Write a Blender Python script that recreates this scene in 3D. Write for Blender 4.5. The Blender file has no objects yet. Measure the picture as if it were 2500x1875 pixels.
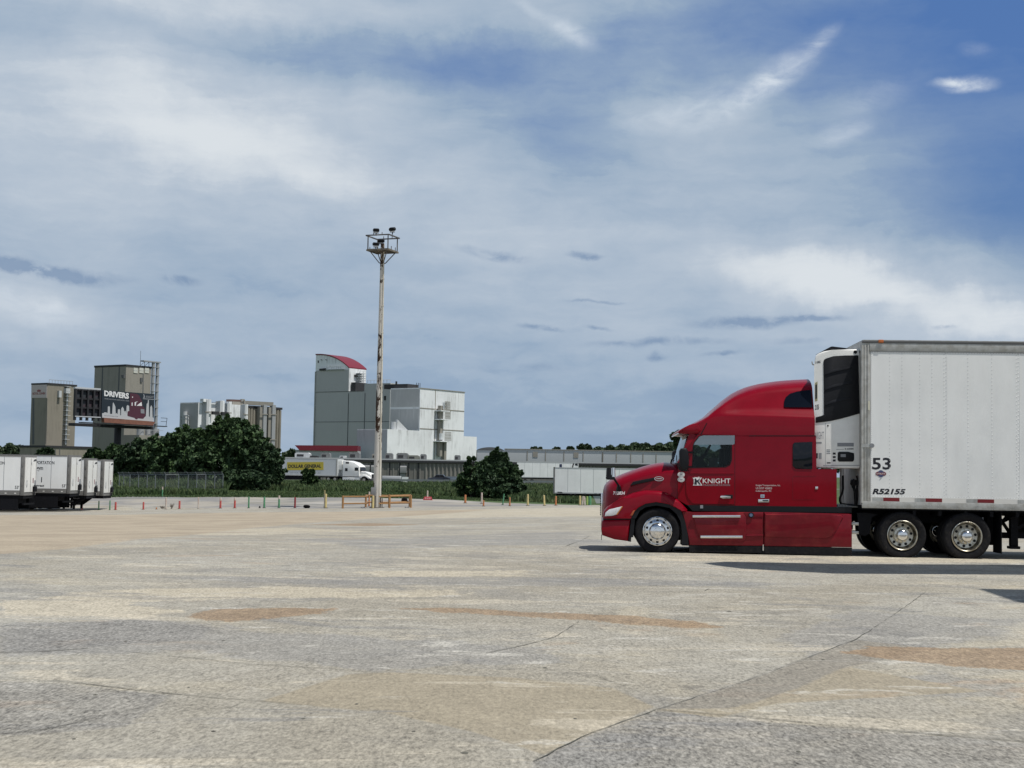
import bpy, bmesh, math, random
import numpy as np
from mathutils import Vector, Matrix, geometry
random.seed(7); np.random.seed(7)
R = math.radians
SC = bpy.context.scene
COL = SC.collection

# ------------------------------------------------------------------ camera
F = 3467.0                         # focal length in photo pixels (2500 wide)
EYE = 1.6
PITCH, ROLL = R(3.51), R(0.95)
_f = Vector((0, math.cos(PITCH), math.sin(PITCH)))
_r0 = Vector((1, 0, 0)); _u0 = Vector((0, -math.sin(PITCH), math.cos(PITCH)))
_r = _r0*math.cos(ROLL) + _u0*math.sin(ROLL)
_u = -_r0*math.sin(ROLL) + _u0*math.cos(ROLL)
CAM = Vector((0, 0, EYE))
cam = bpy.data.cameras.new('camera'); camo = bpy.data.objects.new('camera', cam); COL.objects.link(camo)
cam.sensor_width = 36; cam.sensor_fit = 'HORIZONTAL'; cam.lens = 36*F/2500
cam.clip_end = 20000; cam.clip_start = 0.1
camo.matrix_world = Matrix(((_r.x, _u.x, -_f.x, 0), (_r.y, _u.y, -_f.y, 0), (_r.z, _u.z, -_f.z, EYE), (0, 0, 0, 1)))
SC.camera = camo

# ------------------------------------------------------------------ sun, sky, exposure
SUN_EL, SUN_AZ = 66.0, 121.0        # degrees; azimuth clockwise from +Y
S = Vector((math.cos(R(SUN_EL))*math.sin(R(SUN_AZ)), math.cos(R(SUN_EL))*math.cos(R(SUN_AZ)), math.sin(R(SUN_EL))))
sun = bpy.data.lights.new('sun', 'SUN'); suno = bpy.data.objects.new('sun', sun); COL.objects.link(suno)
sun.energy = 4.5; sun.angle = R(0.5); sun.color = (1.0, 0.96, 0.89)
suno.rotation_euler = (-S).to_track_quat('-Z', 'Y').to_euler()
SC.view_settings.view_transform = 'Standard'; SC.view_settings.look = 'None'
SC.view_settings.exposure = 0.0; SC.view_settings.gamma = 1.0

def ray(px, py):
    return _f + _r*((px-1250)/F) + _u*((937.5-py)/F)
def at(px, py, Y):
    d = ray(px, py); return CAM + d*(Y/d.y)

# --- node helpers
class NT:
    def __init__(s, tree): s.t = tree; s.n = tree.nodes; s.l = tree.links
    def node(s, typ, **kw):
        n = s.n.new(typ)
        for k, v in kw.items(): setattr(n, k, v)
        return n
    def link(s, a, b): s.l.new(a, b)
    def set(s, sock, v):
        if hasattr(v, 'is_linked'): s.link(v, sock)
        else: sock.default_value = v
    def math(s, op, a, b=None, c=None, clamp=False):
        n = s.node('ShaderNodeMath', operation=op, use_clamp=clamp)
        s.set(n.inputs[0], a)
        if b is not None: s.set(n.inputs[1], b)
        if c is not None: s.set(n.inputs[2], c)
        return n.outputs[0]
    def noise(s, vec, scale, detail=4, rough=0.55, dist=0.0):
        n = s.node('ShaderNodeTexNoise'); s.link(vec, n.inputs['Vector'])
        n.inputs['Scale'].default_value = scale; n.inputs['Detail'].default_value = detail
        n.inputs['Roughness'].default_value = rough; n.inputs['Distortion'].default_value = dist
        return n.outputs['Fac']
    def voro(s, vec, scale, feature='F1'):
        n = s.node('ShaderNodeTexVoronoi', feature=feature); s.link(vec, n.inputs['Vector'])
        n.inputs['Scale'].default_value = scale
        return n
    def ramp(s, fac, lo, hi, a=0.0, b=1.0, smooth=True):
        n = s.node('ShaderNodeMapRange', interpolation_type='SMOOTHSTEP' if smooth else 'LINEAR')
        s.set(n.inputs[0], fac); n.inputs[1].default_value = lo; n.inputs[2].default_value = hi
        n.inputs[3].default_value = a; n.inputs[4].default_value = b
        return n.outputs[0]
    def mix(s, fac, a, b, blend='MIX'):
        n = s.node('ShaderNodeMix', data_type='RGBA', blend_type=blend)
        s.set(n.inputs[0], fac); s.set(n.inputs[6], c4(a)); s.set(n.inputs[7], c4(b))
        return n.outputs[2]
    def mapping(s, vec, loc=(0, 0, 0), rot=(0, 0, 0), scale=(1, 1, 1), typ='POINT'):
        n = s.node('ShaderNodeMapping', vector_type=typ); s.link(vec, n.inputs['Vector'])
        n.inputs['Location'].default_value = loc; n.inputs['Rotation'].default_value = rot; n.inputs['Scale'].default_value = scale
        return n.outputs[0]
def c4(c):
    if hasattr(c, 'is_linked'): return c
    return (c[0], c[1], c[2], 1.0) if len(c) == 3 else c

def srgb(r, g, b):
    f = lambda v: (v/255/12.92) if v/255 <= .04045 else ((v/255+.055)/1.055)**2.4
    return (f(r), f(g), f(b))

# --- world: Nishita sky with high cloud in fixed compass directions
world = bpy.data.worlds.new('World'); SC.world = world; world.use_nodes = True
W = NT(world.node_tree); W.n.clear()
SKY_K = 0.10
sky = W.node('ShaderNodeTexSky', sky_type='NISHITA', sun_disc=False)
sky.sun_elevation = R(SUN_EL); sky.sun_rotation = R(SUN_AZ); sky.altitude = 100; sky.air_density = 1.0; sky.dust_density = 0.6; sky.ozone_density = 2.0
tc = W.node('ShaderNodeTexCoord')
sep = W.node('ShaderNodeSeparateXYZ'); W.link(tc.outputs['Generated'], sep.inputs[0])
az = W.math('ARCTAN2', sep.outputs[0], sep.outputs[1])
el = W.math('ARCSINE', sep.outputs[2])
comb = W.node('ShaderNodeCombineXYZ'); W.link(W.math('MULTIPLY', az, 3.467), comb.inputs[0]); W.link(W.math('MULTIPLY', el, 3.467), comb.inputs[1])
P0 = comb.outputs[0]                                     # units: thousands of photo pixels
def pdir(px, py):
    d = ray(px, py).normalized(); return (3.467*math.atan2(d.x, d.y), 3.467*math.asin(d.z))
# warp the directions so that edges are ragged
wn = W.node('ShaderNodeTexNoise'); W.link(P0, wn.inputs['Vector']); wn.inputs['Scale'].default_value = 3.2; wn.inputs['Detail'].default_value = 6; wn.inputs['Roughness'].default_value = .62
wv = W.node('ShaderNodeVectorMath', operation='SUBTRACT'); W.link(wn.outputs['Color'], wv.inputs[0]); wv.inputs[1].default_value = (.5, .5, .5)
def warped(k):
    a = W.node('ShaderNodeVectorMath', operation='SCALE'); W.link(wv.outputs[0], a.inputs[0]); a.inputs['Scale'].default_value = k
    b = W.node('ShaderNodeVectorMath', operation='ADD'); W.link(P0, b.inputs[0]); W.link(a.outputs[0], b.inputs[1]); return b.outputs[0]
PW, PW2 = warped(.20), warped(.075)
def blobs(lst, src):
    tot = None
    for (px, py, rx, ry, ang, amp) in lst:
        x, y = pdir(px, py)
        m = W.mapping(src, (x, y, 0), (0, 0, R(-ang)), (rx/1000, ry/1000, 1), 'TEXTURE')
        ln = W.node('ShaderNodeVectorMath', operation='LENGTH'); W.link(m, ln.inputs[0])
        v = W.ramp(ln.outputs['Value'], 1.0, 0.0, 0, amp)
        tot = v if tot is None else W.math('ADD', tot, v)
    return tot
# angles: positive = falls to the right in the picture
VEIL0 = .60
HOLES = [(2440, 40, 900, 600, 8, .62), (2580, 520, 560, 300, 0, .48), (900, 112, 1000, 110, 3, .24), (1260, 130, 460, 240, 10, .19), (1280, 335, 420, 180, 12, .18), (1300, 1040, 1500, 220, 0, .13), (240, 925, 620, 140, 0, .12), (1760, 60, 560, 260, 0, .26), (1500, 330, 300, 120, 0, .12), (60, 60, 400, 110, 4, .22)]
VEIL1 = [(330, 260, 1000, 320, 10, .29), (850, 390, 950, 230, 16, .22), (80, 480, 700, 320, 0, .22), (600, 10, 800, 90, -2, .45), (2250, 740, 760, 190, 10, .50), (2450, 790, 260, 90, 12, .3), (2060, 690, 420, 90, 16, .25), (1620, 285, 420, 160, -8, .12), (1250, 620, 900, 300, 0, .10), (70, 740, 320, 120, 4, .25), (1900, 640, 500, 140, 14, .16), (1350, 90, 180, 110, 28, .25), (560, 330, 500, 120, 12, .2)]
VEIL = [(250, 330, 1000, 330, 6, .62), (900, 470, 850, 240, 14, .50), (1500, 800, 1250, 270, 5, .42), (350, 760, 700, 210, 4, .42), (60, 740, 260, 90, 4, .45),
        (1150, 260, 420, 190, 10, .12), (560, 20, 700, 60, -2, .62), (1350, 90, 150, 90, 28, .5), (1420, 12, 230, 40, -6, .45), (1700, 300, 620, 190, -8, .34),
        (2250, 760, 620, 170, 12, .62), (2380, 830, 330, 110, 8, .45), (1900, 690, 520, 170, 14, .30), (1450, 560, 600, 150, -4, .34), (0, 880, 240, 50, -4, .4), (170, 840, 150, 50, 5, .3),
        (2080, 330, 110, 40, -14, .5), (1480, 1000, 900, 160, 0, .16), (700, 1000, 700, 160, 0, .12), (2200, 420, 420, 90, -10, .16), (2350, 560, 300, 40, -16, .14)]
WISP = [(1890, 190, 220, 52, -38, .50), (1830, 235, 200, 40, -26, .25), (1690, 265, 280, 70, -12, .40), (1990, 105, 90, 24, -42, .30), (1390, 85, 90, 34, 24, .55), (2360, 202, 90, 28, 4, .95), (2310, 196, 60, 16, 0, .5), (2055, 330, 110, 36, -12, .45), (2390, 120, 60, 24, 8, .15), (80, 745, 190, 60, 14, .45), (1300, 30, 90, 20, 30, .35), (2130, 245, 160, 50, -24, .2)]
DARK = [(150, 660, 210, 26, 6, .9), (30, 648, 120, 24, 4, .9), (440, 690, 70, 16, 5, .8), (1425, 620, 60, 12, 3, .8), (1210, 620, 130, 18, 10, .55), (1340, 805, 100, 12, 3, .75), (1830, 785, 210, 22, -4, .85), (1990, 778, 110, 12, 4, .6),
        (1600, 840, 230, 14, -2, .6), (1605, 876, 34, 16, 0, .7), (1760, 862, 80, 9, -8, .5), (2310, 803, 40, 8, 0, .6), (1460, 805, 50, 8, 4, .5), (1270, 900, 160, 16, 0, .35), (1450, 735, 90, 6, 0, .5), (1940, 830, 120, 12, 2, .3)]
streak = W.noise(W.mapping(PW, rot=(0, 0, R(10)), scale=(.8, 2.6, 1)), 1.4, 6, .56, .5)
fine = W.noise(W.mapping(PW2, rot=(0, 0, R(14)), scale=(1.0, 2.2, 1)), 7.0, 6, .6, .3)
bv = W.math('SUBTRACT', W.math('ADD', blobs(VEIL1, PW), VEIL0), blobs(HOLES, PW))
fil = W.noise(W.mapping(PW2, rot=(0, 0, R(-16)), scale=(.55, 4.2, 1)), 2.4, 6, .6, .35)
tex = W.math('ADD', W.math('MULTIPLY', W.math('SUBTRACT', fil, .5), .52), W.math('ADD', W.ramp(streak, .30, .70, -.13, .13, False), W.ramp(fine, .3, .7, -.07, .07, False)))
veil = W.math('MAXIMUM', W.math('ADD', bv, W.math('MULTIPLY', tex, W.ramp(bv, .0, .5, .35, 1))), 0.0)
# elsewhere round the sky, outside the photo's view: cloud made bright low down to light shaded walls, thin overhead
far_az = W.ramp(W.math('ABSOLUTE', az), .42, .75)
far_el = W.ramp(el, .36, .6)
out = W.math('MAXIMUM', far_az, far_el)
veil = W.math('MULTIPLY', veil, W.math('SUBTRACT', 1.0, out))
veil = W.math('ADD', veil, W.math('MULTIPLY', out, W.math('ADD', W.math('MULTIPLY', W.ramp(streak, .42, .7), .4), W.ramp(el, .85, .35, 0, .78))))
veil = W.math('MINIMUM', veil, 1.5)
wis = W.math('MULTIPLY', blobs(WISP, PW2), W.ramp(W.noise(W.mapping(PW2, rot=(0, 0, R(-30)), scale=(1, 2.5, 1)), 9, 6, .62, .5), .32, .68, .2, 1.15, False))
drk = W.math('MULTIPLY', blobs(DARK, PW2), W.ramp(W.noise(W.mapping(PW2, scale=(1, 2, 1)), 11, 6, .6, .4), .34, .62, .1, 1.3, False))
K = 1/SKY_K
deep = W.mix(.80, sky.outputs[0], tuple(v*K for v in srgb(74, 114, 176)))
elb = W.ramp(el, .02, .30)
deep = W.mix(W.math('MULTIPLY', W.math('SUBTRACT', 1.0, elb), .7), deep, tuple(v*K for v in srgb(118, 146, 176)))
deep = W.mix(W.ramp(el, .5, .95), deep, tuple(v*K for v in srgb(58, 78, 112)))  # sky overhead darkened to keep the shadows deep
cl_lo = tuple(v*K for v in srgb(154, 174, 196)); cl_hi = tuple(v*K for v in srgb(200, 209, 219))
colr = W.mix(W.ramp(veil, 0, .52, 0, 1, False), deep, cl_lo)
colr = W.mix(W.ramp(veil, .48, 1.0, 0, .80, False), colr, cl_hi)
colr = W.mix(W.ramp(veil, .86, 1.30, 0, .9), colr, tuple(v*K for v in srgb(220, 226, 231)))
colr = W.mix(W.math('MINIMUM', wis, .85), colr, tuple(v*K for v in srgb(222, 230, 238)))
colr = W.mix(W.math('MINIMUM', W.math('MULTIPLY', drk, 1.25), .7), colr, tuple(v*K for v in srgb(118, 143, 175)))
# below the horizon: plain ground bounce
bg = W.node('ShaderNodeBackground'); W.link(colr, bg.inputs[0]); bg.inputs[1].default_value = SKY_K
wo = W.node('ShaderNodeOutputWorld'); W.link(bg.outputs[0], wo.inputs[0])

# ------------------------------------------------------------------ materials
MATS = {}
def mat(name, col, rough=.6, metal=0.0, var=0.0, vscale=3.0, vstretch=(1, 1, 1), col2=None, lo=.4, hi=.65, bump=0.0, bscale=20.0, coat=0.0, spec=.5, detail=5, alpha=None, coords='Object', trans=0.0):
    if name in MATS: return MATS[name]
    m = bpy.data.materials.new(name); m.use_nodes = True; MATS[name] = m
    t = NT(m.node_tree); b = t.n['Principled BSDF']
    b.inputs['Roughness'].default_value = rough; b.inputs['Metallic'].default_value = metal
    b.inputs['Coat Weight'].default_value = coat; b.inputs['Coat Roughness'].default_value = .04
    b.inputs['Specular IOR Level'].default_value = spec
    b.inputs['Base Color'].default_value = c4(col)
    if trans: b.inputs['Transmission Weight'].default_value = trans
    if alpha is not None: b.inputs['Alpha'].default_value = alpha
    if var or col2 or bump:
        tcn = t.node('ShaderNodeTexCoord'); v = t.mapping(tcn.outputs[coords], scale=vstretch)
        if col2 is not None:
            f = t.ramp(t.noise(v, vscale, detail, .62), lo, hi); c = t.mix(f, col, col2)
        else: c = None
        if var:
            f = t.ramp(t.noise(v, vscale*2.3, detail, .6), .3, .7, 1-var, 1+var, False)
            cc = t.node('ShaderNodeCombineColor'); [t.link(f, cc.inputs[i]) for i in range(3)]
            c = t.mix(1.0, c if c is not None else col, cc.outputs[0], 'MULTIPLY')
        if c is not None: t.link(c, b.inputs['Base Color'])
        if bump:
            bn = t.node('ShaderNodeBump'); bn.inputs['Strength'].default_value = bump; bn.inputs['Distance'].default_value = .02
            t.link(t.noise(tcn.outputs[coords], bscale, 5, .6), bn.inputs['Height']); t.link(bn.outputs[0], b.inputs['Normal'])
    return m
M = {}
M['red'] = mat('red paint', (.19, .0018, .0105), .32, coat=.34, var=.08, vscale=1.5, spec=.05)
M['red_low'] = mat('dusty red paint', (.15, .004, .012), .40, coat=.25, var=.14, vscale=3, spec=.15, col2=(.20, .016, .02), lo=.5, hi=.75)
M['black'] = mat('black plastic', (.006, .0065, .009), .5, var=.2, vscale=8, spec=.25)
M['rubber'] = mat('tyre rubber', (.010, .010, .012), .82, col2=(.024, .022, .020), lo=.5, hi=.75, var=.35, vscale=10, bump=.2, bscale=60, spec=.18)
M['chassis'] = mat('chassis black', (.006, .0065, .009), .75, var=.3, vscale=6, spec=.15)
M['glass_dark'] = mat('dark glass', (.004, .006, .011), .06, spec=.32)
M['chrome'] = mat('polished aluminium', (.74, .74, .74), .16, 1.0, var=.08, vscale=6, bump=.05, bscale=9)
M['alu'] = mat('mill aluminium', (.55, .55, .53), .42, .85, col2=(.40, .39, .37), vscale=5, vstretch=(1, 1, .3))
M['alu_dull'] = mat('weathered aluminium', (.46, .46, .44), .5, .35, col2=(.36, .35, .32), vscale=6, var=.1)
M['wheel_alu'] = mat('wheel aluminium', (.50, .48, .42), .30, 1.0, col2=(.24, .215, .165), vscale=9, lo=.45, hi=.7)
M['white'] = mat('white trailer skin', (.82, .825, .815), .38, var=.05, vscale=.9, vstretch=(1, 1, .45), col2=(.72, .73, .725), lo=.42, hi=.72, coat=.25, bump=.10, bscale=1.3)
M['white_clean'] = mat('white gelcoat', (.80, .795, .77), .32, coat=.4, var=.04)
M['white_dirty'] = mat('chalky white panel', (.80, .805, .80), .5, var=.07, vscale=.5, vstretch=(1, 1, .4))
M['tape_red'] = mat('red reflective tape', (.16, .008, .012), .4)
M['tape_white'] = mat('white reflective tape', (.66, .65, .62), .4)
M['ink'] = mat('black lettering', (.008, .009, .016), .5)
M['letter_white'] = mat('white lettering', (.72, .72, .72), .5)
M['letter_grey'] = mat('grey lettering', (.22, .23, .25), .5)
M['lamp_glass'] = mat('lamp lens', (.62, .64, .66), .12, spec=.7, coat=.6, var=.2, vscale=30)
M['amber'] = mat('amber lens', (.55, .17, .02), .25, coat=.5)
M['interior'] = mat('cab interior', (.005, .005, .006), .85, spec=.1)
def clear_glass(name, tint, refl):
    m = bpy.data.materials.new(name); m.use_nodes = True; t = NT(m.node_tree); t.n.clear()
    a = t.node('ShaderNodeBsdfTransparent'); a.inputs[0].default_value = c4(tint)
    g = t.node('ShaderNodeBsdfGlossy'); g.inputs['Roughness'].default_value = .03; g.inputs[0].default_value = (.9, .95, .95, 1)
    x = t.node('ShaderNodeMixShader'); lw = t.node('ShaderNodeLayerWeight'); lw.inputs[0].default_value = .5
    t.link(t.math('ADD', t.math('MULTIPLY', t.math('POWER', lw.outputs['Facing'], 4), .6), refl), x.inputs[0])
    t.link(a.outputs[0], x.inputs[1]); t.link(g.outputs[0], x.inputs[2])
    o = t.node('ShaderNodeOutputMaterial'); t.link(x.outputs[0], o.inputs[0]); return m
M['glass'] = clear_glass('clear glass', (.70, .74, .72), .015)
M['glass_wind'] = clear_glass('windscreen glass', (.66, .74, .70), .20)
M['smoke'] = clear_glass('smoked acrylic', (.36, .36, .36), .28)

# ------------------------------------------------------------------ mesh helpers
def smooth(me, ang=35):
    me.polygons.foreach_set('use_smooth', [True]*len(me.polygons)); me.set_sharp_from_angle(angle=R(ang))
SPLIT = {'skirt', 'wheel_arch_liner', 'mudguard', 'moulding', 'wiper', 'marker_lamp', 'anchor_bolt', 'downpipe', 'window', 'vent', 'louvre', 'joint', 'lock_rod', 'rear_step', 'duct', 'tank', 'roof_vent', 'landing_leg', 'side_fairing', 'reflector', 'panel_seam', 'locker_seam', 'rail_plate', 'reflective_tape', 'hose', 'side_skirt', 'door_seam', 'cab_wall', 'hood_vent', 'rear_door', 'head_frame', 'chassis_rail', 'wing', 'elevator_leg', 'stair_shaft', 'head_light'}
def islands(bm):
    seen = set(); out = []
    for v in bm.verts:
        if v in seen: continue
        st, comp = [v], []; seen.add(v)
        while st:
            a = st.pop(); comp.append(a)
            for e in a.link_edges:
                b = e.other_vert(a)
                if b not in seen: seen.add(b); st.append(b)
        out.append(comp)
    return out
def obj(name, bm, mats, parent=None, sm=35, loc=None):
    if name in SPLIT and parent is not None and name not in ('stair_shaft', 'elevator_leg'):
        isl = islands(bm)
        if 1 < len(isl) <= 60:
            o = None
            for comp in isl:
                t = bmesh.new(); vm = {v: t.verts.new(v.co) for v in comp}
                for f in {f for v in comp for f in v.link_faces}:
                    g = t.faces.new([vm[v] for v in f.verts]); g.material_index = f.material_index
                o = obj1(name, t, mats, parent, sm, loc)
            bm.free(); return o
    return obj1(name, bm, mats, parent, sm, loc)
def obj1(name, bm, mats, parent=None, sm=35, loc=None):
    me = bpy.data.meshes.new(name)
    bmesh.ops.recalc_face_normals(bm, faces=bm.faces[:]) if not getattr(bm, 'tag_norecalc', False) else None
    bm.to_mesh(me); bm.free()
    for m in (mats if isinstance(mats, (list, tuple)) else [mats]): me.materials.append(M[m] if isinstance(m, str) else m)
    if sm: smooth(me, sm)
    else: me.polygons.foreach_set('use_smooth', [False]*len(me.polygons))
    o = bpy.data.objects.new(name, me); COL.objects.link(o)
    if parent is not None: o.parent = parent
    if loc is not None: o.location = loc
    return o
def tag(o, label=None, cat=None, group=None, kind=None):
    if label: o['label'] = label
    if cat: o['category'] = cat
    if group: o['group'] = group
    if kind: o['kind'] = kind
    return o
def empty(name, loc, rz, label, cat, group=None):
    o = bpy.data.objects.new(name, None); COL.objects.link(o)
    o.location = loc; o.rotation_euler = (0, 0, rz); o.empty_display_size = .2
    return tag(o, label, cat, group)
def copy_tree(o, parent=None):
    c = o.copy(); COL.objects.link(c)
    if parent is not None: c.parent = parent
    for ch in list(o.children): copy_tree(ch, c)
    return c
BM = bmesh.new
def faces_of(bm, fs, mi):
    for f in fs: f.material_index = mi
def box(bm, lo, hi, mi=0, bev=0.0, seg=2):
    r = bmesh.ops.create_cube(bm, size=1)
    c = [(lo[i]+hi[i])/2 for i in range(3)]; s = [abs(hi[i]-lo[i]) for i in range(3)]
    for v in r['verts']: v.co = Vector((v.co.x*s[0]+c[0], v.co.y*s[1]+c[1], v.co.z*s[2]+c[2]))
    fs = {f for v in r['verts'] for f in v.link_faces}
    for f in fs: f.material_index = mi
    if bev:
        es = list({e for v in r['verts'] for e in v.link_edges})
        q = bmesh.ops.bevel(bm, geom=es, offset=bev, segments=seg, affect='EDGES', profile=.6)
        for f in q['faces']: f.material_index = mi
def tube(bm, p0, p1, r0, r1=None, n=10, mi=0, caps=True):
    p0, p1 = Vector(p0), Vector(p1); r1 = r0 if r1 is None else r1
    d = (p1-p0); q = d.to_track_quat('Z', 'Y').to_matrix()
    A = [bm.verts.new(p0+q@Vector((r0*math.cos(2*math.pi*i/n), r0*math.sin(2*math.pi*i/n), 0))) for i in range(n)]
    B = [bm.verts.new(p1+q@Vector((r1*math.cos(2*math.pi*i/n), r1*math.sin(2*math.pi*i/n), 0))) for i in range(n)]
    fs = [bm.faces.new((A[i], A[(i+1) % n], B[(i+1) % n], B[i])) for i in range(n)]
    if caps: fs += [bm.faces.new(A[::-1]), bm.faces.new(B)]
    faces_of(bm, fs, mi)
def path(bm, pts, r, n=8, mi=0):
    for a, b in zip(pts[:-1], pts[1:]): tube(bm, a, b, r, n=n, mi=mi)
def bar(bm, p0, p1, w, h=None, mi=0):
    """square section bar"""
    p0, p1 = Vector(p0), Vector(p1); h = w if h is None else h
    d = (p1-p0).normalized(); up = Vector((0, 0, 1)) if abs(d.z) < .9 else Vector((0, 1, 0))
    s = d.cross(up).normalized(); t = s.cross(d).normalized()
    o = [(-1, -1), (1, -1), (1, 1), (-1, 1)]
    A = [bm.verts.new(p0+s*(a*w/2)+t*(b*h/2)) for a, b in o]; B = [bm.verts.new(p1+s*(a*w/2)+t*(b*h/2)) for a, b in o]
    fs = [bm.faces.new((A[i], A[(i+1) % 4], B[(i+1) % 4], B[i])) for i in range(4)] + [bm.faces.new(A[::-1]), bm.faces.new(B)]
    faces_of(bm, fs, mi)
def p3(p, axis, a):
    return (a, p[0], p[1]) if axis == 0 else ((p[0], a, p[1]) if axis == 1 else (p[0], p[1], a))
def poly(bm, pts, axis, a0, a1, mi=0, holes=(), bev=0.0, seg=2, warp=None):
    """flat outline (x,z | y,z | x,y) given thickness along an axis"""
    t = bmesh.new(); pts = [tuple(p) for p in pts]
    if not holes:
        A = [t.verts.new(p3(p, axis, a0)) for p in pts]; B = [t.verts.new(p3(p, axis, a1)) for p in pts]
        t.faces.new(A); t.faces.new(B[::-1]); n = len(A)
        for i in range(n): t.faces.new((A[i], B[i], B[(i+1) % n], A[(i+1) % n]))
        if bev:
            es = [e for e in t.edges if all(v in A for v in e.verts)]
            bmesh.ops.bevel(t, geom=es, offset=bev, segments=seg, affect='EDGES', profile=.5)
    else:
        loops = [pts]+[[tuple(p) for p in h] for h in holes]
        flat = [p for l in loops for p in l]
        tri = geometry.tessellate_polygon([[Vector((p[0], p[1], 0)) for p in l] for l in loops])
        A = [t.verts.new(p3(p, axis, a0)) for p in flat]; B = [t.verts.new(p3(p, axis, a1)) for p in flat]
        for q in tri:
            try: t.faces.new([A[i] for i in q]); t.faces.new([B[i] for i in reversed(q)])
            except ValueError: pass
        k = 0
        for l in loops:
            n = len(l)
            for i in range(n): t.faces.new((A[k+i], B[k+i], B[k+(i+1) % n], A[k+(i+1) % n]))
            k += n
    bmesh.ops.recalc_face_normals(t, faces=t.faces[:])
    if warp:
        for v in t.verts: v.co = Vector(warp(v.co))
    merge(bm, t, mi)
def merge(bm, t, mi=0):
    vm = {v: bm.verts.new(v.co) for v in t.verts}
    for f in t.faces:
        try: g = bm.faces.new([vm[v] for v in f.verts]); g.material_index = mi; g.smooth = True
        except ValueError: pass
    t.free()
def ellipse(cx, cy, rx, ry, n=28): return [(cx+rx*math.cos(2*math.pi*i/n), cy+ry*math.sin(2*math.pi*i/n)) for i in range(n)]
def rrect(x0, z0, x1, z1, r, n=4):
    x0, x1 = min(x0, x1), max(x0, x1); z0, z1 = min(z0, z1), max(z0, z1); o = []
    for (cx, cz, a0) in ((x1-r, z1-r, 0), (x0+r, z1-r, 90), (x0+r, z0+r, 180), (x1-r, z0+r, 270)):
        for i in range(n+1): a = R(a0+90*i/n); o.append((cx+r*math.cos(a), cz+r*math.sin(a)))
    return o
def loft(bm, rings, mi=0, cap0=False, cap1=False):
    V = [[bm.verts.new(p) for p in r] for r in rings]
    fs = []
    for a, b in zip(V[:-1], V[1:]):
        for i in range(len(a)-1): fs.append(bm.faces.new((a[i], a[i+1], b[i+1], b[i])))
    if cap0: fs.append(bm.faces.new(V[0]))
    if cap1: fs.append(bm.faces.new(V[-1][::-1]))
    faces_of(bm, fs, mi)
def lathe(bm, cx, cz, prof, n=40, mi=0, y0=0.0, sgn=1):
    """profile (radius, depth) turned about an axle along y"""
    V = []
    for (r, d) in prof:
        if r < 1e-5: V.append([bm.verts.new((cx, y0+sgn*d, cz))]*n)
        else: V.append([bm.verts.new((cx+r*math.cos(2*math.pi*i/n), y0+sgn*d, cz+r*math.sin(2*math.pi*i/n))) for i in range(n)])
    for a, b in zip(V[:-1], V[1:]):
        for i in range(n):
            q = [a[i], a[(i+1) % n], b[(i+1) % n], b[i]]; u = []
            [u.append(v) for v in q if v not in u]
            if len(u) > 2:
                f = bm.faces.new(u); f.material_index = mi
def disc(bm, cx, cz, r, y, th=.004, mi=0, n=16): poly(bm, ellipse(cx, cz, r, r, n), 1, y, y+th, mi)

# --- lettering: outlines of the built-in font, turned to plain mesh data once
_tc = {}
def text_data(s, shear=0.0, bold=0.0, spacing=1.0):
    k = (s, shear, bold, spacing)
    if k in _tc: return _tc[k]
    cu = bpy.data.curves.new('lettering', 'FONT'); cu.body = s; cu.shear = shear; cu.offset = bold; cu.space_character = spacing; cu.resolution_u = 3
    o = bpy.data.objects.new('lettering', cu); COL.objects.link(o)
    dg = bpy.context.evaluated_depsgraph_get(); e = o.evaluated_get(dg); me = e.to_mesh()
    v = [(p.co.x, p.co.y) for p in me.vertices]; f = [tuple(p.vertices) for p in me.polygons]
    e.to_mesh_clear(); bpy.data.objects.remove(o); bpy.data.curves.remove(cu)
    xs = [p[0] for p in v]; ys = [p[1] for p in v]
    x0, x1, y0, y1 = min(xs), max(xs), min(ys), max(ys)
    _tc[k] = ([((p[0]-x0)/(x1-x0), (p[1]-y0)/(y1-y0)) for p in v], f); return _tc[k]
def text(bm, s, q, axis, a, mi=0, shear=0.0, bold=0.0, spacing=1.0, warp=None, flip=False):
    """fit a string into the quad q = bottom-left, bottom-right, top-right, top-left (plane coordinates)"""
    v, f = text_data(s, shear, bold, spacing); vs = []
    for (x, y) in v:
        if flip: x = 1-x
        b = [q[0][i]+(q[1][i]-q[0][i])*x for i in (0, 1)]; t = [q[3][i]+(q[2][i]-q[3][i])*x for i in (0, 1)]
        co = p3((b[0]+(t[0]-b[0])*y, b[1]+(t[1]-b[1])*y), axis, a)
        vs.append(bm.verts.new(warp(Vector(co)) if warp else co))
    for p in f:
        try: g = bm.faces.new([vs[i] for i in p]); g.material_index = mi
        except ValueError: pass

class Frame:
    """upright local frame: x along ang, y away from it, z up"""
    def __init__(s, O, ang):
        s.O = Vector(O); s.a = ang
        s.m = Matrix.Rotation(ang, 3, 'Z'); s.mi = s.m.transposed()
    def hit(s, px, py, axis=1, val=0.0):
        o = s.mi@(CAM-s.O); d = s.mi@ray(px, py); t = (val-o[axis])/d[axis]; return o+d*t
    def xz(s, pts, val=0.0): return [(h.x, h.z) for h in (s.hit(p[0], p[1], 1, val) for p in pts)]
    def yz(s, pts, val=0.0): return [(h.y, h.z) for h in (s.hit(p[0], p[1], 0, val) for p in pts)]
    def root(s, name, label, cat, group=None): return empty(name, s.O, s.a, label, cat, group)

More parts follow.
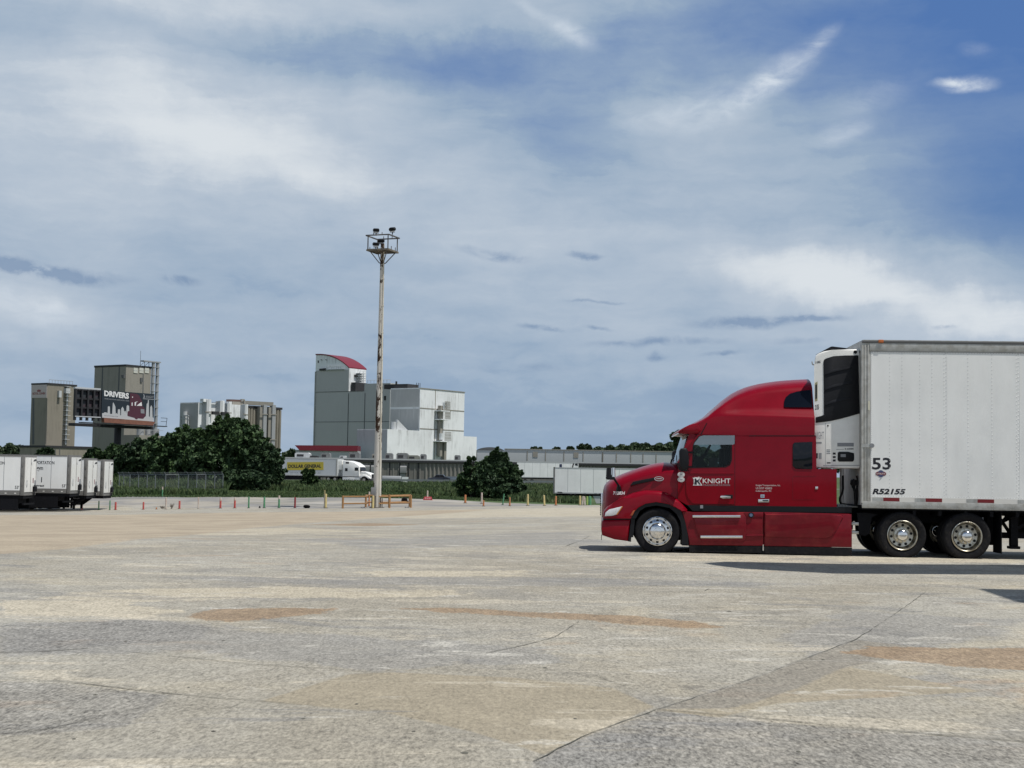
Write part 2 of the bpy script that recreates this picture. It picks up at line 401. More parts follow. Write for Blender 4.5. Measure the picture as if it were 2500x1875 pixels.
# ------------------------------------------------------------------ terrain
QX = [-.36, -.27, -.20, -.092, -.03, .063, .30]
ROWS = {60: [150, 146, 140, 132, 126, 118, 116], 115: [118, 113, 104, 96, 89, 80, 80], 140: [92, 80, 76, 71, 73, 78, 78],
        165: [64, 62, 58, 57, 66, 76, 76], 200: [48, 46, 44, 46, 47, 48, 48], 250: [37, 36, 35, 34.5, 33, 31, 31], 420: [30]*7}
KY = [0, 30]+sorted(ROWS)+[1200, 6000]
def _zcols():
    Z = [[0]*7, [0]*7]
    for Y in sorted(ROWS): Z.append([EYE-r*Y/F for r in ROWS[Y]])
    Z.append([-3.0]*7); Z.append([-3.0]*7); return np.array(Z)
ZK = _zcols()
def terr(X, Y):
    X = np.asarray(X, float); Y = np.asarray(Y, float)
    q = np.clip(X/np.maximum(Y, 30), -.36, .30)
    yi = np.clip(np.searchsorted(KY, Y, side='right')-1, 0, len(KY)-2); ka = np.array(KY, float)
    ty = np.clip((Y-ka[yi])/(ka[yi+1]-ka[yi]), 0, 1)
    qa = np.array(QX); xi = np.clip(np.searchsorted(qa, q, side='right')-1, 0, 5); tx = (q-qa[xi])/(qa[xi+1]-qa[xi])
    z0 = ZK[yi, xi]*(1-tx)+ZK[yi, xi+1]*tx; z1 = ZK[yi+1, xi]*(1-tx)+ZK[yi+1, xi+1]*tx
    return z0*(1-ty)+z1*ty
def tz(X, Y): return float(terr(X, Y))
def ground_pt(px, py):
    d = ray(px, py); Y = 4.0
    while Y < 400:
        p = CAM+d*(Y/d.y)
        if p.z <= tz(p.x, Y): return p
        Y *= 1.003
    return p
def on_ground(px, Y, py=1150):
    p = at(px, py, Y); p.z = tz(p.x, Y); return p
def grid_mesh(name, xs, ys, zf, mats, kind='structure', keep=None):
    Xg, Yg = np.meshgrid(xs, ys); Zg = zf(Xg, Yg); nx, ny = len(xs), len(ys)
    co = np.stack([Xg, Yg, Zg], -1).reshape(-1, 3)
    i = np.arange((ny-1)*(nx-1)); r, c = i//(nx-1), i % (nx-1); a = r*nx+c
    q = np.stack([a, a+1, a+nx+1, a+nx], -1)
    if keep is not None:
        cen = co[q].mean(1); q = q[keep(cen[:, 0], cen[:, 1])]
    me = bpy.data.meshes.new(name); me.from_pydata(co.tolist(), [], q.tolist())
    for m in mats: me.materials.append(m)
    smooth(me, 60); o = bpy.data.objects.new(name, me); COL.objects.link(o); o['kind'] = kind
    return o, co

# ------------------------------------------------------------------ ground, lot, road
def pip(px, py, poly_):
    x, y = px, py; ins = np.zeros(x.shape, bool); n = len(poly_); d = np.full(x.shape, 1e9)
    for i in range(n):
        x0, y0 = poly_[i]; x1, y1 = poly_[(i+1) % n]
        with np.errstate(divide='ignore', invalid='ignore'):
            c = ((y0 > y) != (y1 > y)) & (x < (x1-x0)*(y-y0)/(y1-y0+1e-12)+x0)
        ins ^= c
        t = np.clip(((x-x0)*(x1-x0)+(y-y0)*(y1-y0))/((x1-x0)**2+(y1-y0)**2+1e-12), 0, 1)
        d = np.minimum(d, np.hypot(x-(x0+t*(x1-x0)), y-(y0+t*(y1-y0))))
    return np.where(ins, d, -d)
def gpoly(pts): return [(g.x, g.y) for g in (ground_pt(*p) for p in pts)]
TAN = gpoly([(-400, 1254), (-700, 1420), (0, 1358), (150, 1346), (300, 1326), (450, 1311), (600, 1293), (750, 1279), (900, 1268), (1050, 1258), (1150, 1250), (1200, 1244)])
BROWN = [gpoly([(435, 1513), (480, 1500), (560, 1493), (680, 1490), (830, 1493), (800, 1502), (650, 1520), (560, 1526), (500, 1522)]),
         gpoly([(960, 1492), (1100, 1490), (1300, 1500), (1500, 1508), (1700, 1525), (1790, 1540), (1650, 1540), (1400, 1520), (1100, 1503)]),
         gpoly([(2060, 1600), (2100, 1585), (2300, 1590), (2540, 1592), (2540, 1650), (2300, 1635), (2100, 1612)]),
         gpoly([(750, 1283), (900, 1279), (1030, 1283), (900, 1287)])]
PATCH = [gpoly([(633, 1723), (850, 1657), (960, 1652), (1250, 1665), (1500, 1690), (1600, 1738), (1480, 1790), (1330, 1858), (1150, 1800), (938, 1752)]),
         gpoly([(1605, 1746), (1808, 1678), (2090, 1571), (2260, 1590), (2080, 1640), (2400, 1700), (1900, 1730), (1750, 1765)])]
GREY = [gpoly([(300, 1412), (700, 1412), (1500, 1418), (2000, 1432), (1500, 1438), (700, 1432)]), gpoly([(0, 1530), (400, 1520), (600, 1545), (1300, 1590), (1400, 1625), (900, 1650), (500, 1600), (0, 1610)]),
        gpoly([(1300, 1875), (1605, 1750), (1900, 1770), (1700, 1820), (1500, 1900)]), gpoly([(1900, 1560), (2080, 1500), (2500, 1520), (2400, 1570), (2000, 1640)]),
        gpoly([(1750, 1700), (2300, 1650), (2500, 1680), (2500, 1720), (2100, 1700)]), gpoly([(700, 1320), (1400, 1300), (1500, 1330), (900, 1345)])]
CREAM = [gpoly([(250, 1445), (700, 1438), (1100, 1447), (1150, 1462), (600, 1468), (200, 1480), (-100, 1490)]), gpoly([(850, 1400), (1280, 1398), (1300, 1412), (900, 1414)]),
         gpoly([(0, 1480), (300, 1478), (450, 1500), (350, 1515), (0, 1508)]), gpoly([(900, 1250), (1480, 1240), (1480, 1262), (1000, 1268)]), gpoly([(400, 1298), (700, 1290), (900, 1300), (500, 1312)]),
         gpoly([(1550, 1360), (2500, 1364), (2500, 1380), (1600, 1374)])]
COARSE = [gpoly([(1300, 1875), (1420, 1815), (1605, 1748), (1800, 1768), (2034, 1790), (2540, 1832), (2600, 1900), (1300, 1900)]), gpoly([(1605, 1744), (1808, 1676), (2090, 1569), (2300, 1590), (2060, 1640), (1950, 1690), (1800, 1740)]), gpoly([(-50, 1670), (200, 1685), (420, 1710), (300, 1790), (60, 1810), (-60, 1810)]), gpoly([(0, 1535), (330, 1520), (520, 1540), (480, 1570), (200, 1590), (0, 1606)])]
def lip(q): return 115+np.clip((-.2-q)/.07, 0, 1)*8
_s = np.concatenate([np.linspace(-1.6, -.53, 40), np.linspace(-.52, .44, 420), np.linspace(.45, 1.6, 44)]); _y = np.concatenate([np.linspace(-8, 6, 14, endpoint=False), 6*(116.0/6)**np.linspace(0, 1, 420)])
_Y, _Sg = np.meshgrid(_y, _s, indexing='ij')
_X = _Sg*(_Y+10)
_q = _X/np.maximum(_Y, 30)
_Yl = np.where(_Y > 60, 60+(_Y-60)*(lip(_q)-60)/56.0, _Y)
_X = _Sg*(_Yl+10)
co = np.stack([_X, _Yl, terr(_X, _Yl)+.03], -1)
ny, nx = _X.shape
gx, gy = _X.ravel(), _Yl.ravel()
soft = .22+np.abs(gy)*.012
def msk(polys, k=1.0):
    m = np.zeros(gx.shape)
    for p in polys: m = np.maximum(m, np.clip(.5+pip(gx, gy, p)/(soft*2*k), 0, 1))
    return m
attr = np.stack([msk([TAN], 1.6), msk(BROWN, .8), msk(GREY, 1.6), msk(PATCH, .5)], -1)
attr2 = np.stack([msk(CREAM, 1.2), msk(COARSE, .5), np.zeros(gx.shape), np.ones(gx.shape)], -1)
me = bpy.data.meshes.new('concrete_lot')
i = np.arange((ny-1)*(nx-1)); r_, c_ = i//(nx-1), i % (nx-1); a_ = r_*nx+c_
V = co.reshape(-1, 3).tolist(); FA = np.stack([a_, a_+1, a_+nx+1, a_+nx], -1).tolist(); nlot = len(FA)
# cracks and slab joints: thin dark strips lying on the concrete
CR = [([(-60, 1655), (0, 1664), (200, 1681), (361, 1700), (525, 1717), (627, 1723), (780, 1737), (938, 1751)], .030), ([(316, 1602), (450, 1615), (610, 1633), (800, 1643), (938, 1655)], .022),
      ([(-50, 1810), (102, 1796), (339, 1743), (418, 1723)], .020), ([(-40, 1606), (100, 1601), (215, 1593)], .05), ([(1605, 1746), (1800, 1762), (2034, 1785), (2300, 1808), (2540, 1829)], .034),
      ([(1300, 1875), (1420, 1815), (1605, 1746), (1808, 1678), (1950, 1625), (2090, 1571), (2180, 1510), (2260, 1452)], .024), ([(1020, 1597), (1100, 1604), (1187, 1605), (1280, 1585), (1356, 1565), (1412, 1526)], .026),
      ([(1380, 1338), (1425, 1320), (1440, 1311)], .05),
      ([(1700, 1366), (1740, 1371), (2000, 1378)], .02), ([(1590, 1452), (1720, 1450), (1730, 1444)], .04), ([(700, 1305), (800, 1303), (900, 1304)], .05), ([(1950, 1440), (2030, 1449), (2230, 1462)], .02),
      ([(1000, 1570), (1100, 1567), (1180, 1565)], .02), ([(480, 1745), (560, 1742), (600, 1725)], .02), ([(1300, 1640), (1450, 1660), (1560, 1700)], .014), ([(0, 1370), (400, 1372), (640, 1378)], .03), ([(2075, 1372), (2130, 1376)], .03)]
rng = np.random.default_rng(3)
ext = []
for pts, w in CR:
    g = [ground_pt(*p) for p in pts]; dense = []
    for p, q in zip(g[:-1], g[1:]):
        n = max(2, int((q-p).length/.18))
        for k in range(n): dense.append(p.lerp(q, k/n))
    dense.append(g[-1]); L, Rr = [], []
    for k, p in enumerate(dense):
        d = (dense[min(k+1, len(dense)-1)]-dense[max(k-1, 0)]); nrm = Vector((-d.y, d.x, 0)).normalized()
        off = rng.normal(0, .005); ww = w*.36*max(.0, rng.uniform(.05, 1.15)+.35*math.sin(k*.23))
        for lst, s in ((L, 1), (Rr, -1)):
            x, y = p.x+nrm.x*(off+s*ww/2), p.y+nrm.y*(off+s*ww/2); lst.append((x, y, tz(x, y)+.036))
    b = len(V); V += L+Rr; n = len(L)
    for k in range(n-1): FA.append([b+k, b+k+1, b+n+k+1, b+n+k]); ext.append(1)
# small stones and scraps on the concrete
ST = [(740, 1768, .017), (1404, 1768, .016), (520, 1800, .02), (232, 1709, .02), (545, 1573, .02), (306, 1575, .02), (870, 1732, .02), (1135, 1853, .03), (1330, 1640, .02), (180, 1817, .015), (1010, 1800, .015), (1780, 1500, .03), (2010, 1620, .02), (460, 1690, .015), (1950, 1850, .02)]
ST += [(float(rng.uniform(0, 2500)), float(rng.uniform(1480, 1870)), float(rng.uniform(.003, .007))) for _ in range(110)]
for (px, py, s) in ST:
    p = ground_pt(px, py); b = len(V); k = 6
    for j in range(k):
        a = 2*math.pi*j/k; rr = s*rng.uniform(.5, 1); V.append((p.x+rr*1.1*math.cos(a), p.y+rr*1.6*math.sin(a), tz(p.x, p.y)+.031))
    V.append((p.x, p.y, tz(p.x, p.y)+.031+s*.3))
    for j in range(k): FA.append([b+j, b+(j+1) % k, b+k]); ext.append(1)
me.from_pydata(V, [], FA)
for nm, at_ in (('zones', attr), ('zones2', attr2)):
    ca = me.color_attributes.new(nm, 'FLOAT_COLOR', 'POINT'); full = np.zeros((len(V), 4)); full[:len(at_)] = at_; ca.data.foreach_set('color', full.ravel())
me.polygons.foreach_set('material_index', [0]*nlot+ext)
# concrete
m = bpy.data.materials.new('worn concrete'); m.use_nodes = True; t = NT(m.node_tree); b = t.n['Principled BSDF']
geo = t.node('ShaderNodeNewGeometry'); P = geo.outputs['Position']
z1 = t.node('ShaderNodeVertexColor', layer_name='zones'); z2 = t.node('ShaderNodeVertexColor', layer_name='zones2')
s1 = t.node('ShaderNodeSeparateColor'); t.link(z1.outputs[0], s1.inputs[0]); s2 = t.node('ShaderNodeSeparateColor'); t.link(z2.outputs[0], s2.inputs[0])
PM = t.mapping(P, rot=(0, 0, R(32)), scale=(1, 1, 1))
n_big = t.noise(PM, .11, 6, .62, .8); n_mid = t.noise(PM, .42, 6, .65, .6); n_sm = t.noise(P, 1.7, 6, .7, .3)
PY = t.mapping(P, scale=(1, .36, 1)); n_f = t.noise(PY, 9, 5, .75); n_ff = t.noise(PY, 38, 3, .75); n_x = t.noise(PY, 22, 4, .8, .6)
def thr(maskv, lo=.36, hi=.64, amt=.55):
    v = t.math('ADD', maskv, t.math('MULTIPLY', t.math('SUBTRACT', n_sm, .5), amt)); v = t.math('ADD', v, t.math('MULTIPLY', t.math('SUBTRACT', n_f, .5), amt*.5)); return t.ramp(v, lo, hi)
c = t.mix(t.ramp(n_big, .38, .62), (.335, .313, .272), (.395, .383, .355))
c = t.mix(t.math('MULTIPLY', t.ramp(n_mid, .50, .66), .75), c, (.262, .255, .245))
c = t.mix(t.math('MULTIPLY', t.ramp(t.noise(PM, .27, 7, .66, 1.2), .53, .68), .6), c, (.49, .445, .36))
c = t.mix(t.math('MULTIPLY', t.ramp(t.noise(PM, .75, 7, .7, .6), .56, .70), .5), c, (.52, .505, .48))
c = t.mix(t.math('MULTIPLY', thr(s1.outputs[2], .44, .58, .9), .55), c, (.262, .262, .268))
c = t.mix(t.math('MULTIPLY', thr(s2.outputs[0], .46, .58, .95), .6), c, (.55, .495, .40))
c = t.mix(t.math('MULTIPLY', thr(z1.outputs['Alpha'], .45, .58, .18), .85), c, (.345, .305, .238))
sx_ = t.mapping(P, scale=(.30, 1, 1))
c = t.mix(t.math('MULTIPLY', t.ramp(t.noise(sx_, .9, 6, .7, .8), .57, .62), .55), c, (.54, .495, .42))
c = t.mix(t.math('MULTIPLY', t.ramp(t.noise(t.mapping(P, (7, 3, 0), scale=(.36, 1, 1)), .62, 6, .7, .8), .57, .63), .6), c, (.235, .235, .24))
c = t.mix(t.math('MULTIPLY', t.ramp(t.noise(t.mapping(P, (31, 13, 0), scale=(.4, 1, 1)), 1.6, 6, .72, .5), .58, .64), .5), c, (.60, .585, .555))
c = t.mix(t.math('MULTIPLY', t.ramp(t.noise(t.mapping(P, (3, 53, 0), scale=(.5, 1, 1)), .5, 5, .66, .5), .60, .68), .45), c, (.40, .30, .215))
vo = t.voro(P, .55); c = t.mix(t.math('MULTIPLY', t.ramp(t.math('ADD', vo.outputs['Distance'], t.math('MULTIPLY', n_f, .14)), .15, .10), .5), c, (.13, .125, .12))
c = t.mix(t.math('MULTIPLY', thr(s2.outputs[1], .42, .58, .4), .55), c, (.225, .222, .222))
tanc = t.mix(t.ramp(n_mid, .40, .62), (.45, .385, .305), (.36, .305, .24))
c = t.mix(t.math('MULTIPLY', thr(s1.outputs[0], .42, .60, .35), .92), c, tanc)
c = t.mix(t.math('MULTIPLY', thr(s1.outputs[1], .47, .58, 1.1), .72), c, t.mix(n_f, (.21, .135, .08), (.38, .27, .17)))
# aggregate: light and dark grains worn out of the surface
grain = t.math('ADD', t.math('MULTIPLY', t.math('SUBTRACT', n_ff, .5), 1.9), t.math('MULTIPLY', t.math('SUBTRACT', n_x, .5), 1.15))
grain = t.math('ADD', grain, t.math('MULTIPLY', t.math('SUBTRACT', n_f, .5), .62))
grain = t.math('ADD', grain, t.math('MULTIPLY', t.math('SUBTRACT', n_sm, .5), .5))
smoothz = t.math('MAXIMUM', s1.outputs[0], t.math('MULTIPLY', z1.outputs['Alpha'], .6))
grain = t.math('MULTIPLY', grain, t.math('SUBTRACT', 1.0, t.math('MULTIPLY', smoothz, .6)))
grain = t.math('MULTIPLY', grain, t.math('ADD', 1.0, t.math('MULTIPLY', s2.outputs[1], .45)))
g1 = t.math('ADD', 1.0, grain, clamp=False); cc = t.node('ShaderNodeCombineColor'); [t.link(t.math('MULTIPLY', t.math('MAXIMUM', g1, .22), .81), cc.inputs[i]) for i in range(3)]
c = t.mix(1.0, c, cc.outputs[0], 'MULTIPLY'); c = t.mix(1.0, c, (1.0, .98, .92), 'MULTIPLY')
t.link(c, b.inputs['Base Color']); b.inputs['Roughness'].default_value = .88; b.inputs['Specular IOR Level'].default_value = .25
bn = t.node('ShaderNodeBump'); bn.inputs['Strength'].default_value = .5; bn.inputs['Distance'].default_value = .012; t.link(n_x, bn.inputs['Height']); t.link(bn.outputs[0], b.inputs['Normal'])
me.materials.append(m); me.materials.append(mat('crack dirt', (.085, .082, .066), .95, var=.5, vscale=6))
smooth(me, 60)
lot = bpy.data.objects.new('concrete_lot', me); COL.objects.link(lot); lot['kind'] = 'structure'

# asphalt apron beyond the lip
def mkmat(name, fn):
    m = bpy.data.materials.new(name); m.use_nodes = True; t = NT(m.node_tree); b = t.n['Principled BSDF']
    P = t.node('ShaderNodeNewGeometry').outputs['Position']; t.link(fn(t, P), b.inputs['Base Color']); b.inputs['Roughness'].default_value = .9; b.inputs['Specular IOR Level'].default_value = .2
    return m
def f_asph(t, P):
    c = t.mix(t.ramp(t.noise(P, .12, 6, .65, .6), .42, .60), (.205, .200, .195), (.315, .29, .25))
    c = t.mix(t.math('MULTIPLY', t.ramp(t.noise(t.mapping(P, scale=(.25, 1, 1)), .35, 5, .6), .56, .66), .8), c, (.12, .125, .11))
    return t.mix(t.math('MULTIPLY', t.ramp(t.noise(t.mapping(P, scale=(.3, 1, 1)), .5, 5, .6), .58, .66), .7), c, (.42, .41, .39))
def f_grass(t, P):
    c = t.mix(t.ramp(t.noise(P, .25, 6, .65), .35, .65), (.045, .080, .028), (.080, .115, .042))
    c = t.mix(t.math('MULTIPLY', t.ramp(t.noise(P, 3.0, 5, .7), .35, .7), .6), c, (.034, .062, .020))
    return t.mix(t.math('MULTIPLY', t.ramp(t.noise(P, .08, 5, .6), .58, .7), .5), c, (.11, .10, .055))
def f_road(t, P): return t.mix(t.noise(P, .6, 4, .6), (.16, .16, .155), (.23, .225, .215))
m_asph, m_grass, m_road = mkmat('weathered asphalt', f_asph), mkmat('grass ground', f_grass), mkmat('road surface', f_road)
def aedge(q): return np.interp(q, [-.4, -.27, -.2, -.092, -.04, -.0, .06, .075, .1], [148, 142, 141, 141, 140, 131, 121, 118, 116.5])
qs = np.linspace(-1.2, 1.2, 420); ts = np.linspace(0, 1, 30)
Tg, Qg = np.meshgrid(ts, qs, indexing='ij'); Y0 = lip(Qg)-1.5; Y1 = aedge(Qg)+.8*np.sin(Qg*90)+.5*np.sin(Qg*230); Yg = Y0+(Y1-Y0)*Tg; Xg = Qg*Yg
co = np.stack([Xg, Yg, terr(Xg, Yg)+.012], -1).reshape(-1, 3); nx = len(qs); i = np.arange((len(ts)-1)*(nx-1)); a = (i//(nx-1))*nx+i % (nx-1)
me = bpy.data.meshes.new('asphalt_apron'); me.from_pydata(co.tolist(), [], np.stack([a, a+1, a+nx+1, a+nx], -1).tolist()); me.materials.append(m_asph); smooth(me, 60)
o = bpy.data.objects.new('asphalt_apron', me); COL.objects.link(o); o['kind'] = 'structure'
# base terrain
xs = np.concatenate([-np.geomspace(6000, 80, 24), np.linspace(-76, 60, 120), np.geomspace(64, 6000, 24)])
ys = np.concatenate([np.linspace(-400, -20, 8), np.linspace(-10, 260, 240), np.geomspace(264, 7000, 40)])
def zbase(X, Y):
    z = terr(X, Y); q = X/np.maximum(Y, 30)
    return z-np.where((Y < aedge(q)-4), .22, 0.0)-np.where((Y > 246) & (Y < 262), .25, 0)
grid_mesh('ground', xs, ys, zbase, [m_grass])
# highway along the far side of the swale
xs = np.linspace(-260, 260, 90); ys = np.array([246.5, 250, 256, 261.5])
grid_mesh('road', xs, ys, lambda X, Y: terr(X, Y)+.05, [m_road])

# ------------------------------------------------------------------ red tractor (near-side outline measured on its own plane, then given real width)
PSI = R(3.5)
TO = at(2104, 1361, 28.1); TO.z = 0
T = Frame(TO, -PSI)
WID = 2.6
def c5(*p): return [(1440+.3014*a, 900+.3014*b) for a, b in p]
def c2(*p): return [(1640+.16275*a, 920+.1627*b) for a, b in p]
def c3(*p): return [(1760+.17179*a, 1160+.17185*b) for a, b in p]
def c4p(*p): return [(1970+.19289*a, 830+.19289*b) for a, b in p]
def cb(*p): return [(2080+.18987*a, 1100+.18987*b) for a, b in p]
def ct(*p): return [(2080+.18987*a, 820+.18987*b) for a, b in p]
TR = T.root('semi_tractor', 'dark red sleeper semi tractor with chrome wheels coupled to the white refrigerated trailer', 'semi truck')
YC = .14                                     # near face of the cab, behind the trailer's near face
def quad5(x0, y0, x1, y1, fn, val): return T.xz(fn((x0, y1), (x1, y1), (x1, y0), (x0, y0)), val)

# cab and sleeper side walls, rear wall, floor
wall = c5((714, 768), (712, 1062), (790, 1106), (2000, 1120), (2000, 815), (1836, 812), (1832, 545), (1180, 541), (880, 530), (806, 526), (765, 640))
win = c2((318, 1355), (330, 1040), (345, 990), (415, 900), (470, 888), (886, 888), (886, 1240), (862, 1310), (800, 1345))
bm = BM()
for y0, y1 in ((YC, YC+.06), (WID-YC-.06, WID-YC)):
    poly(bm, T.xz(wall, YC), 1, y0, y1, 0, holes=[T.xz(win, YC)])
xr = T.hit(1988, 1150, 1, YC).x; xr2 = T.hit(2043, 1200, 1, YC).x
z_sill = T.hit(1800, 1236, 1, YC).z; z_eave = T.hit(1800, 1064, 1, YC).z; z_low = T.hit(2043, 1145, 1, YC).z
box(bm, (xr-.03, YC+.063, z_low-.1), (xr, WID-YC-.063, z_eave-.004)); box(bm, (xr2-.05, YC+.063, z_sill+.01), (xr2-.003, YC+.30, z_low-.004)); box(bm, (xr2-.05, WID-YC-.3, z_sill+.01), (xr2-.003, WID-YC-.063, z_low-.004))
obj('cab_shell', bm, 'red', TR)
xw = T.hit(1440+.3014*1190, 1150, 1, YC).x   # partition behind the seats
x_a = T.hit(1440+.3014*720, 1150, 1, YC).x
bm = BM(); box(bm, (x_a+.1, YC+.07, z_sill), (xr-.04, WID-YC-.07, z_sill+.06)); box(bm, (xw-.12, YC+.07, z_sill+.07), (xw+.05, WID-YC-.07, z_eave-.02))
# dashboard, seats, column
d0 = T.hit(1680, 1133, 1, .9)
poly(bm, T.xz(c5((735, 745), (845, 700), (905, 730), (940, 790), (940, 900), (735, 900)), .6), 1, YC+.075, WID-YC-.075)
obj('cab_interior', bm, 'interior', TR)
for yy in (.42, 1.62):
    bm = BM(); sx = T.hit(1440+.3014*1085, 1130, 1, .6).x; zb = T.hit(1700, 1165, 1, .6).z
    box(bm, (sx-.38, yy, zb-.25), (sx+.15, yy+.5, zb-.08), bev=.05); box(bm, (sx+.02, yy+.02, zb-.08), (sx+.17, yy+.48, zb+.62), bev=.05); box(bm, (sx+.04, yy+.12, zb+.63), (sx+.15, yy+.38, zb+.82), bev=.04)
    obj('seat', bm, 'interior', TR)
bm = BM(); sw = T.hit(1440+.3014*935, 900+.3014*690, 1, .65)
for k in range(20):
    a, b = 2*math.pi*k/20, 2*math.pi*(k+1)/20
    f = lambda q: (sw.x+.10*math.cos(q), sw.y+.23*math.sin(q), sw.z+.20*math.cos(q)*.9)
    tube(bm, f(a), f(b), .017, n=6)
tube(bm, (sw.x-.25, sw.y, sw.z-.25), (sw.x, sw.y, sw.z), .03)
obj('steering_wheel', bm, 'interior', TR)
bm = BM(); e = T.hit(1440+.3014*1000, 900+.3014*755, 1, 1.3); box(bm, (e.x-.09, e.y-.03, e.z-.11), (e.x+.09, e.y+.03, e.z+.09), bev=.02); tube(bm, (e.x, e.y, e.z-.35), (e.x, e.y, e.z-.1), .02)
obj('dash_screen', bm, 'letter_grey', TR)

# door: a panel standing 10 mm proud, with seam all round
dr = c5((874, 537), (1172, 541), (1172, 1099), (836, 1093), (797, 1050), (780, 1000), (778, 860), (800, 790), (805, 660), (835, 588))
bm = BM(); poly(bm, T.xz(dr, YC), 1, YC-.012, YC-.001, 0, holes=[T.xz(win, YC)])
door = obj('door', bm, 'red', TR)
bm = BM(); poly(bm, quad5(780, 843, 1168, 852, c5, YC-.012), 1, YC-.022, YC-.0125, bev=.005); obj('door_moulding', bm, 'red', door)
bm = BM()
for q in (c5((1172.5, 541), (1176, 541), (1176, 1100), (1172.5, 1100)), c5((836, 1096), (1172, 1102), (1172, 1105), (836, 1099)), c5((776, 860), (779, 860), (782, 1002), (779, 1002)), c5((779, 1002), (782, 1000), (838, 1094), (834, 1096))):
    poly(bm, T.xz(q, YC), 1, YC-.004, YC-.0005)
obj('door_seam', bm, 'black', door)
hole = T.xz(win, YC)
cx = sum(p[0] for p in hole)/len(hole); cz = sum(p[1] for p in hole)/len(hole)
bm = BM()
poly(bm, [(cx+(x-cx)*1.055, cz+(z-cz)*1.055) for x, z in hole], 1, YC-.016, YC-.0125, 0, holes=[hole])
obj('window_seal', bm, 'black', door)
for y, nm in ((YC+.02, 'side_window'), (WID-YC-.03, 'side_window')):
    bm = BM(); poly(bm, hole, 1, y, y+.005); obj(nm, bm, 'glass', TR)
rg = c2((326, 1020), (348, 985), (418, 895), (478, 879), (945, 879), (942, 1000), (925, 1018))
bm = BM(); poly(bm, T.xz(rg, YC-.04), 1, YC-.045, YC-.040); obj('rain_guard', bm, 'smoke', door)
bm = BM(); poly(bm, quad5(1090, 1022, 1158, 1052, c5, YC), 1, YC-.016, YC-.0125, bev=.002); hr = obj('handle_recess', bm, 'black', door)
bm = BM(); poly(bm, T.xz(c5((1052, 1042), (1058, 1030), (1075, 1027), (1095, 1033), (1140, 1032), (1140, 1050), (1075, 1051)), YC), 1, YC-.045, YC-.017, bev=.008); obj('door_handle', bm, 'chrome', door)

# roof fairing: cross-sections along the length
def ring(x, zb, zc, zt, y0=YC, inset=.075, lean=.26, n=7):
    """from near bottom edge, over the top, to the far bottom edge"""
    zs = zc+max((zt-zc)*.62, .02); h = [(y0, zb), (y0, zc-.05), (y0+.012, zc-.012)]
    ins = inset*min(1, max(.15, (zt-zc)/.5)); le = lean*min(1, max(.2, (zt-zc)/.9))
    h += [(y0+ins, zc+.03)] + [(y0+ins+le*k/3, zc+.03+(zs-zc-.03)*k/3) for k in (1, 2, 3)]
    yc = WID/2; ya = y0+ins+le
    for k in range(1, n+1):
        a = math.pi/2*k/n; h.append((ya+(yc-ya)*(1-math.cos(a))**.85, zs+(zt-zs)*math.sin(a)**.9))
    full = h+[(WID-y, z) for y, z in h[-2::-1]]
    return [(x, y, z) for y, z in full]
st = [(846, 452, 470), (868, 441, 462), (915, 417, 440), (960, 391, 412), (1010, 344, 384), (1065, 297, 371), (1110, 258, 368), (1180, 208, 367), (1235, 180, 368), (1290, 157, 369), (1345, 141, 370), (1400, 128, 371), (1470, 116, 373), (1550, 105, 376), (1625, 98, 379), (1700, 93, 382), (1822, 87.5, 387)]
rings = []
for cx_, ct_, cc_ in st:
    q = T.xz(c5((cx_, 545), (cx_, cc_)), YC); top = T.xz(c5((cx_, ct_)), WID/2)[0]
    rings.append(ring(q[0][0], T.xz(c5((cx_, 546)), YC)[0][1]-.005, q[1][1], top[1]))
bm = BM(); loft(bm, rings, cap0=True, cap1=True); fair = obj('roof_fairing', bm, 'red', TR, sm=50)
# seam between cab roof and sleeper, panel line under the fairing
bm = BM(); poly(bm, quad5(1290, 541, 1832, 545.5, c5, YC), 1, YC-.004, YC-.0005); obj('panel_seam', bm, 'black', TR)
bm = BM(); poly(bm, T.xz(c5((945, 440), (952, 440), (905, 532), (896, 532)), YC), 1, YC-.005, YC+.1); obj('roof_seam', bm, 'black', fair)
# marker lamps and antenna on the roof
for i, (a, b) in enumerate(((1062, 293), (1018, 332))):
    bm = BM(); p = T.hit(*c5((a, b))[0], 1, WID/2)
    for y in (-.35, 0, .35): box(bm, (p.x-.05, p.y+y-.04, p.z-.03), (p.x+.03, p.y+y+.04, p.z+.02), bev=.012)
    obj('marker_lamp', bm, 'lamp_glass', fair)
# sun visor
bm = BM(); vis = T.xz(c5((712, 513), (728, 500), (762, 477), (806, 455), (868, 438), (900, 500), (876, 531), (766, 527), (716, 524)), YC)
poly(bm, vis, 1, YC-.03, WID-YC+.03, bev=.03); obj('sun_visor', bm, 'red', TR)
bm = BM(); bar(bm, T.hit(*c5((716, 526))[0], 1, YC-.03), (T.hit(*c5((716, 526))[0], 1, YC).x, WID-YC+.03, T.hit(*c5((716, 526))[0], 1, YC).z), .02); obj('visor_edge', bm, 'chrome', TR)
# A pillar
for yy in ((YC-.002, YC+.10), (WID-YC-.10, WID-YC+.002)):
    bm = BM(); poly(bm, T.xz(c2((272, 862), (395, 862), (300, 980), (215, 1075), (150, 1240), (112, 1296), (80, 1296), (150, 1150)), YC), 1, yy[0], yy[1], bev=.02); obj('pillar', bm, 'red', TR)
